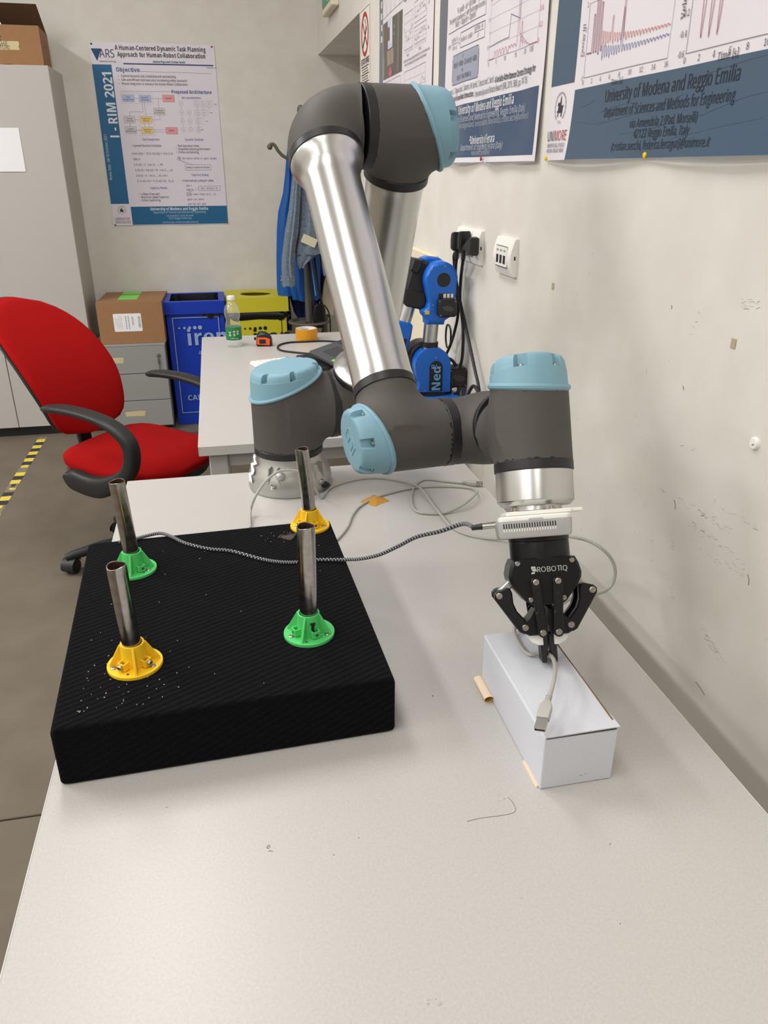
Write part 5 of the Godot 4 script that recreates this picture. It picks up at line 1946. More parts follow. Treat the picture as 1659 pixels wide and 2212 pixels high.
	rings = []
	for l in [[0.0, 0.026], [0.006, 0.033], [0.05, 0.038], [0.10, 0.036], [0.125, 0.030], [0.132, 0.02]]:
		var rg := PackedVector3Array()
		for k in 24:
			var a := TAU * k / 24
			rg.append(Vector3(signf(sin(a)) * pow(absf(sin(a)), 0.6) * l[1], l[0], signf(cos(a)) * pow(absf(cos(a)), 0.6) * 0.024))
		rings.append(rg)
	b.loft(rings)
	part("bag_body", b, M.bag_black, t, 50.0)
	b = MB.new()
	b.tube(curve([Vector3(-0.03, 0.12, 0), Vector3(-0.045, 0.30, -0.02), Vector3(-0.05, 0.895, -0.05)]), 0.006, 8)
	b.tube(curve([Vector3(0.02, 0.125, 0), Vector3(-0.01, 0.34, -0.02), Vector3(-0.045, 0.895, -0.05)]), 0.006, 8)
	part("strap", b, M.bag_black, t)
	t = thing("dustpan", "pale long-handled dustpan standing behind the coat rack by the wall", "dustpan", Vector3(0.62, 0, -4.72))
	b = MB.new()
	b.prism(PackedVector2Array([Vector2(-0.036, 0.62), Vector2(0.05, 0.60), Vector2(0.055, 0.85), Vector2(0.03, 0.865), Vector2(0.008, 0.84), Vector2(-0.004, 0.80)]), -0.015, 0.015, 0.003)
	part("pan", b, M.cream, t)
	b = MB.new()
	b.tube(curve([Vector3(-0.035, 0.62, 0.02), Vector3(-0.010, 0.79, 0.02), Vector3(0.008, 0.845, 0.02), Vector3(0.03, 0.868, 0.02), Vector3(0.055, 0.85, 0.02)]), 0.006, 8)
	part("rim", b, M.plastic_black, t)
	b = MB.new()
	b.tube(PackedVector3Array([Vector3(0.0, 0.0, 0), Vector3(0.0, 0.63, 0)]), 0.012, 10)
	part("stand", b, M.rack_grey, t)
	var st := MB.new()
	st.tube(PackedVector3Array([Vector3(0.50, 0.012, -4.86), Vector3(0.634, 0.563, -4.80), Vector3(0.700, 0.74, -4.78)]), 0.012, 10)
	solo("broom_stick", st, M.wood_brown, "brown wooden stick leaning beside the coat rack in the corner", "stick")
	var lead := MB.new()
	lead.tube(curve([Vector3(0.585, 0.700, -4.50), Vector3(0.610, 0.66, -4.49), Vector3(0.618, 0.58, -4.49), Vector3(0.612, 0.48, -4.50), Vector3(0.60, 0.30, -4.50), Vector3(0.58, 0.010, -4.50)]), 0.004, 6)
	solo("cord", lead, M.cable_black, "thin black cord hanging from the bag by the coat rack", "cord")


func cloth_ring(x0: float, x1: float, y: float, half: float, fold: float, ph: float, z := 0.0) -> PackedVector3Array:
	# one level of hanging cloth: an oval from x0 to x1 with folds running round it
	var rg := PackedVector3Array()
	var c := (x0 + x1) / 2
	var r := (x1 - x0) / 2
	for k in 48:
		var a := TAU * k / 48
		var f := fold * (sin(a * 7.0 + ph * 0.5) + 0.6 * sin(a * 13.0 + ph))
		rg.append(Vector3(c + sin(a) * r + sin(a) * f * 0.3, y + 0.004 * sin(a * 5.0 + ph), z + cos(a) * (half + f)))
	return rg


# ---------------------------------------------------------------- things on the back table
func make_far_table_things() -> void:
	var t := thing("bottle", "clear plastic water bottle with a green label at the back table's corner", "bottle", Vector3(0.045, 0.75, -3.22))
	var b := MB.new()
	var pr := [Vector2(0.018, 0.0035), Vector2(0.024, 0.0), Vector2(0.0295, 0.003), Vector2(0.0318, 0.010), Vector2(0.0300, 0.018), Vector2(0.0318, 0.026), Vector2(0.0318, 0.082), Vector2(0.0310, 0.092), Vector2(0.0270, 0.104), Vector2(0.0272, 0.110), Vector2(0.0305, 0.120), Vector2(0.0322, 0.134), Vector2(0.0312, 0.148), Vector2(0.0265, 0.162), Vector2(0.0185, 0.172), Vector2(0.0140, 0.178), Vector2(0.0135, 0.183), Vector2(0.0155, 0.1835), Vector2(0.0155, 0.1855), Vector2(0.0130, 0.186), Vector2(0.0125, 0.196)]
	b.lathe(pr, 40, true, false)
	part("bottle_wall", b, M.bottle_plastic, t, 60.0)
	b = MB.new()
	b.lathe([Vector2(0.0320, 0.030), Vector2(0.0322, 0.0305), Vector2(0.0322, 0.0805), Vector2(0.0320, 0.081)], 40, false, false)
	var lb := part("label", b, M.label_green, t, 60.0)
	b = MB.new()
	for q in [[-0.5, 0.055, 0.012, 0.020], [0.05, 0.058, 0.010, 0.022], [0.5, 0.060, 0.013, 0.016], [-0.15, 0.038, 0.020, 0.003], [0.35, 0.036, 0.014, 0.003]]:
		b.at(Vector3(sin(q[0]) * 0.0324, q[1], cos(q[0]) * 0.0324), Basis(Vector3.UP, q[0]))
		for k in 5: b.box(Vector3(0, (k - 2) * q[3] / 5.0, 0), Vector3(q[2] * (0.6 + 0.4 * sin(k * 2.1 + q[0])), q[3] / 9.0, 0.0004))
	part("label_print", b, M.ink_white, lb, 0.0)
	b = MB.new().at(Vector3(0, 0.184, 0), Basis())
	b.lathe([Vector2(0.0148, 0.003), Vector2(0.0152, 0.0035), Vector2(0.0152, 0.0160), Vector2(0.0140, 0.0178), Vector2(0.010, 0.0180)], 32)
	part("cap", b, M.white_plastic, t)
	# tape measure
	t = thing("tape_measure", "orange and black tape measure on the back table", "tape measure", Vector3(0.163, 0.75, -3.205), -0.12)
	b = MB.new()
	b.prism(PackedVector2Array([Vector2(-0.030, 0.006), Vector2(-0.024, 0.0), Vector2(0.030, 0.0), Vector2(0.034, 0.006), Vector2(0.033, 0.034), Vector2(0.024, 0.048), Vector2(0.006, 0.053), Vector2(-0.014, 0.051), Vector2(-0.027, 0.040)]), -0.016, 0.016, 0.004)
	part("case", b, M.plastic_black, t)
	b = MB.new()
	b.prism(PackedVector2Array([Vector2(-0.027, 0.009), Vector2(0.025, 0.005), Vector2(0.028, 0.030), Vector2(0.010, 0.037), Vector2(-0.024, 0.037)]), 0.0155, 0.0185, 0.001)
	var sh := part("orange_shell", b, M.measure_orange, t)
	b = MB.new()
	b.prism(rounded(0.026, 0.017, 0.002, 2, Vector2(-0.003, 0.021)), 0.0180, 0.0190)
	part("badge", b, M.plastic_black, sh)
	b = MB.new()
	b.box(Vector3(0.0365, 0.016, 0.004), Vector3(0.0018, 0.030, 0.016), 0.0005)
	b.box(Vector3(0.0340, 0.004, 0.004), Vector3(0.006, 0.0008, 0.016))
	part("end_hook", b, M.steel, t)
	b = MB.new()
	b.tube(curve([Vector3(-0.026, 0.036, 0), Vector3(-0.014, 0.058, 0.010), Vector3(0.012, 0.056, 0.010), Vector3(0.020, 0.044, 0.010)]), 0.0028, 6)
	b.box(Vector3(-0.034, 0.030, 0), Vector3(0.008, 0.012, 0.010), 0.002)
	part("strap", b, M.plastic_black, t)
	# roll of packing tape
	t = thing("tape_roll", "roll of orange-brown packing tape standing flat near the back table's edge", "tape roll", Vector3(0.349, 0.75, -3.285))
	b = MB.new()
	b.lathe([Vector2(0.0395, 0.0), Vector2(0.0455, 0.0), Vector2(0.0460, 0.0006), Vector2(0.0460, 0.0494), Vector2(0.0455, 0.05), Vector2(0.0395, 0.05)], 48, false, false)
	part("tape_winding", b, M.tape_orange, t)
	b = MB.new()
	b.lathe([Vector2(0.0378, 0.0002), Vector2(0.0396, 0.0002), Vector2(0.0396, 0.0502), Vector2(0.0378, 0.0502), Vector2(0.0378, 0.0002)], 48, false, false)
	var core := part("core", b, M.paper, t)
	b = MB.new()
	for k in 6:
		var a := PI + 0.55 - k * 0.16
		b.at(Vector3(sin(a) * 0.0376, 0.034, cos(a) * 0.0376), Basis(Vector3.UP, a))
		b.box(Vector3(0, 0, 0), Vector3(0.0022, 0.016, 0.0004), 0.0, Basis(Vector3.BACK, 0.5))
	b.at(Vector3(sin(PI + 0.95) * 0.0376, 0.034, cos(PI + 0.95) * 0.0376), Basis(Vector3.UP, PI + 0.95))
	b.prism(capsule2(Vector2(-0.001, 0), Vector2(0.001, 0), 0.006, 0.006, 6), -0.0003, 0.0003)
	part("core_print", b, M.ink_black, core, 0.0)
	# laptop, propped askew, and the dark sleeve below it
	var A := Vector3(0.308, 0.800, -2.841)
	var u := (Vector3(0.318, 0.785, -2.596) - A)
	var w := (Vector3(0.436, 0.830, -2.879) - A) * 1.75
	var nn := u.cross(w).normalized()
	t = thing("laptop", "dark grey laptop lying tilted behind the robot arm with a green sticker", "laptop", A)
	var lb3 := Basis(w.normalized(), nn, w.normalized().cross(nn))
	var lu := u.length()
	var lw := w.length()
	b = MB.new().at(Vector3(), lb3)
	b.box(Vector3(lw / 2, -0.008, lu / 2), Vector3(lw, 0.016, lu), 0.003)
	var ba := part("base", b, M.laptop_grey, t)
	b = MB.new().at(Vector3(), lb3)
	b.box(Vector3(0.060, 0.0002, lu * 0.45), Vector3(0.062, 0.0008, lu * 0.42), 0.0003)
	part("touchpad", b, M.laptop_key, ba)
	b = MB.new().at(Vector3(), lb3)
	for r in 5:
		for c in 12:
			b.box(Vector3(0.118 + r * 0.0185, 0.0008, lu * 0.06 + c * lu * 0.078), Vector3(0.015, 0.0022, lu * 0.066), 0.0005)
	part("keyboard", b, M.laptop_key, ba)
	b = MB.new().at(Vector3(), lb3)
	b.box(Vector3(0.014, 0.0003, lu * 0.80), Vector3(0.013, 0.0006, lu * 0.13), 0.0)
	part("green_sticker", b, M.sticker_green, ba)
	b = MB.new().at(Vector3(), lb3)
	b.box(Vector3(0.034, 0.0003, lu * 0.92), Vector3(0.012, 0.0006, lu * 0.10), 0.0)
	part("silver_sticker", b, M.silver_paint, ba)
	b = MB.new().at(Vector3(), lb3)
	b.box(Vector3(lw + 0.045, 0.085, lu / 2), Vector3(0.010, 0.21, lu), 0.003, Basis(Vector3.BACK, -0.42))
	part("screen_lid", b, M.laptop_grey, t)
	b = MB.new().at(Vector3(-0.308, -0.800, 2.841), Basis())
	b.box(Vector3(0.385, 0.764, -2.80), Vector3(0.17, 0.027, 0.24), 0.004, Basis(Vector3.UP, 0.25))
	b.at(Vector3(), Basis())
	solo("black_case", MB.new().at(Vector3(), Basis()).box(Vector3(0, 0.0140, 0), Vector3(0.19, 0.026, 0.22), 0.005), M.plastic_black, "flat black case under the tilted laptop on the back table", "case", Vector3(0.380, 0.75, -2.80)).rotation.y = 0.25
	# white tray with ribbed bars
	t = thing("strip_tray", "white flat pack of bars with a blue corner print behind the blue cap", "pack", Vector3(0.190, 0.7500, -2.83), 0.30)
	b = MB.new()
	b.box(Vector3(0, 0.005, 0), Vector3(0.165, 0.010, 0.150), 0.003)
	part("tray", b, M.white_plastic, t)
	for k in 7:
		b = MB.new()
		b.box(Vector3(-0.070 + k * 0.0212, 0.012, 0.0), Vector3(0.0195, 0.006, 0.142), 0.002)
		part("bar", b, M.white_plastic, t)
	b = MB.new()
	b.box(Vector3(0.060, 0.0153, -0.040), Vector3(0.034, 0.0006, 0.030), 0.0)
	b.box(Vector3(0.062, 0.0153, -0.064), Vector3(0.012, 0.0006, 0.008), 0.0)
	part("blue_print", b, mat("print_cyan", rgb(70, 170, 220), 0.5), t, 0.0)
	b = MB.new()
	b.tube(curve([Vector3(0.52, 0.754, -3.19), Vector3(0.48, 0.754, -3.199), Vector3(0.416, 0.754, -3.231), Vector3(0.342, 0.754, -3.232), Vector3(0.272, 0.754, -3.231), Vector3(0.229, 0.754, -3.194), Vector3(0.214, 0.754, -3.134), Vector3(0.228, 0.754, -3.078), Vector3(0.279, 0.754, -3.033), Vector3(0.330, 0.754, -3.000)], 7), 0.0038, 10)
	solo("cord", b, M.cable_black, "black cord curving on the back table from laptop to tape roll", "cord")


# ---------------------------------------------------------------- the small blue robot
func nd(x: float, y: float) -> Vector2:
	return Vector2(x * 0.785 - 0.5630, (y - 1.42) * 0.785 + 1.42 - 0.75)


func nd_poly(a: Array) -> PackedVector2Array:
	var out := PackedVector2Array()
	for p in a: out.append(nd(p[0], p[1]))
	if Geometry2D.is_polygon_clockwise(out): out.reverse()
	return out


func arch(l: float, r: float, top: float, bottom_l: Array, bottom_r: Array) -> PackedVector2Array:
	# a tombstone outline: round top between l and r, then down to the bottom points
	var out := PackedVector2Array()
	var c := (l + r) / 2
	var rad := (r - l) / 2
	for i in 15:
		var a := PI * i / 14
		out.append(nd(c + cos(a) * rad, top - rad + sin(a) * rad))
	for p in bottom_l: out.append(nd(p[0], p[1]))
	for p in bottom_r: out.append(nd(p[0], p[1]))
	if Geometry2D.is_polygon_clockwise(out): out.reverse()
	return out


func make_small_robot() -> void:
	var t := thing("desktop_robot", "small blue and black desktop robot arm on the back table by the wall", "robot arm", Vector3(0.563, 0.75, -2.075))
	# local z runs towards the viewer; the flat fronts stand at z = 0.065
	var b := MB.new()
	b.box(Vector3(0.002, 0.046, 0.0), Vector3(0.150, 0.088, 0.165), 0.010)
	part("base_box", b, M.robot_blue, t)
	b = MB.new().at(Vector3(0.0, 0.0885, 0.0), Basis())
	b.lathe([Vector2(0.062, 0.0), Vector2(0.066, 0.002), Vector2(0.066, 0.010), Vector2(0.062, 0.013), Vector2(0.040, 0.014)], 40)
	part("turntable", b, M.plastic_black, t)
	b = MB.new()
	b.prism(arch(0.645, 0.774, 0.852, [[0.650, 0.758], [0.664, 0.728], [0.656, 0.697]], [[0.774, 0.693], [0.774, 0.760]]), 0.018, 0.062, 0.006)
	var sh := part("shoulder_cover", b, M.robot_blue, t)
	b = MB.new()
	b.prism(arch(0.697, 0.744, 0.806, [[0.697, 0.700]], [[0.745, 0.698]]), 0.0610, 0.0632, 0.0004)
	var inl := part("black_inlay", b, M.plastic_black, sh)
	b = MB.new()
	var o := nd(0.7215, 0.702)
	write(b, "Ned", Vector3(o.x, o.y, 0.0634), 0.0345, Basis(Vector3.BACK, PI / 2), true, 0, 1.05, "Droid Sans", 24)
	o = nd(0.7130, 0.7815)
	write(b, "2", Vector3(o.x, o.y, 0.0634), 0.022, Basis(Vector3.BACK, PI / 2), false, 0, 1.0, "Droid Sans", 24)
	part("name_print", b, mat("ink_sky", rgb(110, 170, 220), 0.5), inl, 0.0)
	for q in [[0.720, 0.818], [0.684, 0.702], [0.756, 0.705]]:
		o = nd(q[0], q[1])
		b = MB.new().at(Vector3(o.x, o.y, 0.0618), Basis(Vector3.RIGHT, PI / 2))
		b.lathe([Vector2(0.0022, 0.0), Vector2(0.0022, 0.0008), Vector2(0.0012, 0.0008), Vector2(0.001, 0.0)], 12)
		part("screw", b, M.screw, sh)
	b = MB.new()
	b.prism(arch(0.632, 0.750, 0.862, [[0.640, 0.700]], [[0.745, 0.693]]), -0.045, 0.020, 0.008)
	part("shoulder_core", b, M.plastic_black, t)
	# motor at the side
	b = MB.new()
	o = nd(0.806, 0.738)
	b.box(Vector3(o.x, o.y, 0.025), Vector3(0.052, 0.054, 0.062), 0.005)
	var mo := part("motor", b, M.plastic_black, t)
	b = MB.new()
	hatch(b, Vector3(o.x, o.y, 0.0563), 0.040, 0.042)
	for q in [[-1, 1], [1, -1], [1, 1]]:
		b.at(Vector3(o.x + q[0] * 0.021, o.y + q[1] * 0.022, 0.056), Basis(Vector3.RIGHT, PI / 2))
		b.lathe([Vector2(0.0024, 0), Vector2(0.0022, 0.001), Vector2(0.001, 0.001)], 10)
	b.at(Vector3(), Basis())
	part("vent_ribs", b, M.rack_grey, mo)
	b = MB.new()
	o = nd(0.782, 0.722)
	b.box(Vector3(o.x, o.y, 0.040), Vector3(0.014, 0.030, 0.040), 0.003)
	part("connector", b, M.plastic_black, t)
	# lower tube
	var p0 := nd(0.702, 0.835)
	var p1 := nd(0.710, 0.945)
	b = MB.new()
	b.tube(PackedVector3Array([Vector3(p0.x, p0.y, 0.036), Vector3(p1.x, p1.y, 0.036)]), 0.0198, 28)
	part("lower_tube", b, M.aluminium, t)
	b = MB.new()
	p0 = nd(0.703, 0.850)
	p1 = nd(0.704, 0.868)
	b.tube(PackedVector3Array([Vector3(p0.x, p0.y, 0.036), Vector3(p1.x, p1.y, 0.036)]), 0.0240, 28)
	part("tube_collar", b, M.plastic_black, t)
	# elbow cover: a round head, a waist and a neck
	b = MB.new()
	var hd := []
	for i in 19:
		var a := -0.30 + (PI + 0.62) * i / 18
		hd.append([0.7325 + cos(a) * 0.0575, 1.0785 + sin(a) * 0.0570])
	hd += [[0.690, 1.005], [0.684, 0.985], [0.668, 0.977], [0.672, 0.962], [0.682, 0.950], [0.684, 0.931], [0.746, 0.928], [0.750, 0.943], [0.766, 0.952], [0.782, 0.975]]
	b.prism(nd_poly(hd), 0.012, 0.062, 0.007)
	var el := part("elbow_cover", b, M.robot_blue, t, 50.0)
	o = nd(0.739, 1.077)
	b = MB.new().at(Vector3(o.x, o.y, 0.0618), Basis(Vector3.RIGHT, PI / 2))
	b.lathe([Vector2(0.0182, -0.002), Vector2(0.0182, 0.0008), Vector2(0.0165, 0.0010), Vector2(0.001, 0.0010)], 32)
	part("black_disc", b, M.plastic_black, el)
	b = MB.new()
	o = nd(0.7485, 1.020)
	b.box(Vector3(o.x, o.y, 0.0615), Vector3(0.042, 0.022, 0.002), 0.0008)
	part("recess", b, M.plastic_black, el)
	b = MB.new()
	for k in 3:
		b.box(Vector3(o.x - 0.004 + k * 0.010, o.y + 0.004, 0.0628), Vector3(0.007, 0.011, 0.0015), 0.0004)
	part("connector_pins", b, M.white_plastic, el)
	b = MB.new()
	o = nd(0.7485, 0.988)
	b.box(Vector3(o.x, o.y, 0.074), Vector3(0.051, 0.046, 0.024), 0.005)
	mo = part("motor", b, M.plastic_black, t)
	b = MB.new()
	hatch(b, Vector3(o.x, o.y, 0.0863), 0.030, 0.034)
	for q in [[-1, -1], [1, 1]]:
		b.at(Vector3(o.x + q[0] * 0.0195, o.y + q[1] * 0.018, 0.086), Basis(Vector3.RIGHT, PI / 2))
		b.lathe([Vector2(0.0026, 0), Vector2(0.0024, 0.001), Vector2(0.001, 0.001)], 10)
	b.at(Vector3(), Basis())
	part("vent_ribs", b, M.rack_grey, mo)
	for q in [[0.742, 1.122], [0.704, 0.996]]:
		o = nd(q[0], q[1])
		b = MB.new().at(Vector3(o.x, o.y, 0.0618), Basis(Vector3.RIGHT, PI / 2))
		b.lathe([Vector2(0.0022, 0.0), Vector2(0.0022, 0.0008), Vector2(0.0012, 0.0008), Vector2(0.001, 0.0)], 12)
		part("screw", b, M.screw, el)
	b = MB.new()
	o = nd(0.684, 0.972)
	b.box(Vector3(o.x, o.y, 0.0625), Vector3(0.012, 0.009, 0.0012), 0.0)
	part("warning_sticker", b, M.hazard_yellow, el)
	# forearm: black housing, a tube and the blue wrist that hides behind the big arm
	b = MB.new()
	b.prism(nd_poly([[0.642, 1.142], [0.679, 1.138], [0.700, 1.128], [0.706, 1.05], [0.697, 1.03], [0.690, 1.00], [0.676, 0.980], [0.612, 1.000], [0.618, 1.051], [0.630, 1.090]]), -0.030, 0.030, 0.007)
	part("forearm_housing", b, M.plastic_black, t)
	b = MB.new()
	b.prism(nd_poly([[0.614, 1.045], [0.612, 1.000], [0.622, 0.988], [0.672, 0.976], [0.690, 0.985], [0.692, 1.034]]), -0.026, 0.036, 0.005)
	part("forearm_motor", b, M.plastic_black, t)
	b = MB.new()
	b.prism(nd_poly([[0.630, 1.108], [0.643, 1.145], [0.676, 1.138], [0.670, 1.110], [0.655, 1.092]]), -0.020, 0.037, 0.004)
	part("black_cap", b, M.plastic_black, t)
	b = MB.new()
	b.prism(nd_poly([[0.680, 1.140], [0.700, 1.146], [0.740, 1.141], [0.770, 1.120], [0.700, 1.10]]), -0.03, 0.013, 0.005)
	part("rear_cover", b, M.robot_blue, t)
	b = MB.new()
	p0 = nd(0.645, 1.000)
	p1 = nd(0.620, 0.920)
	b.tube(PackedVector3Array([Vector3(p0.x, p0.y, 0.0), Vector3(p1.x, p1.y, 0.0)]), 0.0185, 28)
	part("forearm_tube", b, M.aluminium, t)
	b = MB.new()
	b.prism(nd_poly([[0.592, 0.937], [0.600, 0.940], [0.644, 0.926], [0.648, 0.918], [0.642, 0.880], [0.632, 0.845], [0.622, 0.820], [0.560, 0.820], [0.560, 0.930]]), -0.026, 0.026, 0.006)
	var wr := part("wrist_cover", b, M.robot_blue, t)
	b = MB.new()
	b.prism(nd_poly([[0.600, 0.880], [0.628, 0.876], [0.618, 0.842], [0.596, 0.842]]), 0.0255, 0.0268)
	part("dark_label", b, M.plastic_black, wr)


func hatch(mb: MB, o: Vector3, w: float, h: float) -> void:
	for k in 7:
		var x := (-0.40 + 0.80 * k / 6.0) * w
		var l := h * (0.62 - 0.10 * absf(k - 3.0))
		mb.box(o + Vector3(x, 0, 0), Vector3(0.0013, l, 0.0008), 0.0, Basis(Vector3.BACK, 0.70))


# ---------------------------------------------------------------- sockets, plugs and leads on the right wall
func wall_basis() -> Basis:
	return Basis(Vector3(0, 0, 1), Vector3(0, 1, 0), Vector3(-1, 0, 0))     # x along the wall towards the viewer, z out of it


func make_wall_things() -> void:
	var wb := wall_basis()
	# bowed cover plates
	for k in 2:
		var w := 0.196 if k == 0 else 0.116
		var t := thing("socket_plate" if k == 0 else "charging_plate", "wide white wall socket plate with black plugs in it" if k == 0 else "narrow white wall plate with three black charging ports", "socket" if k == 0 else "charging plate", Vector3(0.66, 1.2345, -2.034 if k == 0 else -1.7565))
		t.basis = wb
		var b := MB.new()
		var rings := []
		for i in 13:
			var f := i / 12.0
			var y := -0.0405 + 0.081 * f
			var bow := 0.009 + 0.010 * sin(f * PI)
			var rg := PackedVector3Array()
			for p in [[-w / 2, 0.0], [w / 2, 0.0], [w / 2, bow - 0.0015], [w / 2 - 0.0015, bow], [-w / 2 + 0.0015, bow], [-w / 2, bow - 0.0015]]: rg.append(Vector3(p[0], y, p[1]))
			rg.reverse()
			rings.append(rg)
		b.loft(rings)
		var pl := part("cover", b, M.white_plastic, t, 30.0)
		b = MB.new()
		b.box(Vector3(0, 0, 0.0185), Vector3(w * 0.62, 0.043, 0.003), 0.0006)
		part("module_frame", b, M.white_plastic, t)
		b = MB.new()
		for s in [-1, 1]: b.box(Vector3(0, s * 0.0225, 0.0187), Vector3(w * 0.62, 0.0006, 0.0028))
		b.box(Vector3(w / 2 - 0.0001, 0.0, 0.008), Vector3(0.0008, 0.008, 0.004))
		part("frame_gap", b, M.gap_dark, t, 0.0)
		if k == 1:
			for q in 3:
				b = MB.new()
				b.box(Vector3((q - 1) * 0.0225, -0.006, 0.0203), Vector3(0.0125, 0.018, 0.0012))
				var po := part("port", b, M.plastic_black, t)
				b = MB.new()
				b.box(Vector3((q - 1) * 0.0225, 0.013, 0.0203), Vector3(0.012, 0.0042, 0.0004))
				part("port_mark", b, M.ink_grey, po)
	# three plugs with their leads
	for q in [[-1.948, 1.243, 1, "rightmost of three black plugs in the white wall socket"], [-2.010, 1.252, 0, "middle black plug in the white wall socket"], [-2.070, 1.246, 0, "leftmost black plug in the white wall socket"]]:
		var t := thing("plug", q[3], "plug", Vector3(0.640, q[1], q[0]), 0.0, "black plugs in the wall socket")
		t.basis = wb
		var b := MB.new()
		if q[2] == 1:
			b.prism(PackedVector2Array([Vector2(0.024, 0.018), Vector2(0.010, 0.020), Vector2(-0.010, 0.012), Vector2(-0.050, -0.006), Vector2(-0.056, -0.013), Vector2(-0.050, -0.020), Vector2(-0.020, -0.017), Vector2(0.0, -0.024), Vector2(0.024, -0.024)]), -0.004, 0.020, 0.004)
		else:
			b.prism(PackedVector2Array([Vector2(0.014, 0.020), Vector2(-0.006, 0.018), Vector2(-0.012, 0.0), Vector2(-0.010, -0.026), Vector2(0.010, -0.028), Vector2(0.014, -0.010)]), -0.004, 0.026, 0.004)
		part("plug_body", b, M.plastic_black, t)
		b = MB.new()
		b.tube(PackedVector3Array([Vector3(-0.05, -0.013, 0.008), Vector3(-0.064, -0.016, 0.008), Vector3(-0.072, -0.026, 0.008)] if q[2] == 1 else [Vector3(0.0, -0.026, 0.010), Vector3(0.0, -0.05, 0.010)]), 0.0058, 10)
		part("strain_relief", b, M.plastic_black, t)
	var x := 0.640
	var leads := [[[Vector3(0.632, 1.221, -2.020), Vector3(0.636, 1.208, -2.108), Vector3(x, 1.180, -2.124), Vector3(x, 1.130, -2.105), Vector3(x, 1.060, -2.070), Vector3(x, 1.000, -2.095), Vector3(x, 0.950, -2.135), Vector3(0.630, 0.905, -2.150), Vector3(0.622, 0.790, -2.155), Vector3(0.60, 0.757, -2.19)], "black lead from the right plug that bends behind the small blue robot"],
		[[Vector3(0.630, 1.202, -2.010), Vector3(x, 1.150, -2.056), Vector3(x, 1.090, -2.056), Vector3(x, 1.025, -2.020), Vector3(x, 0.950, -2.014), Vector3(0.636, 0.895, -2.025), Vector3(0.634, 0.80, -2.02), Vector3(0.63, 0.756, -2.03)], "black lead that hangs straight down from the middle plug by the wall"],
		[[Vector3(0.630, 1.196, -2.070), Vector3(0.636, 1.150, -2.092), Vector3(x, 1.090, -2.056), Vector3(x, 1.020, -1.985), Vector3(x, 0.940, -1.905), Vector3(x, 0.885, -1.856), Vector3(0.640, 0.80, -1.852), Vector3(0.640, 0.70, -1.86)], "black lead that slants to the lower right from the left plug"]]
	for l in leads:
		var b := MB.new()
		b.tube(curve(l[0], 8), 0.0042, 8)
		solo("lead", b, M.cable_black, l[1], "cable", Vector3(), "black leads on the right wall")
	var b2 := MB.new()
	b2.tube(curve([Vector3(x, 1.005, -2.150), Vector3(x, 1.000, -2.175), Vector3(x, 0.965, -2.182), Vector3(x, 0.940, -2.165), Vector3(x, 0.955, -2.135), Vector3(x, 0.990, -2.132)], 6, true), 0.003, 8, false, true)
	solo("lead_loop", b2, M.cable_black, "small loop of thin black wire hanging on the wall beside the leads", "cable")
	b2 = MB.new()
	b2.tube(curve([Vector3(0.605, 0.840, -2.10), Vector3(0.612, 0.905, -2.10), Vector3(0.625, 0.925, -2.085), Vector3(0.638, 0.905, -2.05), Vector3(0.640, 0.86, -2.02), Vector3(0.62, 0.835, -2.02)], 6), 0.0045, 8)
	solo("robot_lead", b2, M.cable_black, "thick black lead arching behind the small robot's side motor", "cable")
	b2 = MB.new()
	b2.tube(curve([Vector3(0.618, 0.770, -1.930), Vector3(0.620, 0.850, -1.905), Vector3(0.628, 0.900, -1.875), Vector3(0.632, 0.885, -1.835), Vector3(0.634, 0.830, -1.815), Vector3(0.634, 0.74, -1.82)], 6), 0.0045, 8)
	solo("lead_arch", b2, M.cable_black, "black lead making an arch above the red power strip", "cable")
	# red power strip that hangs between the tables
	var t := thing("power_strip", "red power strip with a black plug low by the wall between the tables", "power strip", Vector3(0.612, 0.750, -1.990))
	b2 = MB.new()
	b2.box(Vector3(0.0, 0.042, 0.045), Vector3(0.075, 0.055, 0.11), 0.010)
	b2.box(Vector3(0.0, 0.010, 0.0), Vector3(0.06, 0.020, 0.06), 0.004)
	part("strip_body", b2, M.red_plastic, t)
	b2 = MB.new()
	b2.box(Vector3(-0.005, 0.085, 0.075), Vector3(0.036, 0.035, 0.04), 0.006)
	b2.box(Vector3(-0.028, 0.075, 0.030), Vector3(0.036, 0.014, 0.04), 0.004)
	part("black_plug", b2, M.plastic_black, t)
	# cream panel on the wall behind the small robot
	t = thing("wall_panel", "cream cover panel on the right wall behind the small blue robot", "panel", Vector3(0.66, 1.000, -2.500))
	t.basis = wb
	b2 = MB.new()
	b2.box(Vector3(0, 0.0, 0.010), Vector3(0.29, 0.356, 0.020), 0.004)
	part("panel_board", b2, M.cream, t)
	# round plug in the wall on the right, and two bits of old putty
	t = thing("wall_plug", "small round white wall plug in the right wall below the posters", "wall plug", Vector3(0.66, 1.096, -0.822))
	t.basis = wb
	b2 = MB.new().at(Vector3(), Basis(Vector3.RIGHT, PI / 2))
	b2.lathe([Vector2(0.0085, 0.0), Vector2(0.0083, 0.0025), Vector2(0.0068, 0.0042), Vector2(0.0030, 0.0045)], 28)
	part("plug_cap", b2, M.white_plastic, t)
	b2 = MB.new()
	b2.box(Vector3(0.0015, -0.001, 0.0048), Vector3(0.0035, 0.0012, 0.0012), 0.0003, Basis(Vector3.BACK, 0.5))
	part("slot", b2, M.rack_grey, t)
	for q in [[1.202, -1.496, "beige scrap of old tape on the wall below the middle right poster"], [1.208, -0.902, "beige scrap of old tape on the wall further right, above the round plug"]]:
		b2 = MB.new()
		b2.box(Vector3(), Vector3(0.0012, 0.013, 0.010), 0.0003)
		solo("tape_scrap", b2, M.putty, q[2], "tape", Vector3(0.6594, q[0], q[1]), "tape scraps on the right wall")
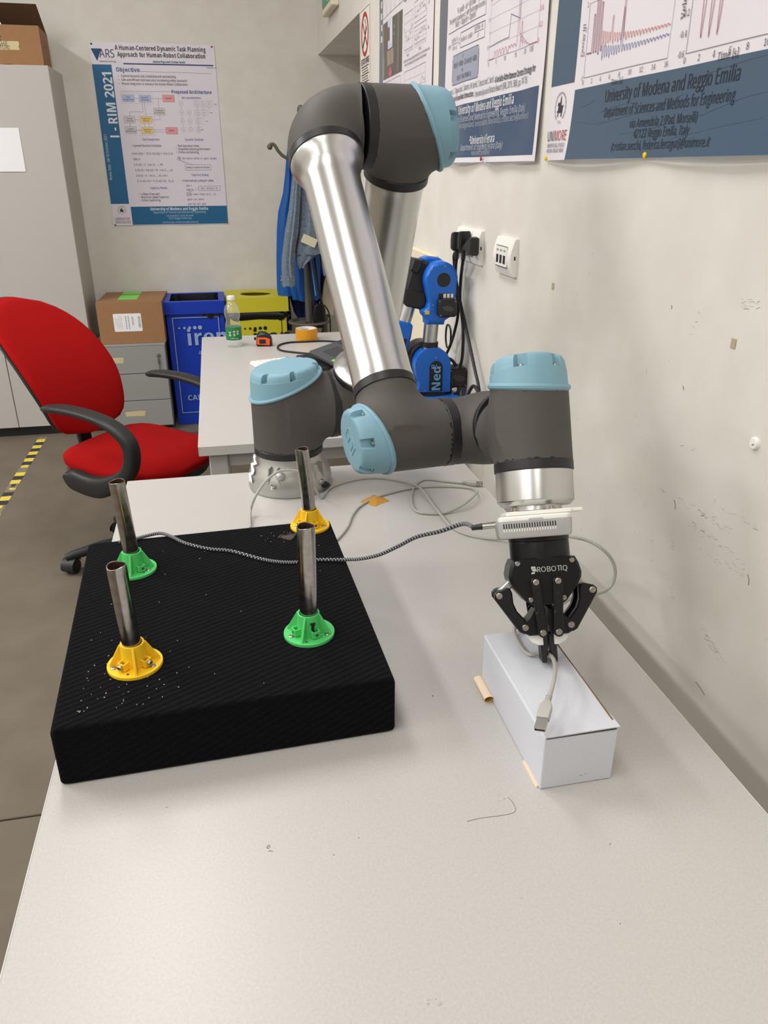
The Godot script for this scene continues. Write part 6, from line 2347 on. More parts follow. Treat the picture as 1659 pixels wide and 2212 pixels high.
	# exit sign above the doorway
	t = thing("exit_sign", "green and white emergency exit sign above the doorway", "sign", Vector3(0.66, 2.205, -4.35))
	t.basis = wb
	b2 = MB.new()
	b2.box(Vector3(0, 0, 0.018), Vector3(0.33, 0.19, 0.036), 0.004)
	part("frame", b2, M.cream, t)
	b2 = MB.new()
	b2.box(Vector3(0, 0.004, 0.0362), Vector3(0.29, 0.145, 0.002), 0.0)
	var face := part("green_face", b2, M.sign_green, t)
	b2 = MB.new()
	b2.prism(PackedVector2Array([Vector2(0.03, -0.06), Vector2(0.11, -0.06), Vector2(0.11, 0.06), Vector2(0.03, 0.06)]), 0.0365, 0.0378)
	b2.prism(PackedVector2Array([Vector2(-0.03, 0.0), Vector2(-0.075, 0.045), Vector2(-0.075, 0.018), Vector2(-0.125, 0.018), Vector2(-0.125, -0.018), Vector2(-0.075, -0.018), Vector2(-0.075, -0.045)]), 0.0365, 0.0378)
	part("arrow_and_door", b2, M.ink_white, face, 0.0)


# ---------------------------------------------------------------- printed sheets
const LAY := 0.00022
const NAVY := Color8(58, 80, 108)
const INK := Color8(52, 50, 58)


func pr(mb: MB, x0: float, y0: float, x1: float, y1: float, c: Color, layer := 1) -> void:
	# a printed rectangle, cut small enough to follow the sheet's curl
	mb.c = c
	var nx := maxi(1, int(ceil((x1 - x0) / 0.016)))
	var ny := maxi(1, int(ceil((y1 - y0) / 0.016)))
	var z := 0.0003 + LAY * layer
	for i in nx:
		for j in ny:
			var a := lerpf(x0, x1, float(i) / nx)
			var b := lerpf(x0, x1, float(i + 1) / nx)
			var d := lerpf(y0, y1, float(j) / ny)
			var e := lerpf(y0, y1, float(j + 1) / ny)
			mb.quad(Vector3(a, d, z), Vector3(b, d, z), Vector3(b, e, z), Vector3(a, e, z))


func pl(mb: MB, pts: Array, w: float, c: Color, layer := 2) -> void:
	mb.c = c
	for i in pts.size() - 1:
		var a: Vector2 = pts[i]
		var b: Vector2 = pts[i + 1]
		var d := (b - a).normalized()
		a -= d * w * 0.3
		b += d * w * 0.3
		var n := Vector2(-d.y, d.x) * w * 0.5
		var cnt := maxi(1, int((b - a).length() / 0.016))
		for k in cnt:
			var p := a.lerp(b, float(k) / cnt)
			var q := a.lerp(b, float(k + 1) / cnt)
			mb.quad(Vector3(p.x - n.x, p.y - n.y, 0.0003 + LAY * layer), Vector3(q.x - n.x, q.y - n.y, 0.0003 + LAY * layer), Vector3(q.x + n.x, q.y + n.y, 0.0003 + LAY * layer), Vector3(p.x + n.x, p.y + n.y, 0.0003 + LAY * layer))


func pbox(mb: MB, x0: float, y0: float, x1: float, y1: float, w: float, c: Color, layer := 2) -> void:
	pl(mb, [Vector2(x0, y0), Vector2(x1, y0), Vector2(x1, y1), Vector2(x0, y1), Vector2(x0, y0)], w, c, layer)


func pt(mb: MB, s: String, x: float, y: float, em: float, c: Color, bold := false, align := 0, width := 0.0, turn := 0.0, kind := "Droid Sans", layer := 4) -> void:
	mb.c = c
	var k := 1.0
	if width > 0.0:
		var nat := font(bold, kind).get_string_size(s, HORIZONTAL_ALIGNMENT_LEFT, -1, 64).x * em / 64.0
		k = width / nat
	write(mb, s, Vector3(x, y, 0.0003 + LAY * layer), em, Basis(Vector3.BACK, turn), bold, align, k, kind, 16)


func pdisc(mb: MB, x: float, y: float, r0: float, r1: float, c: Color, layer := 2, ky := 1.0) -> void:
	mb.c = c
	for i in 28:
		var a := TAU * i / 28
		var b := TAU * (i + 1) / 28
		var z := 0.0003 + LAY * layer
		mb.quad(Vector3(x + cos(a) * r0, y + sin(a) * r0 * ky, z), Vector3(x + cos(a) * r1, y + sin(a) * r1 * ky, z), Vector3(x + cos(b) * r1, y + sin(b) * r1 * ky, z), Vector3(x + cos(b) * r0, y + sin(b) * r0 * ky, z))


func seal(mb: MB, x: float, y: float, r: float) -> void:
	# a round university seal: a ring of small marks round a rider on a horse
	for i in 44:
		var a := -0.9 + (PI + 1.8) * i / 43.0
		if absf(a - PI / 2) < 0.05: continue
		var o := Vector2(cos(a), sin(a))
		pl(mb, [Vector2(x, y) + o * r * 0.86, Vector2(x, y) + o * r * (0.98 if i % 3 else 0.94)], r * 0.045, INK, 3)
	pt(mb, "1175", x, y - r * 0.98, r * 0.26, INK, false, 1)
	mb.c = INK
	var poly := PackedVector2Array()
	for q in [[-0.42, -0.62], [-0.30, -0.60], [-0.24, -0.34], [0.20, -0.36], [0.18, -0.62], [0.30, -0.62], [0.36, -0.30], [0.40, -0.02], [0.52, 0.06], [0.50, 0.14], [0.32, 0.06], [0.12, 0.14], [0.10, 0.34], [0.08, 0.62], [0.02, 0.78], [-0.02, 0.60], [-0.06, 0.40], [-0.12, 0.16], [-0.20, 0.30], [-0.36, 0.34], [-0.50, 0.16], [-0.42, 0.10], [-0.34, 0.04], [-0.38, -0.20], [-0.52, -0.26], [-0.50, -0.34], [-0.34, -0.34]]: poly.append(Vector2(x + q[0] * r, y + q[1] * r))
	var idx := Geometry2D.triangulate_polygon(poly)
	for k in range(0, idx.size(), 3):
		var a := poly[idx[k]]
		var b := poly[idx[k + 1]]
		var d := poly[idx[k + 2]]
		if (b - a).cross(d - a) < 0:
			var t := b
			b = d
			d = t
		mb.tri(Vector3(a.x, a.y, 0.0003 + LAY * 3), Vector3(b.x, b.y, 0.0003 + LAY * 3), Vector3(d.x, d.y, 0.0003 + LAY * 3))


func sheet(t: Node3D, w: float, h: float, bend: Callable, paper: Color, prints: Dictionary, gloss := true) -> void:
	# the paper itself as a thin curled board, then one mesh of flat print per key
	var b := MB.new()
	b.c = paper
	var nx := int(ceil(w / 0.016))
	var ny := int(ceil(h / 0.016))
	for i in nx:
		for j in ny:
			var x0 := w * i / nx
			var x1 := w * (i + 1) / nx
			var y0 := h * j / ny
			var y1 := h * (j + 1) / ny
			b.quad(Vector3(x0, y0, 0), Vector3(x1, y0, 0), Vector3(x1, y1, 0), Vector3(x0, y1, 0))
			b.quad(Vector3(x1, y0, -0.0005), Vector3(x0, y0, -0.0005), Vector3(x0, y1, -0.0005), Vector3(x1, y1, -0.0005))
			if i == 0: b.quad(Vector3(x0, y0, -0.0005), Vector3(x0, y0, 0), Vector3(x0, y1, 0), Vector3(x0, y1, -0.0005))
			if i == nx - 1: b.quad(Vector3(x1, y0, 0), Vector3(x1, y0, -0.0005), Vector3(x1, y1, -0.0005), Vector3(x1, y1, 0))
			if j == 0: b.quad(Vector3(x0, y0, -0.0005), Vector3(x1, y0, -0.0005), Vector3(x1, y0, 0), Vector3(x0, y0, 0))
			if j == ny - 1: b.quad(Vector3(x0, y1, 0), Vector3(x1, y1, 0), Vector3(x1, y1, -0.0005), Vector3(x0, y1, -0.0005))
	for k in b.v.size(): b.v[k].z += bend.call(b.v[k].x, b.v[k].y)
	var m: Material = M.print if gloss else M.print_matt
	var sh := part("paper", b, m, t, 60.0, true)
	for key in prints:
		var mb: MB = prints[key]
		for k in mb.v.size(): mb.v[k].z += bend.call(mb.v[k].x, mb.v[k].y)
		part(key, mb, m, sh, 20.0, true)


func joined(a: MB, b: MB) -> MB:
	a.v.append_array(b.v)
	a.uv.append_array(b.uv)
	a.col.append_array(b.col)
	return a


func film_edge(t: Node3D, w: float, drop: float, bend: Callable, waves: float) -> void:
	# clear laminate that sticks out below the paper and curls off the wall between the pins
	var b := MB.new()
	var n := 40
	for i in n:
		var x0 := -0.004 + (w + 0.008) * i / n
		var x1 := -0.004 + (w + 0.008) * (i + 1) / n
		var d0 := drop * (0.25 + 0.75 * absf(sin(x0 / w * PI * waves)))
		var d1 := drop * (0.25 + 0.75 * absf(sin(x1 / w * PI * waves)))
		b.quad(Vector3(x0, -d0, 0.001 + bend.call(x0, 0.0)), Vector3(x1, -d1, 0.001 + bend.call(x1, 0.0)), Vector3(x1, 0.0006, 0.0006 + bend.call(x1, 0.0)), Vector3(x0, 0.0006, 0.0006 + bend.call(x0, 0.0)))
	part("laminate_edge", b, M.film, t, 60.0)


func pin(colour: String, at: Vector3, b: Basis, label: String) -> void:
	var t := thing("push_pin", label, "push pin", at, 0.0, "push pins of the posters")
	t.basis = b
	var mb := MB.new().at(Vector3(), Basis(Vector3.RIGHT, PI / 2))
	mb.lathe([Vector2(0.0006, -0.012), Vector2(0.0006, 0.0), Vector2(0.0042, 0.0003), Vector2(0.0048, 0.0012), Vector2(0.0042, 0.0028), Vector2(0.0022, 0.0038)], 18)
	part("pin_head", mb, M["pin_" + colour], t)


func graph_line(n: int, x0: float, x1: float, f: Callable) -> Array:
	var out := []
	for i in n + 1:
		var u := float(i) / n
		out.append(Vector2(lerpf(x0, x1, u), f.call(u)))
	return out


func make_posters() -> void:
	var wb := wall_basis()
	# --- the nearest poster: energy and velocity plots over a slate blue footer
	var W := 0.775
	var t := thing("poster", "nearest wall poster with energy plot, slate blue footer and dark lettering", "poster", Vector3(0.6582, 1.433, -1.572))
	t.basis = wb
	var slate := Color8(70, 90, 112)
	var bend := func(x: float, y: float) -> float: return 0.0008 + 0.011 * absf(sin(x / 0.775 * PI * 2.0)) * exp(-maxf(y, 0.0) / 0.05) + 0.0012 * (1.0 + sin(x * 21.0 + y * 13.0))
	var a := MB.new()
	pr(a, 0.0, 0.127, 0.100, 1.09, slate)
	pr(a, 0.107, 0.0, W, 0.114, slate)
	var p := MB.new()
	pt(p, "University of Modena and Reggio Emilia", 0.233, 0.094, 0.0245, Color8(38, 44, 54), false, 0, 0.368)
	pt(p, "Department of Sciences and Methods for Engineering", 0.237, 0.070, 0.0195, Color8(40, 46, 56), false, 0, 0.360)
	pt(p, "via Amendola 2 (Pad. Morselli)", 0.330, 0.0495, 0.0165, Color8(40, 46, 56), false, 0, 0.187)
	pt(p, "42122 Reggio Emilia, Italy", 0.346, 0.0345, 0.0165, Color8(40, 46, 56), false, 0, 0.157)
	pt(p, "{cristian.secchi, federica.ferraguti}@unimore.it", 0.282, 0.0180, 0.0165, Color8(40, 46, 56), false, 0, 0.280)
	pt(p, "UNl", 0.001, 0.0415, 0.023, Color8(60, 58, 64), false, 0, 0.038)
	pt(p, "MORE", 0.040, 0.0415, 0.023, Color8(176, 66, 52), false, 0, 0.059)
	pt(p, "UNlVERSlTÀ DEGLl STUDl Dl", 0.001, 0.0255, 0.0088, INK, false, 0, 0.092)
	pt(p, "MODENA E REGGlO EMlLlA", 0.001, 0.0165, 0.0088, INK, false, 0, 0.092)
	seal(p, 0.052, 0.0900, 0.0260)
	pt(p, "2", 0.040, 0.279, 0.032, Color8(225, 225, 228), true, 0, 0.0, PI / 2)
	# energy plot
	var gx0 := 0.137
	var gx1 := 0.411
	var gy0 := 0.130
	pl(p, [Vector2(gx0, gy0 + 0.110), Vector2(gx0, gy0), Vector2(gx1, gy0)], 0.0009, Color8(120, 118, 128))
	pl(p, [Vector2(gx1, gy0), Vector2(gx1, gy0 + 0.110), Vector2(gx0, gy0 + 0.110)], 0.0007, Color8(160, 158, 166))
	for k in 9:
		pt(p, str(k * 2), lerpf(gx0, gx1, k / 8.0), gy0 - 0.0075, 0.0095, INK, false, 1, 0.0, 0.0, "Droid Serif")
	for k in 4:
		pt(p, str(k - 1), gx0 - 0.007, gy0 + 0.0365 * k, 0.0095, INK, false, 1, 0.0, 0.0, "Droid Serif")
	pt(p, "Time [s]", 0.268, gy0 - 0.0165, 0.0105, INK, false, 1, 0.0, 0.0, "Droid Serif")
	pt(p, "Energy [J]", gx0 - 0.0155, gy0 + 0.058, 0.0105, INK, false, 1, 0.0, PI / 2, "Droid Serif")
	var red := Color8(196, 108, 106)
	var blu := Color8(110, 112, 168)
	var f_red := func(u: float) -> float:
		var base := 0.1665
		if u < 0.05: return base
		if u < 0.21: return 0.166 + [0.0, 0.055, 0.0, 0.104, 0.0, 0.090, -0.004, 0.068, 0.0][int((u - 0.05) / 0.16 * 8.99)]
		var amp := 0.026 * exp(-(u - 0.21) * 2.6)
		if absf(u - 0.34) < 0.012: amp = 0.042
		if absf(u - 0.485) < 0.010: amp = 0.066
		return base + amp * absf(sin(u * 95.0)) + 0.004 * u
	var f_blu := func(u: float) -> float:
		if u < 0.21: return f_red.call(u) - 0.001
		var amp := 0.024 * exp(-(u - 0.21) * 2.4)
		if absf(u - 0.485) < 0.010: amp = 0.064
		return 0.146 + 0.012 * u + amp * absf(sin(u * 95.0 + 0.15))
	pl(p, graph_line(170, gx0 + 0.004, gx1 - 0.003, f_blu), 0.0011, blu, 3)
	pl(p, graph_line(170, gx0 + 0.004, gx1 - 0.003, f_red), 0.0011, red, 4)
	# velocity plot, cut by the picture's edge
	gx0 = 0.459
	gx1 = 0.745
	pl(p, [Vector2(gx0, gy0 + 0.16), Vector2(gx0, gy0), Vector2(gx1, gy0)], 0.0009, Color8(120, 118, 128))
	for k in 6: pt(p, str(k * 2), lerpf(gx0, gx1, k / 8.0), gy0 - 0.0085, 0.0105, INK, false, 1, 0.0, 0.0, "Droid Serif")
	for k in 5: pt(p, ["-0.6", "-0.4", "-0.2", "0", "0.2"][k], gx0 - 0.004, gy0 + 0.0245 * k, 0.0105, INK, false, 2, 0.0, 0.0, "Droid Serif")
	pt(p, "Time [s]", 0.563, gy0 - 0.0130, 0.0120, INK, false, 1, 0.0, 0.0, "Droid Serif")
	pt(p, "Velocity [m/s]", gx0 - 0.020, gy0 + 0.085, 0.0130, INK, false, 1, 0.0, PI / 2, "Droid Serif")
	var f_vel := func(u: float) -> float:
		if u < 0.06: return gy0 + 0.0735
		var wv := sin((u - 0.06) * 92.0)
		return gy0 + 0.098 + (0.085 if u < 0.26 else 0.040 * (1.2 - u)) * wv
	pl(p, graph_line(150, gx0, gx1, f_vel), 0.0012, Color8(176, 96, 110), 3)
	pr(p, 0.137, 0.30, 0.74, 1.0, Color8(214, 208, 216), 2)
	pt(p, "Simulations and Experiments", 0.43, 0.33, 0.030, INK, true, 1, 0.0, 0.0, "Droid Sans", 5)
	sheet(t, W, 1.10, bend, Color8(226, 221, 228), {"print": joined(a, p)})
	film_edge(t, W, 0.012, bend, 2.0)
	var crease := MB.new()
	crease.c = Color8(140, 152, 168)
	for q in [[[0.14, 0.085], [0.17, 0.087], [0.19, 0.092]], [[0.13, 0.062], [0.17, 0.058], [0.20, 0.055], [0.24, 0.058]], [[0.22, 0.072], [0.28, 0.078], [0.34, 0.079]], [[0.21, 0.052], [0.30, 0.060], [0.39, 0.066], [0.47, 0.080]], [[0.52, 0.050], [0.62, 0.066], [0.70, 0.070]], [[0.45, 0.024], [0.55, 0.033], [0.66, 0.041]], [[0.50, 0.098], [0.60, 0.106], [0.70, 0.110]], [[0.30, 0.036], [0.38, 0.039], [0.46, 0.048]]]:
		var path := []
		for e in q: path.append(Vector3(e[0], e[1], 0.0))
		var cv := curve(path, 6)
		for k in cv.size(): cv[k].z = bend.call(cv[k].x, cv[k].y) + 0.0001
		crease.tube(cv, 0.0009, 6, true, false, -1.0, 0.5)
	var cm := mat("crease", rgb(86, 104, 124), 0.3)
	part("creases", crease, cm, t, 60.0)
	# --- the middle poster
	W = 0.772
	t = thing("poster", "middle wall poster with navy footer, boxed formulas and a magenta line plot", "poster", Vector3(0.6582, 1.432, -2.388))
	t.basis = wb
	var bend2 := func(x: float, y: float) -> float: return 0.0008 + 0.008 * absf(sin((x / 0.772 - 0.55) * PI * 2.0)) * exp(-maxf(y, 0.0) / 0.045) + 0.0030 * (1.0 + sin(x * 26.0 + 1.0)) * exp(-maxf(y, 0.0) / 0.25) + 0.0008 * (1.0 + sin(x * 41.0 + y * 23.0))
	a = MB.new()
	pr(a, 0.0, 0.143, 0.070, 1.09, Color8(96, 104, 118))
	pr(a, 0.087, 0.012, W - 0.014, 0.136, NAVY)
	p = MB.new()
	var wh := Color8(208, 212, 220)
	pt(p, "¹University of Modena and Reggio Emilia", 0.205, 0.1225, 0.027, wh, true, 0, 0.412)
	pt(p, "Department of Sciences and Methods for Engineering, Reggio Emilia (Italy)", 0.128, 0.1020, 0.0185, Color8(182, 190, 204), false, 0, 0.562)
	pt(p, "{federica.ferraguti, chiara.talignanilandi, lorenzo.sabattini, cesare.fantuzzi, cristian.secchi}@unimore.it", 0.108, 0.0865, 0.0165, Color8(164, 174, 190), false, 0, 0.607)
	pt(p, "²University of Ferrara", 0.325, 0.0500, 0.025, wh, true, 0, 0.195)
	pt(p, "Department of Engineering, Ferrara (Italy)", 0.261, 0.0345, 0.0185, Color8(182, 190, 204), false, 0, 0.313)
	pt(p, "marcello.bonfe@unife.it", 0.345, 0.0215, 0.0150, Color8(164, 174, 190), false, 0, 0.155)
	pt(p, "F. Ferraguti, C. Talignani Landi, L. Sabattini, M. Bonfè, C. Fantuzzi and C. Secchi.", 0.086, 0.1725, 0.0165, INK, false, 0, 0.395)
	pt(p, "A Variable Admittance Control Strategy for", 0.487, 0.1690, 0.0165, Color8(30, 28, 36), true, 0, 0.247)
	pt(p, "Stable Physical Human-Robot Interaction,", 0.086, 0.1545, 0.0165, Color8(30, 28, 36), true, 0, 0.245)
	pt(p, "International Journal of Robotics Research (lJRR), 2019, 38(6), pp. 747-765.", 0.337, 0.1520, 0.0165, INK, false, 0, 0.355)
	a.c = Color8(150, 157, 178)
	var rp := rounded(0.225, 0.068, 0.008, 4, Vector2(0.2425, 0.2215))
	pr(a, 0.138, 0.1875, 0.347, 0.2555, Color8(152, 158, 178), 1)
	pr(a, 0.130, 0.1955, 0.138, 0.2475, Color8(152, 158, 178), 1)
	pr(a, 0.347, 0.1955, 0.355, 0.2475, Color8(152, 158, 178), 1)
	var rl := []
	for q in rp: rl.append(q)
	rl.append(rp[0])
	pl(p, rl, 0.0014, Color8(84, 84, 104))
	pt(p, "W(tk+1) = W(tk) + Σ λi e(t-ti) + d(tk)", 0.143, 0.231, 0.0150, INK, false, 0, 0.198, 0.0, "Droid Serif")
	pt(p, "k", 0.232, 0.2465, 0.010, INK, false, 1, 0.0, 0.0, "Droid Serif")
	pt(p, "i=0", 0.232, 0.2150, 0.010, INK, false, 1, 0.0, 0.0, "Droid Serif")
	pt(p, "B(tk+1) = Ba(t) W(tk+1)", 0.178, 0.2005, 0.0140, INK, false, 0, 0.125, 0.0, "Droid Serif")
	pbox(p, 0.203, 0.2665, 0.389, 0.2995, 0.0013, Color8(84, 84, 104))
	pt(p, "m(tk+1) - m(tk) =", 0.210, 0.2835, 0.0135, INK, false, 0, 0.098, 0.0, "Droid Serif")
	pt(p, "2q(T(tk) - δ)", 0.346, 0.2920, 0.0115, INK, false, 1, 0.062, 0.0, "Droid Serif")
	pl(p, [Vector2(0.314, 0.2840), Vector2(0.380, 0.2840)], 0.0009, INK)
	pt(p, "λ²", 0.346, 0.2755, 0.0115, INK, false, 1, 0.0, 0.0, "Droid Serif")
	pt(p, "η(t) <", 0.090, 0.2805, 0.0125, INK, false, 0, 0.028, 0.0, "Droid Serif")
	pt(p, "2q(T(tk) - δ)", 0.146, 0.2910, 0.0115, INK, false, 1, 0.058, 0.0, "Droid Serif")
	pl(p, [Vector2(0.118, 0.2825), Vector2(0.175, 0.2825)], 0.0009, INK)
	pt(p, "λ²(b - a)", 0.146, 0.2735, 0.0115, INK, false, 1, 0.044, 0.0, "Droid Serif")
	pl(p, [Vector2(0.184, 0.279), Vector2(0.190, 0.279), Vector2(0.190, 0.275), Vector2(0.198, 0.283), Vector2(0.190, 0.291), Vector2(0.190, 0.287), Vector2(0.184, 0.287), Vector2(0.184, 0.279)], 0.0009, Color8(84, 84, 104))
	pl(p, [Vector2(0.087, 0.3115), Vector2(0.389, 0.3115), Vector2(0.389, 0.60), Vector2(0.087, 0.60)], 0.0013, Color8(84, 84, 104))
	pt(p, "W(t) = H(p(t)) + T(p(t))", 0.150, 0.3230, 0.0150, INK, false, 0, 0.170, 0.0, "Droid Serif")
	pt(p, "The system is passive w.r.t. with the storage function", 0.092, 0.3365, 0.0145, INK, false, 0, 0.292)
	pt(p, "½ ηa(b - a) < q(T(tk) - δ)", 0.165, 0.3520, 0.0165, INK, false, 0, 0.185, 0.0, "Droid Serif")
	# plot
	gx0 = 0.431
	gx1 = 0.728
	gy0 = 0.2135
	var grid := Color8(190, 186, 196)
	for k in 5: pl(p, [Vector2(gx0, gy0 + 0.027 * k), Vector2(gx1, gy0 + 0.027 * k)], 0.0006, grid, 1)
	pl(p, [Vector2(gx0, gy0 + 0.20), Vector2(gx0, gy0), Vector2(gx1, gy0), Vector2(gx1, gy0 + 0.20)], 0.0008, Color8(150, 140, 160))
	for k in 5: pt(p, ["0", "5", "10", "15", "20"][k], gx0 + 0.058 * k, gy0 - 0.0080, 0.0115, INK, false, 1)
	pt(p, "t [s]", gx0 + 0.270, gy0 - 0.0075, 0.0125, INK, false, 1)
	var mg := Color8(178, 62, 118)
	for k in 4: pt(p, ["0", "0.2", "0.4", "0.6"][k], gx1 + 0.004, gy0 + 0.0015 + 0.027 * k, 0.0120, Color8(196, 86, 106), false, 0)
	for k in 4: pt(p, ["0", "0.5", "1", "1.5"][k], gx0 - 0.004, gy0 + 0.027 * k, 0.0100, Color8(96, 96, 156), false, 2)
	pl(p, [Vector2(gx0, gy0 + 0.027), Vector2(gx0 + 0.130, gy0 + 0.0300), Vector2(gx0 + 0.134, gy0 + 0.0715), Vector2(gx0 + 0.190, gy0 + 0.0560), Vector2(gx0 + 0.196, gy0 + 0.120), Vector2(gx0 + 0.230, gy0 + 0.098), Vector2(gx0 + 0.297, gy0 + 0.074)], 0.0012, Color8(78, 80, 122), 3)
	pl(p, [Vector2(gx0, gy0 + 0.117), Vector2(gx0 + 0.10, gy0 + 0.125), Vector2(gx0 + 0.2, gy0 + 0.15)], 0.0012, Color8(190, 70, 84), 3)
	var f_mag := func(u: float) -> float:
		if u < 0.13: return gy0 + 0.001
		if u < 0.42: return gy0 + 0.001 + 0.013 * absf(sin(u * 52.0))
		if u < 0.44: return gy0 + 0.002
		if u < 0.60: return gy0 + 0.008 + 0.006 * absf(sin(u * 60.0))
		if u < 0.64: return gy0 + 0.010 + 0.11 * (1.0 - absf(u - 0.62) / 0.025)
		if u < 0.86: return gy0 + 0.001 + 0.020 * (0.86 - u) / 0.22 * (0.5 + absf(sin(u * 70.0)))
		return gy0 + 0.001
	pl(p, graph_line(130, gx0, gx1, f_mag), 0.0011, mg, 4)
	pl(p, [Vector2(gx0 + 0.195, gy0 + 0.002), Vector2(gx0 + 0.205, gy0 + 0.050), Vector2(gx0 + 0.212, gy0 + 0.004)], 0.0012, mg, 4)
	sheet(t, W, 1.10, bend2, Color8(224, 220, 228), {"print": joined(a, p)})
	film_edge(t, W, 0.008, bend2, 2.0)
	# --- the far one on the same wall
	W = 0.764
	t = thing("poster", "furthest poster on the right wall, with a lab photograph and small plots", "poster", Vector3(0.6582, 1.440, -3.228))
	t.basis = wb
	var bend3 := func(x: float, y: float) -> float: return 0.0012 + 0.0010 * (1.0 + sin(x * 17.0 + y * 9.0))
	a = MB.new()
	pr(a, 0.0, 0.14, 0.060, 1.07, Color8(100, 108, 122))
	# the photograph: dark room, pale machine, a figure in brown, a pink thing low down
	pr(a, 0.067, 0.272, 0.375, 0.447, Color8(92, 84, 80), 1)
	pr(a, 0.235, 0.272, 0.375, 0.447, Color8(80, 76, 70), 2)
	pr(a, 0.305, 0.275, 0.335, 0.445, Color8(104, 100, 92), 3)
	pr(a, 0.150, 0.360, 0.232, 0.446, Color8(196, 204, 226), 3)
	pr(a, 0.205, 0.372, 0.225, 0.446, Color8(226, 232, 238), 4)
	pr(a, 0.140, 0.310, 0.250, 0.355, Color8(150, 132, 118), 3)
	pr(a, 0.190, 0.315, 0.196, 0.356, Color8(112, 98, 88), 4)
	pr(a, 0.100, 0.385, 0.185, 0.425, Color8(104, 74, 66), 5)
	pr(a, 0.105, 0.365, 0.150, 0.390, Color8(98, 72, 66), 5)
	pdisc(a, 0.140, 0.432, 0.0, 0.009, Color8(60, 50, 52), 5)
	pr(a, 0.170, 0.274, 0.225, 0.292, Color8(188, 84, 112), 5)
	pdisc(a, 0.197, 0.292, 0.0, 0.020, Color8(188, 84, 112), 5, 0.5)
	pdisc(a, 0.262, 0.405, 0.008, 0.017, Color8(120, 118, 112), 4)
	pr(a, 0.070, 0.276, 0.100, 0.345, Color8(120, 112, 100), 3)
	p = MB.new()
	var gr := Color8(96, 92, 100)
	for q in [[0.402, 0.327, 0.520, 0.425], [0.545, 0.327, 0.690, 0.372], [0.545, 0.383, 0.690, 0.437], [0.415, 0.165, 0.690, 0.265], [0.080, 0.160, 0.200, 0.262], [0.215, 0.160, 0.360, 0.262]]:
		pbox(p, q[0], q[1], q[2], q[3], 0.0010, gr)
		for k in 3: pl(p, [Vector2(q[0], lerpf(q[1], q[3], (k + 1) / 4.0)), Vector2(q[2], lerpf(q[1], q[3], (k + 1) / 4.0))], 0.0007, Color8(170, 164, 172), 1)
		for k in 3: pl(p, [Vector2(lerpf(q[0], q[2], (k + 1) / 4.0), q[1]), Vector2(lerpf(q[0], q[2], (k + 1) / 4.0), q[3])], 0.0006, Color8(186, 180, 188), 1)
		var yb: float = lerpf(q[1], q[3], 0.45)
		var hh: float = q[3] - q[1]
		var ff := func(u: float) -> float: return yb + hh * (0.08 * sin(u * 31.0) + 0.20 * sin(u * 5.0 + hh * 90.0))
		pl(p, graph_line(40, q[0] + 0.003, q[2] - 0.003, ff), 0.0012, Color8(140, 96, 108), 3)
	for k in 6:
		pt(p, str(k * 10), 0.410 + k * 0.021, 0.320, 0.0085, INK, false, 1)
		pt(p, str(k * 10), 0.552 + k * 0.026, 0.320, 0.0085, INK, false, 1)
	pt(p, "Time [s]", 0.455, 0.309, 0.0095, INK, false, 1)
	pt(p, "Time [s]", 0.620, 0.309, 0.0095, INK, false, 1)
	pt(p, "(a)", 0.715, 0.412, 0.011, INK, false, 1)
	pt(p, "(b)", 0.715, 0.350, 0.011, INK, false, 1)
	pt(p, "Comparison of the energy exchanged with and without force in the master device at the", 0.400, 0.2955, 0.0105, INK, false, 0, 0.335)
	pt(p, "time, (b) measured by the master robotics device", 0.415, 0.2840, 0.0105, INK, false, 0, 0.285)
	pl(p, [Vector2(0.067, 0.462), Vector2(0.385, 0.469)], 0.0012, gr)
	pt(p, "Experimental results", 0.395, 0.470, 0.022, INK, true, 0)
	var f_p := func(u: float) -> float: return 0.50 + 0.035 * sin(u * 26.0)
	pl(p, graph_line(50, 0.08, 0.36, f_p), 0.0012, Color8(140, 130, 140), 2)
	for k in 5: pr(p, 0.028 + 0.004 * (k % 2), 0.395 + 0.035 * k, 0.052, 0.415 + 0.035 * k, Color8(220, 222, 226), 3)
	pt(p, "www.lab.unimore", 0.016, 0.38, 0.014, Color8(200, 204, 212), false, 0, 0.0, PI / 2)
	sheet(t, W, 1.08, bend3, Color8(224, 219, 226), {"print": joined(a, p)})
	# --- the poster on the back wall
	W = 0.652
	var H := 0.920
	t = thing("poster", "poster with blue side band and boxes diagram on the back wall", "poster", Vector3(-0.5645, 1.112, -4.9785))
	t.rotation.z = 0.002
	var bend4 := func(x: float, y: float) -> float: return 0.0008 + 0.0012 * (1.0 + sin(x * 19.0 + y * 7.0))
	a = MB.new()
	var sea := Color8(30, 98, 142)
	pr(a, 0.0, 0.117, 0.100, 0.815, sea)
	pr(a, 0.106, 0.003, W, 0.101, sea)
	a.c = Color8(22, 66, 112)
	a.tri(Vector3(0.004, 0.889, 0.0003 + LAY), Vector3(0.030, 0.830, 0.0003 + LAY), Vector3(0.058, 0.889, 0.0003 + LAY))
	for q in [[0.135, 0.638, 0.063, 0.034, 0], [0.224, 0.638, 0.063, 0.034, 0], [0.350, 0.640, 0.063, 0.034, 1], [0.295, 0.575, 0.060, 0.034, 2], [0.130, 0.534, 0.060, 0.034, 2], [0.218, 0.534, 0.062, 0.034, 3], [0.130, 0.482, 0.060, 0.034, 2], [0.218, 0.480, 0.062, 0.034, 3], [0.350, 0.480, 0.063, 0.034, 1]]:
		var col: Color = [Color8(176, 188, 222), Color8(226, 152, 158), Color8(206, 200, 206), Color8(230, 202, 132)][q[4]]
		pr(a, q[0], q[1], q[0] + q[2], q[1] + q[3], col)
	p = MB.new()
	var dk := Color8(34, 32, 42)
	var tit := Color8(48, 78, 140)
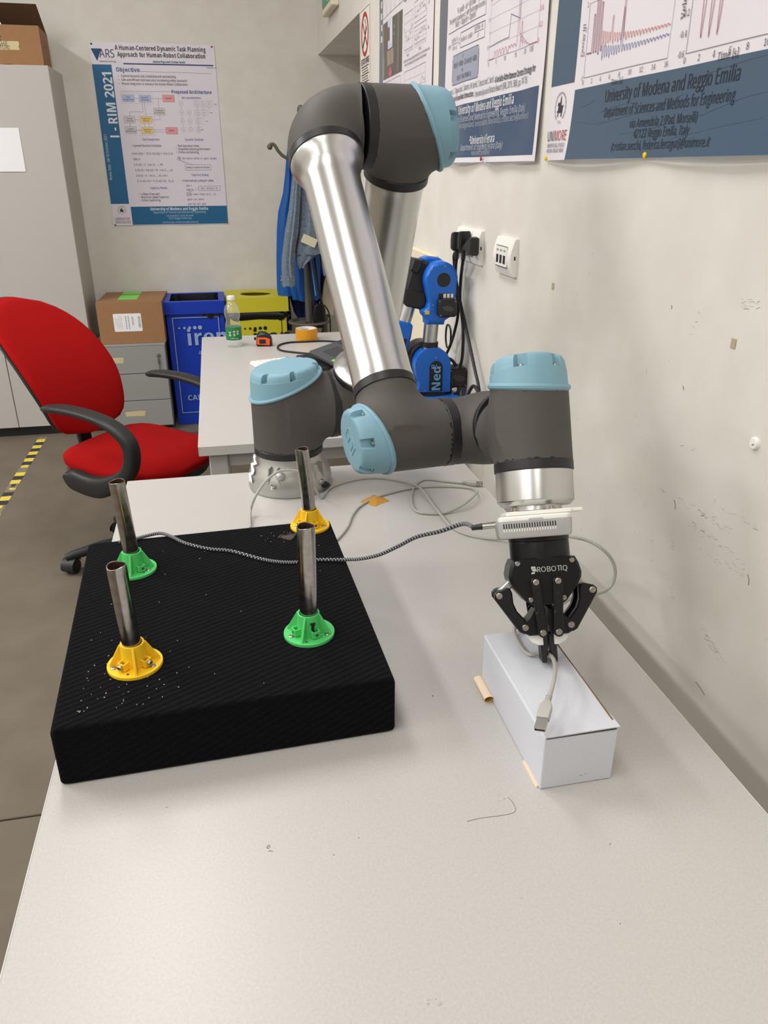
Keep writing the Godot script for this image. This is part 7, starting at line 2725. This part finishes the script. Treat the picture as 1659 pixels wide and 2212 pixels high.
	for q in [[0.135, 0.638, 0.063, 0.034], [0.224, 0.638, 0.063, 0.034], [0.350, 0.640, 0.063, 0.034], [0.295, 0.575, 0.060, 0.034], [0.130, 0.534, 0.060, 0.034], [0.218, 0.534, 0.062, 0.034], [0.130, 0.482, 0.060, 0.034], [0.218, 0.480, 0.062, 0.034], [0.350, 0.480, 0.063, 0.034]]:
		pbox(p, q[0], q[1], q[0] + q[2], q[1] + q[3], 0.0009, Color8(110, 108, 120))
	for q in [["Task", "Assignment", 0.1665, 0.655], ["Dynamic", "Scheduler", 0.2555, 0.655], ["Human", "", 0.3815, 0.652], ["Distance", "Coordinator", 0.325, 0.592], ["Human", "Tracking", 0.160, 0.551], ["Trajectory", "Planner", 0.249, 0.551], ["Speed", "Monitoring", 0.160, 0.499], ["Trajectory", "Scaling", 0.249, 0.497], ["Robot", "", 0.3815, 0.492]]:
		pt(p, q[0], q[2], q[3] + 0.0055, 0.0105, dk, false, 1)
		if q[1]: pt(p, q[1], q[2], q[3] - 0.0060, 0.0105, dk, false, 1)
	var ln := Color8(70, 68, 80)
	for q in [[[0.198, 0.655], [0.224, 0.655]], [[0.287, 0.656], [0.350, 0.656]], [[0.325, 0.656], [0.325, 0.609]], [[0.190, 0.551], [0.218, 0.551]], [[0.280, 0.551], [0.325, 0.551], [0.325, 0.575]], [[0.160, 0.534], [0.160, 0.516]], [[0.190, 0.498], [0.218, 0.498]], [[0.280, 0.502], [0.350, 0.502]], [[0.280, 0.490], [0.350, 0.490]], [[0.238, 0.638], [0.238, 0.590], [0.165, 0.590], [0.165, 0.568]], [[0.250, 0.638], [0.250, 0.568]], [[0.238, 0.514], [0.238, 0.534]], [[0.262, 0.534], [0.262, 0.514]]]:
		var pth := []
		for e in q: pth.append(Vector2(e[0], e[1]))
		pl(p, pth, 0.0010, ln)
	for q in [[0.128, 0.630, 0.296, 0.682], [0.208, 0.472, 0.290, 0.580]]:
		for k in 14:
			for s in 2:
				var x := lerpf(q[0], q[2], k / 14.0)
				pl(p, [Vector2(x, q[1 + s * 2]), Vector2(x + (q[2] - q[0]) / 28.0, q[1 + s * 2])], 0.0008, ln)
		for k in 5:
			for s in 2:
				var y := lerpf(q[1], q[3], k / 5.0)
				pl(p, [Vector2(q[s * 2], y), Vector2(q[s * 2], y + (q[3] - q[1]) / 10.0)], 0.0008, ln)
	for q in [[0, 0], [1, 0], [3, 0], [0, 1], [1, 1], [2.2, 1], [3, 1], [0, 2], [1, 2], [2.2, 2], [0, 3], [1, 3], [2.2, 3], [2.2, 0], [3.8, 0]]:
		if q[0] == 1 and q[1] == 0: continue
		pdisc(p, 0.446 + q[0] * 0.040, 0.632 - q[1] * 0.043, 0.0112, 0.0120, Color8(120, 116, 128))
		pr(p, 0.443 + q[0] * 0.040, 0.630 - q[1] * 0.043, 0.449 + q[0] * 0.040, 0.633 - q[1] * 0.043, Color8(120, 116, 128), 3)
		if q[1] < 3: pl(p, [Vector2(0.446 + q[0] * 0.040, 0.620 - q[1] * 0.043), Vector2(0.446 + q[0] * 0.040, 0.602 - q[1] * 0.043)], 0.0006, ln)
	for k in 4:
		pbox(p, 0.517, 0.617 - k * 0.043, 0.620 - k * 0.030, 0.647 - k * 0.043, 0.0006, Color8(150, 146, 156))
		pr(p, 0.628 - k * 0.028, 0.631 - k * 0.043, 0.642 - k * 0.028, 0.633 - k * 0.043, ln, 3)
	pt(p, "A Human-Centered Dynamic Task Planning", 0.128, 0.895, 0.030, dk, true, 0, 0.478)
	pt(p, "Approach for Human-Robot Collaboration", 0.137, 0.864, 0.030, dk, true, 0, 0.466)
	pt(p, "Andrea Pupa and Cristian Secchi", 0.320, 0.833, 0.0140, dk, true, 0, 0.170)
	pr(p, 0.163, 0.818, 0.640, 0.824, Color8(36, 66, 118), 3)
	pt(p, "Paper No. 20", 0.604, 0.810, 0.009, dk, false, 0)
	pt(p, "ARS", 0.044, 0.866, 0.052, Color8(40, 60, 92), false, 0, 0.080)
	pt(p, "www.arscontrol.org", 0.040, 0.830, 0.0115, Color8(60, 60, 80), false, 0, 0.085)
	pt(p, "Objective", 0.122, 0.792, 0.0270, tit, true, 0)
	pl(p, [Vector2(0.237, 0.786), Vector2(0.625, 0.782)], 0.0010, ln)
	var lines := ["Optimal dynamic task scheduling and rescheduling", "Safe and efficient task execution considering safety standards", "Mutual integration to enhance the Human-Robot Collaboration"]
	for k in 3:
		pt(p, "•", 0.128, 0.763 - k * 0.0185, 0.016, dk)
		pt(p, lines[k], 0.143, 0.763 - k * 0.0185, 0.0160, dk, false, 0, [0.290, 0.350, 0.352][k])
	pl(p, [Vector2(0.130, 0.678 + 0.012), Vector2(0.400, 0.690)], 0.0009, ln)
	pt(p, "Proposed Architecture", 0.402, 0.690, 0.0235, tit, true, 0, 0.218)
	pt(p, "Job representation", 0.452, 0.662, 0.0155, tit, false, 0, 0.105)
	pt(p, "Task Assignment", 0.215, 0.452, 0.0160, tit, false, 0, 0.095)
	pt(p, "Dynamic Scheduler", 0.450, 0.452, 0.0160, tit, false, 0, 0.105)
	pt(p, "•  Optimal Nominal Schedule", 0.150, 0.420, 0.0155, dk, false, 0, 0.165)
	for k in 3: pt(p, ["•  Real execution times", "•  Integration planning information", "•  Online rescheduling"][k], 0.395, 0.420 - k * 0.0165, 0.0155, dk, false, 0, [0.130, 0.192, 0.125][k])
	var eqs := ["min J(x) = Σ Σ cij xij + 1/n Σ ti", "subject to", "Σ Σ xij = 1   j in {1, ..., N}", "Σ (tij xij + wij xij) < M   i in {1, ..., n}", "Σ tij xij < ts   i in {1, ..., k}, s in S", "Σ Σ xij vij < Σ Σ xij vij   (i, j)"]
	for k in 6: pt(p, eqs[k], 0.150 + k * 0.002, 0.380 - k * 0.0285, 0.0140, Color8(84, 80, 92), false, 0, [0.225, 0.040, 0.160, 0.210, 0.175, 0.205][k], 0.0, "Droid Serif")
	pt(p, "δk = Δti + inf λi + inf λk + 0   precs - in exec", 0.400, 0.355, 0.0140, Color8(84, 80, 92), false, 0, 0.218, 0.0, "Droid Serif")
	pbox(p, 0.398, 0.346, 0.412, 0.365, 0.0010, tit)
	pl(p, [Vector2(0.407, 0.346), Vector2(0.455, 0.324)], 0.0009, ln)
	pl(p, [Vector2(0.407, 0.346), Vector2(0.480, 0.322)], 0.0009, ln)
	pbox(p, 0.436, 0.294, 0.580, 0.322, 0.0012, ln)
	pt(p, "Penalty cost used to sort the tasks", 0.443, 0.308, 0.0125, dk, false, 0, 0.130)
	pt(p, "Trajectory Scaling", 0.465, 0.268, 0.0155, tit, false, 0, 0.098)
	pt(p, "•  Online velocity scaling for safety", 0.405, 0.238, 0.0155, dk, false, 0, 0.185)
	pbox(p, 0.500, 0.184, 0.622, 0.208, 0.0012, ln)
	pt(p, "λ(t) - λ0 λ(t) + δ", 0.512, 0.196, 0.0140, Color8(84, 80, 92), false, 0, 0.095, 0.0, "Droid Serif")
	for k in 6: pt(p, ["max  s", "subject to", "λ(t)Vs < vmin < Vmax  s in {1, ..., n}", "qmin < qs < qmax", "qmin < (qs + qs)/T < qmax", "0 < s < 1"][k], 0.430, [0.212, 0.190, 0.165, 0.138, 0.113, 0.086][k], 0.0130, Color8(84, 80, 92), false, 0, [0.032, 0.040, 0.165, 0.095, 0.105, 0.040][k], 0.0, "Droid Serif")
	pbox(p, 0.430, 0.156, 0.452, 0.176, 0.0010, tit)
	pl(p, [Vector2(0.440, 0.176), Vector2(0.500, 0.196)], 0.0009, ln)
	pt(p, "Trajectory Planner", 0.225, 0.200, 0.0160, tit, false, 0, 0.100)
	for k in 3: pt(p, ["•  Collision-free path", "•  Maximum speed trajectory", "•  Online replanning"][k], 0.160, 0.168 - k * 0.0165, 0.0155, dk, false, 0, [0.118, 0.168, 0.118][k])
	pt(p, "l - RlM 2021", 0.072, 0.620, 0.066, Color8(226, 230, 236), true, 1, 0.330, PI / 2)
	pt(p, "Rome, Italy - 08-10 October 2021", 0.019, 0.360, 0.0190, Color8(200, 212, 224), false, 1, 0.235, PI / 2)
	seal(p, 0.055, 0.083, 0.0235)
	pt(p, "UNl", 0.012, 0.036, 0.019, Color8(60, 58, 64), false, 0, 0.034)
	pt(p, "MORE", 0.047, 0.036, 0.019, Color8(176, 66, 52), false, 0, 0.050)
	pt(p, "UNlVERSlTÀ DEGLl STUDl Dl", 0.012, 0.0225, 0.0075, INK, false, 0, 0.085)
	pt(p, "MODENA E REGGlO EMlLlA", 0.012, 0.0145, 0.0075, INK, false, 0, 0.085)
	pt(p, "University of Modena and Reggio Emilia", 0.379, 0.087, 0.0215, Color8(218, 226, 236), true, 1, 0.330)
	pt(p, "Department of Sciences and Methods for Engineering", 0.379, 0.069, 0.0165, Color8(170, 196, 216), false, 1, 0.300)
	pt(p, "via Amendola 2 (Pad. Morselli)", 0.379, 0.050, 0.0145, Color8(170, 196, 216), false, 1, 0.155)
	pt(p, "42122 Reggio Emilia, Italy", 0.379, 0.036, 0.0145, Color8(170, 196, 216), false, 1, 0.132)
	pt(p, "{andrea.pupa, cristian.secchi}@unimore.it", 0.379, 0.014, 0.0145, Color8(170, 196, 216), false, 1, 0.205)
	sheet(t, W, H, bend4, Color8(222, 216, 228), {"print": joined(a, p)})
	# --- no smoking sign by the doorway
	t = thing("no_smoking_sign", "no smoking sign with a red ring beside the doorway", "sign", Vector3(0.6590, 1.700, -3.635))
	t.basis = wb
	W = 0.205
	H = 0.300
	var flat := func(_x: float, _y: float) -> float: return 0.0003
	a = MB.new()
	pbox(a, 0.006, 0.006, W - 0.006, H - 0.006, 0.0015, Color8(70, 66, 64))
	p = MB.new()
	var cy := 0.207
	pl(p, [Vector2(0.062, cy - 0.040), Vector2(0.135, cy + 0.018)], 0.013, Color8(40, 38, 38), 2)
	pl(p, [Vector2(0.130, cy + 0.010), Vector2(0.120, cy + 0.038), Vector2(0.105, cy + 0.050)], 0.006, Color8(92, 88, 84), 2)
	pl(p, [Vector2(0.052, cy + 0.050), Vector2(0.155, cy - 0.050)], 0.012, Color8(176, 70, 66), 3)
	pdisc(p, 0.103, cy, 0.062, 0.077, Color8(176, 70, 66), 4)
	pt(p, "VlETATO FUMARE", 0.103, 0.113, 0.030, Color8(60, 58, 58), true, 1, 0.172)
	for k in 9:
		pr(p, 0.022 + 0.006 * (k % 3), 0.094 - k * 0.0092, 0.180 - 0.008 * ((k * 2) % 3), 0.0975 - k * 0.0092, Color8(116, 110, 104) if k % 3 else Color8(70, 66, 64), 3)
	sheet(t, W, H, flat, Color8(232, 226, 218), {"print": joined(a, p)}, false)
	# pins
	pin("yellow", Vector3(0.6560, 1.4365, -1.572), wb, "yellow push pin at the nearest poster's left bottom corner")
	pin("yellow", Vector3(0.6550, 1.4370, -1.185), wb, "yellow push pin in the middle of the slate blue footer's edge")
	pin("yellow", Vector3(0.6550, 1.4430, -1.640), wb, "yellow push pin at the middle poster's right bottom corner")
	pin("red", Vector3(0.6520, 1.4390, -1.965), wb, "red push pin at the middle of the navy footer's bottom edge")
	var id := Basis()
	pin("green", Vector3(-0.556, 2.022, -4.9755), id, "dark green push pin at the back poster's left top corner")
	pin("red", Vector3(0.073, 2.024, -4.9755), id, "red push pin at the back poster's right top corner")
	pin("red", Vector3(-0.556, 1.116, -4.9755), id, "red push pin at the back poster's left bottom corner")
	pin("red", Vector3(0.083, 1.121, -4.9755), id, "red push pin at the back poster's right bottom corner")


# ---------------------------------------------------------------- last, small marks and loose bits
func make_small_marks() -> void:
	# scuffs rubbed into the right wall: thin flecks of dirt along scratches
	var b := MB.new()
	var d := MB.new()
	var x := 0.65985
	for s in [[0.955, -1.020, 0.960, -0.890, 18], [0.965, -0.935, 0.962, -0.820, 20], [0.935, -0.935, 0.935, -0.800, 22], [0.990, -0.880, 0.992, -0.780, 12], [0.905, -0.90, 0.925, -0.78, 16], [1.04, -0.98, 1.05, -0.93, 5], [0.79, -0.845, 0.771, -0.78, 26], [0.80, -0.86, 0.78, -0.80, 20], [0.87, -1.02, 0.80, -0.93, 10], [1.26, -0.90, 1.262, -0.87, 16], [1.20, -1.0, 1.235, -0.99, 5], [0.91, -0.97, 0.87, -0.955, 8], [1.05, -1.13, 1.0, -1.06, 9], [0.94, -1.1, 0.90, -1.05, 6]]:
		for k in s[4]:
			var f := rng.randf()
			var y: float = lerpf(s[0], s[2], f) + rng.randf_range(-0.006, 0.006)
			var z: float = lerpf(s[1], s[3], f) + rng.randf_range(-0.004, 0.004)
			var l := rng.randf_range(0.002, 0.011)
			var m := b if rng.randf() < 0.93 else d
			m.box(Vector3(x, y, z), Vector3(0.0003, rng.randf_range(0.0002, 0.0005), l), 0.0, Basis(Vector3.RIGHT, rng.randf_range(-0.5, 0.3)))
	for k in 20:
		var m := b if k % 9 else d
		m.box(Vector3(x, rng.randf_range(0.72, 1.30), rng.randf_range(-1.7, -0.65)), Vector3(0.0003, rng.randf_range(0.002, 0.009), rng.randf_range(0.0002, 0.0004)), 0.0, Basis(Vector3.RIGHT, rng.randf_range(-0.6, 0.6)))
	for q in [[0.924, -0.785, 0.911, -0.779], [0.707, -0.844, 0.701, -0.819], [0.953, -0.975, 0.940, -0.968], [1.125, -1.0, 1.12, -0.997], [1.232, -1.062, 1.227, -1.060]]:
		var a := Vector3(x, q[0], q[1])
		var e := Vector3(x, q[2], q[3])
		d.tube(curve([a, a.lerp(e, 0.5) + Vector3(0, 0.0008, 0.0015), e], 4), 0.0006, 5)
	var w := get_node("wall_right")
	var o := part("scuffs", b, M.scuff, w, 0.0)
	o.set_meta("kind", "stuff")
	o = part("dark_scuffs", d, M.scuff_dark, w, 0.0)
	o.set_meta("kind", "stuff")
	# a hair and a few specks on the near table
	b = MB.new()
	b.tube(curve([Vector3(0.281, 0.7503, -0.638), Vector3(0.2835, 0.7503, -0.626), Vector3(0.282, 0.7503, -0.6175), Vector3(0.276, 0.7503, -0.614), Vector3(0.262, 0.7503, -0.6135), Vector3(0.240, 0.7503, -0.6145), Vector3(0.223, 0.7503, -0.613)], 6), 0.00022, 5)
	solo("hair", b, M.scuff_dark, "thin dark hair lying bent on the white table in front of the carton", "hair")
	b = MB.new()
	for q in [[0.244, -0.838, 0.0011], [0.070, -0.598, 0.0006], [-0.108, -0.703, 0.0006], [0.10, -0.615, 0.0005], [0.330, -0.46, 0.0005]]: b.ball(Vector3(q[0], 0.7504, q[1]), Vector3(q[2], 0.0005, q[2]), 8)
	b.tube(curve([Vector3(0.0005, 0.7504, -0.622), Vector3(0.0025, 0.7504, -0.625), Vector3(0.004, 0.7504, -0.6235), Vector3(0.002, 0.7504, -0.621)], 4, true), 0.00022, 5, false, true)
	b.tube(curve([Vector3(0.002, 0.7504, -0.6165), Vector3(0.0035, 0.7504, -0.6175), Vector3(0.0065, 0.7504, -0.6155)], 4), 0.00022, 5)
	var sp := solo("specks", b, M.scuff_dark, "dark specks and tiny curls of fibre scattered on the white tabletop", "specks")
	sp.set_meta("kind", "stuff")
	# grey rub marks on the laminate
	b = MB.new()
	for q in [[0.244, -0.509, 0.003, 3], [0.133, -0.422, 0.006, 9], [0.275, -0.640, 0.006, 4], [0.26, -0.628, 0.010, 4], [0.36, -0.55, 0.006, 3]]:
		for k in q[3]: b.box(Vector3(q[0] + rng.randf_range(-q[2], q[2]), 0.75008, q[1] + rng.randf_range(-q[2], q[2])), Vector3(rng.randf_range(0.001, 0.004), 0.0001, rng.randf_range(0.0003, 0.0009)), 0.0, Basis(Vector3.UP, 0.5 + rng.randf_range(-0.4, 0.4)))
	o = part("rub_marks", b, mat("rub", rgb(176, 174, 172), 0.6), get_node("table"), 0.0)
	o.position = -(get_node("table") as Node3D).position
	o.set_meta("kind", "stuff")
	# black screw standing on the green flange, thin ring by the yellow one
	var t := thing("screw", "loose dark wood screw leaning head up on the front green flange", "screw", Vector3(0.0862, 0.8366, -0.8835))
	b = MB.new().at(Vector3(), frame(Vector3(0.02, 1, -0.12), Vector3.RIGHT))
	b.lathe([Vector2(0.0003, 0.0), Vector2(0.0014, 0.004), Vector2(0.0016, 0.018), Vector2(0.0038, 0.0212), Vector2(0.0038, 0.0220), Vector2(0.0016, 0.0222)], 16)
	part("shank", b, M.screw_dark, t)
	b = MB.new().at(Vector3(), frame(Vector3(0.02, 1, -0.12), Vector3.RIGHT))
	var hx := PackedVector3Array()
	for k in 73: hx.append(Vector3(cos(k * TAU / 12) * 0.0019, 0.0025 + 0.0145 * k / 72.0, sin(k * TAU / 12) * 0.0019))
	b.tube(hx, 0.0004, 5)
	part("thread", b, M.screw_dark, t)
	b = MB.new()
	var rg := PackedVector3Array()
	for k in 20: rg.append(Vector3(cos(TAU * k / 20) * 0.0042, 0.0006 + 0.0010 * (1.0 + sin(TAU * k / 20)), sin(TAU * k / 20) * 0.0034))
	b.tube(rg, 0.0005, 5, false, true)
	solo("wire_ring", b, M.pipe_rust, "tiny brown wire ring on the carpet beside the front yellow flange", "ring", Vector3(-0.140, 0.8325, -0.936))
	# worn hazard tape on the floor
	t = thing("floor_tape", "worn yellow and black hazard tape strip stuck along the floor", "tape", Vector3(-1.064, 0.0, -4.52))
	b = MB.new()
	b.box(Vector3(0.0, 0.0004, 0.95), Vector3(0.047, 0.0006, 1.95))
	part("tape_backing", b, mat("tape_worn", rgb(128, 118, 102), 0.7), t)
	for k in 36:
		var z0 := 0.02 + k * 0.0535
		var yel := k % 2 == 0
		var wear := 0.25 + 0.75 * absf(sin(k * 0.62 + 0.9)) if k > 4 else 1.0
		if wear < 0.42 and not yel: continue
		var n := 7
		var left := PackedVector2Array()
		var right := PackedVector2Array()
		var xl := -0.0232 + (0.0 if wear > 0.7 else rng.randf_range(0.0, 0.016))
		var xr := 0.0232 - (0.0 if wear > 0.7 else rng.randf_range(0.0, 0.014))
		for j in n:
			var f := float(j) / (n - 1)
			left.append(Vector2(lerpf(xl, xr, f), -(z0 + rng.randf_range(0.0, 0.008) * (1.1 - wear * 0.8))))
			right.append(Vector2(lerpf(xr, xl, f), -(z0 + 0.0535 * clampf(wear + 0.2, 0.35, 1.0) - rng.randf_range(0.0, 0.012) * (1.15 - wear))))
		var poly := PackedVector2Array()
		poly.append_array(right)
		poly.append_array(left)
		if Geometry2D.is_polygon_clockwise(poly): poly.reverse()
		if Geometry2D.triangulate_polygon(poly).is_empty(): continue
		b = MB.new().at(Vector3(), Basis(Vector3.RIGHT, -PI / 2))
		b.prism(poly, 0.0006, 0.0011)
		part("yellow_patch" if yel else "black_patch", b, M.hazard_yellow if yel else M.hazard_black, t, 10.0)
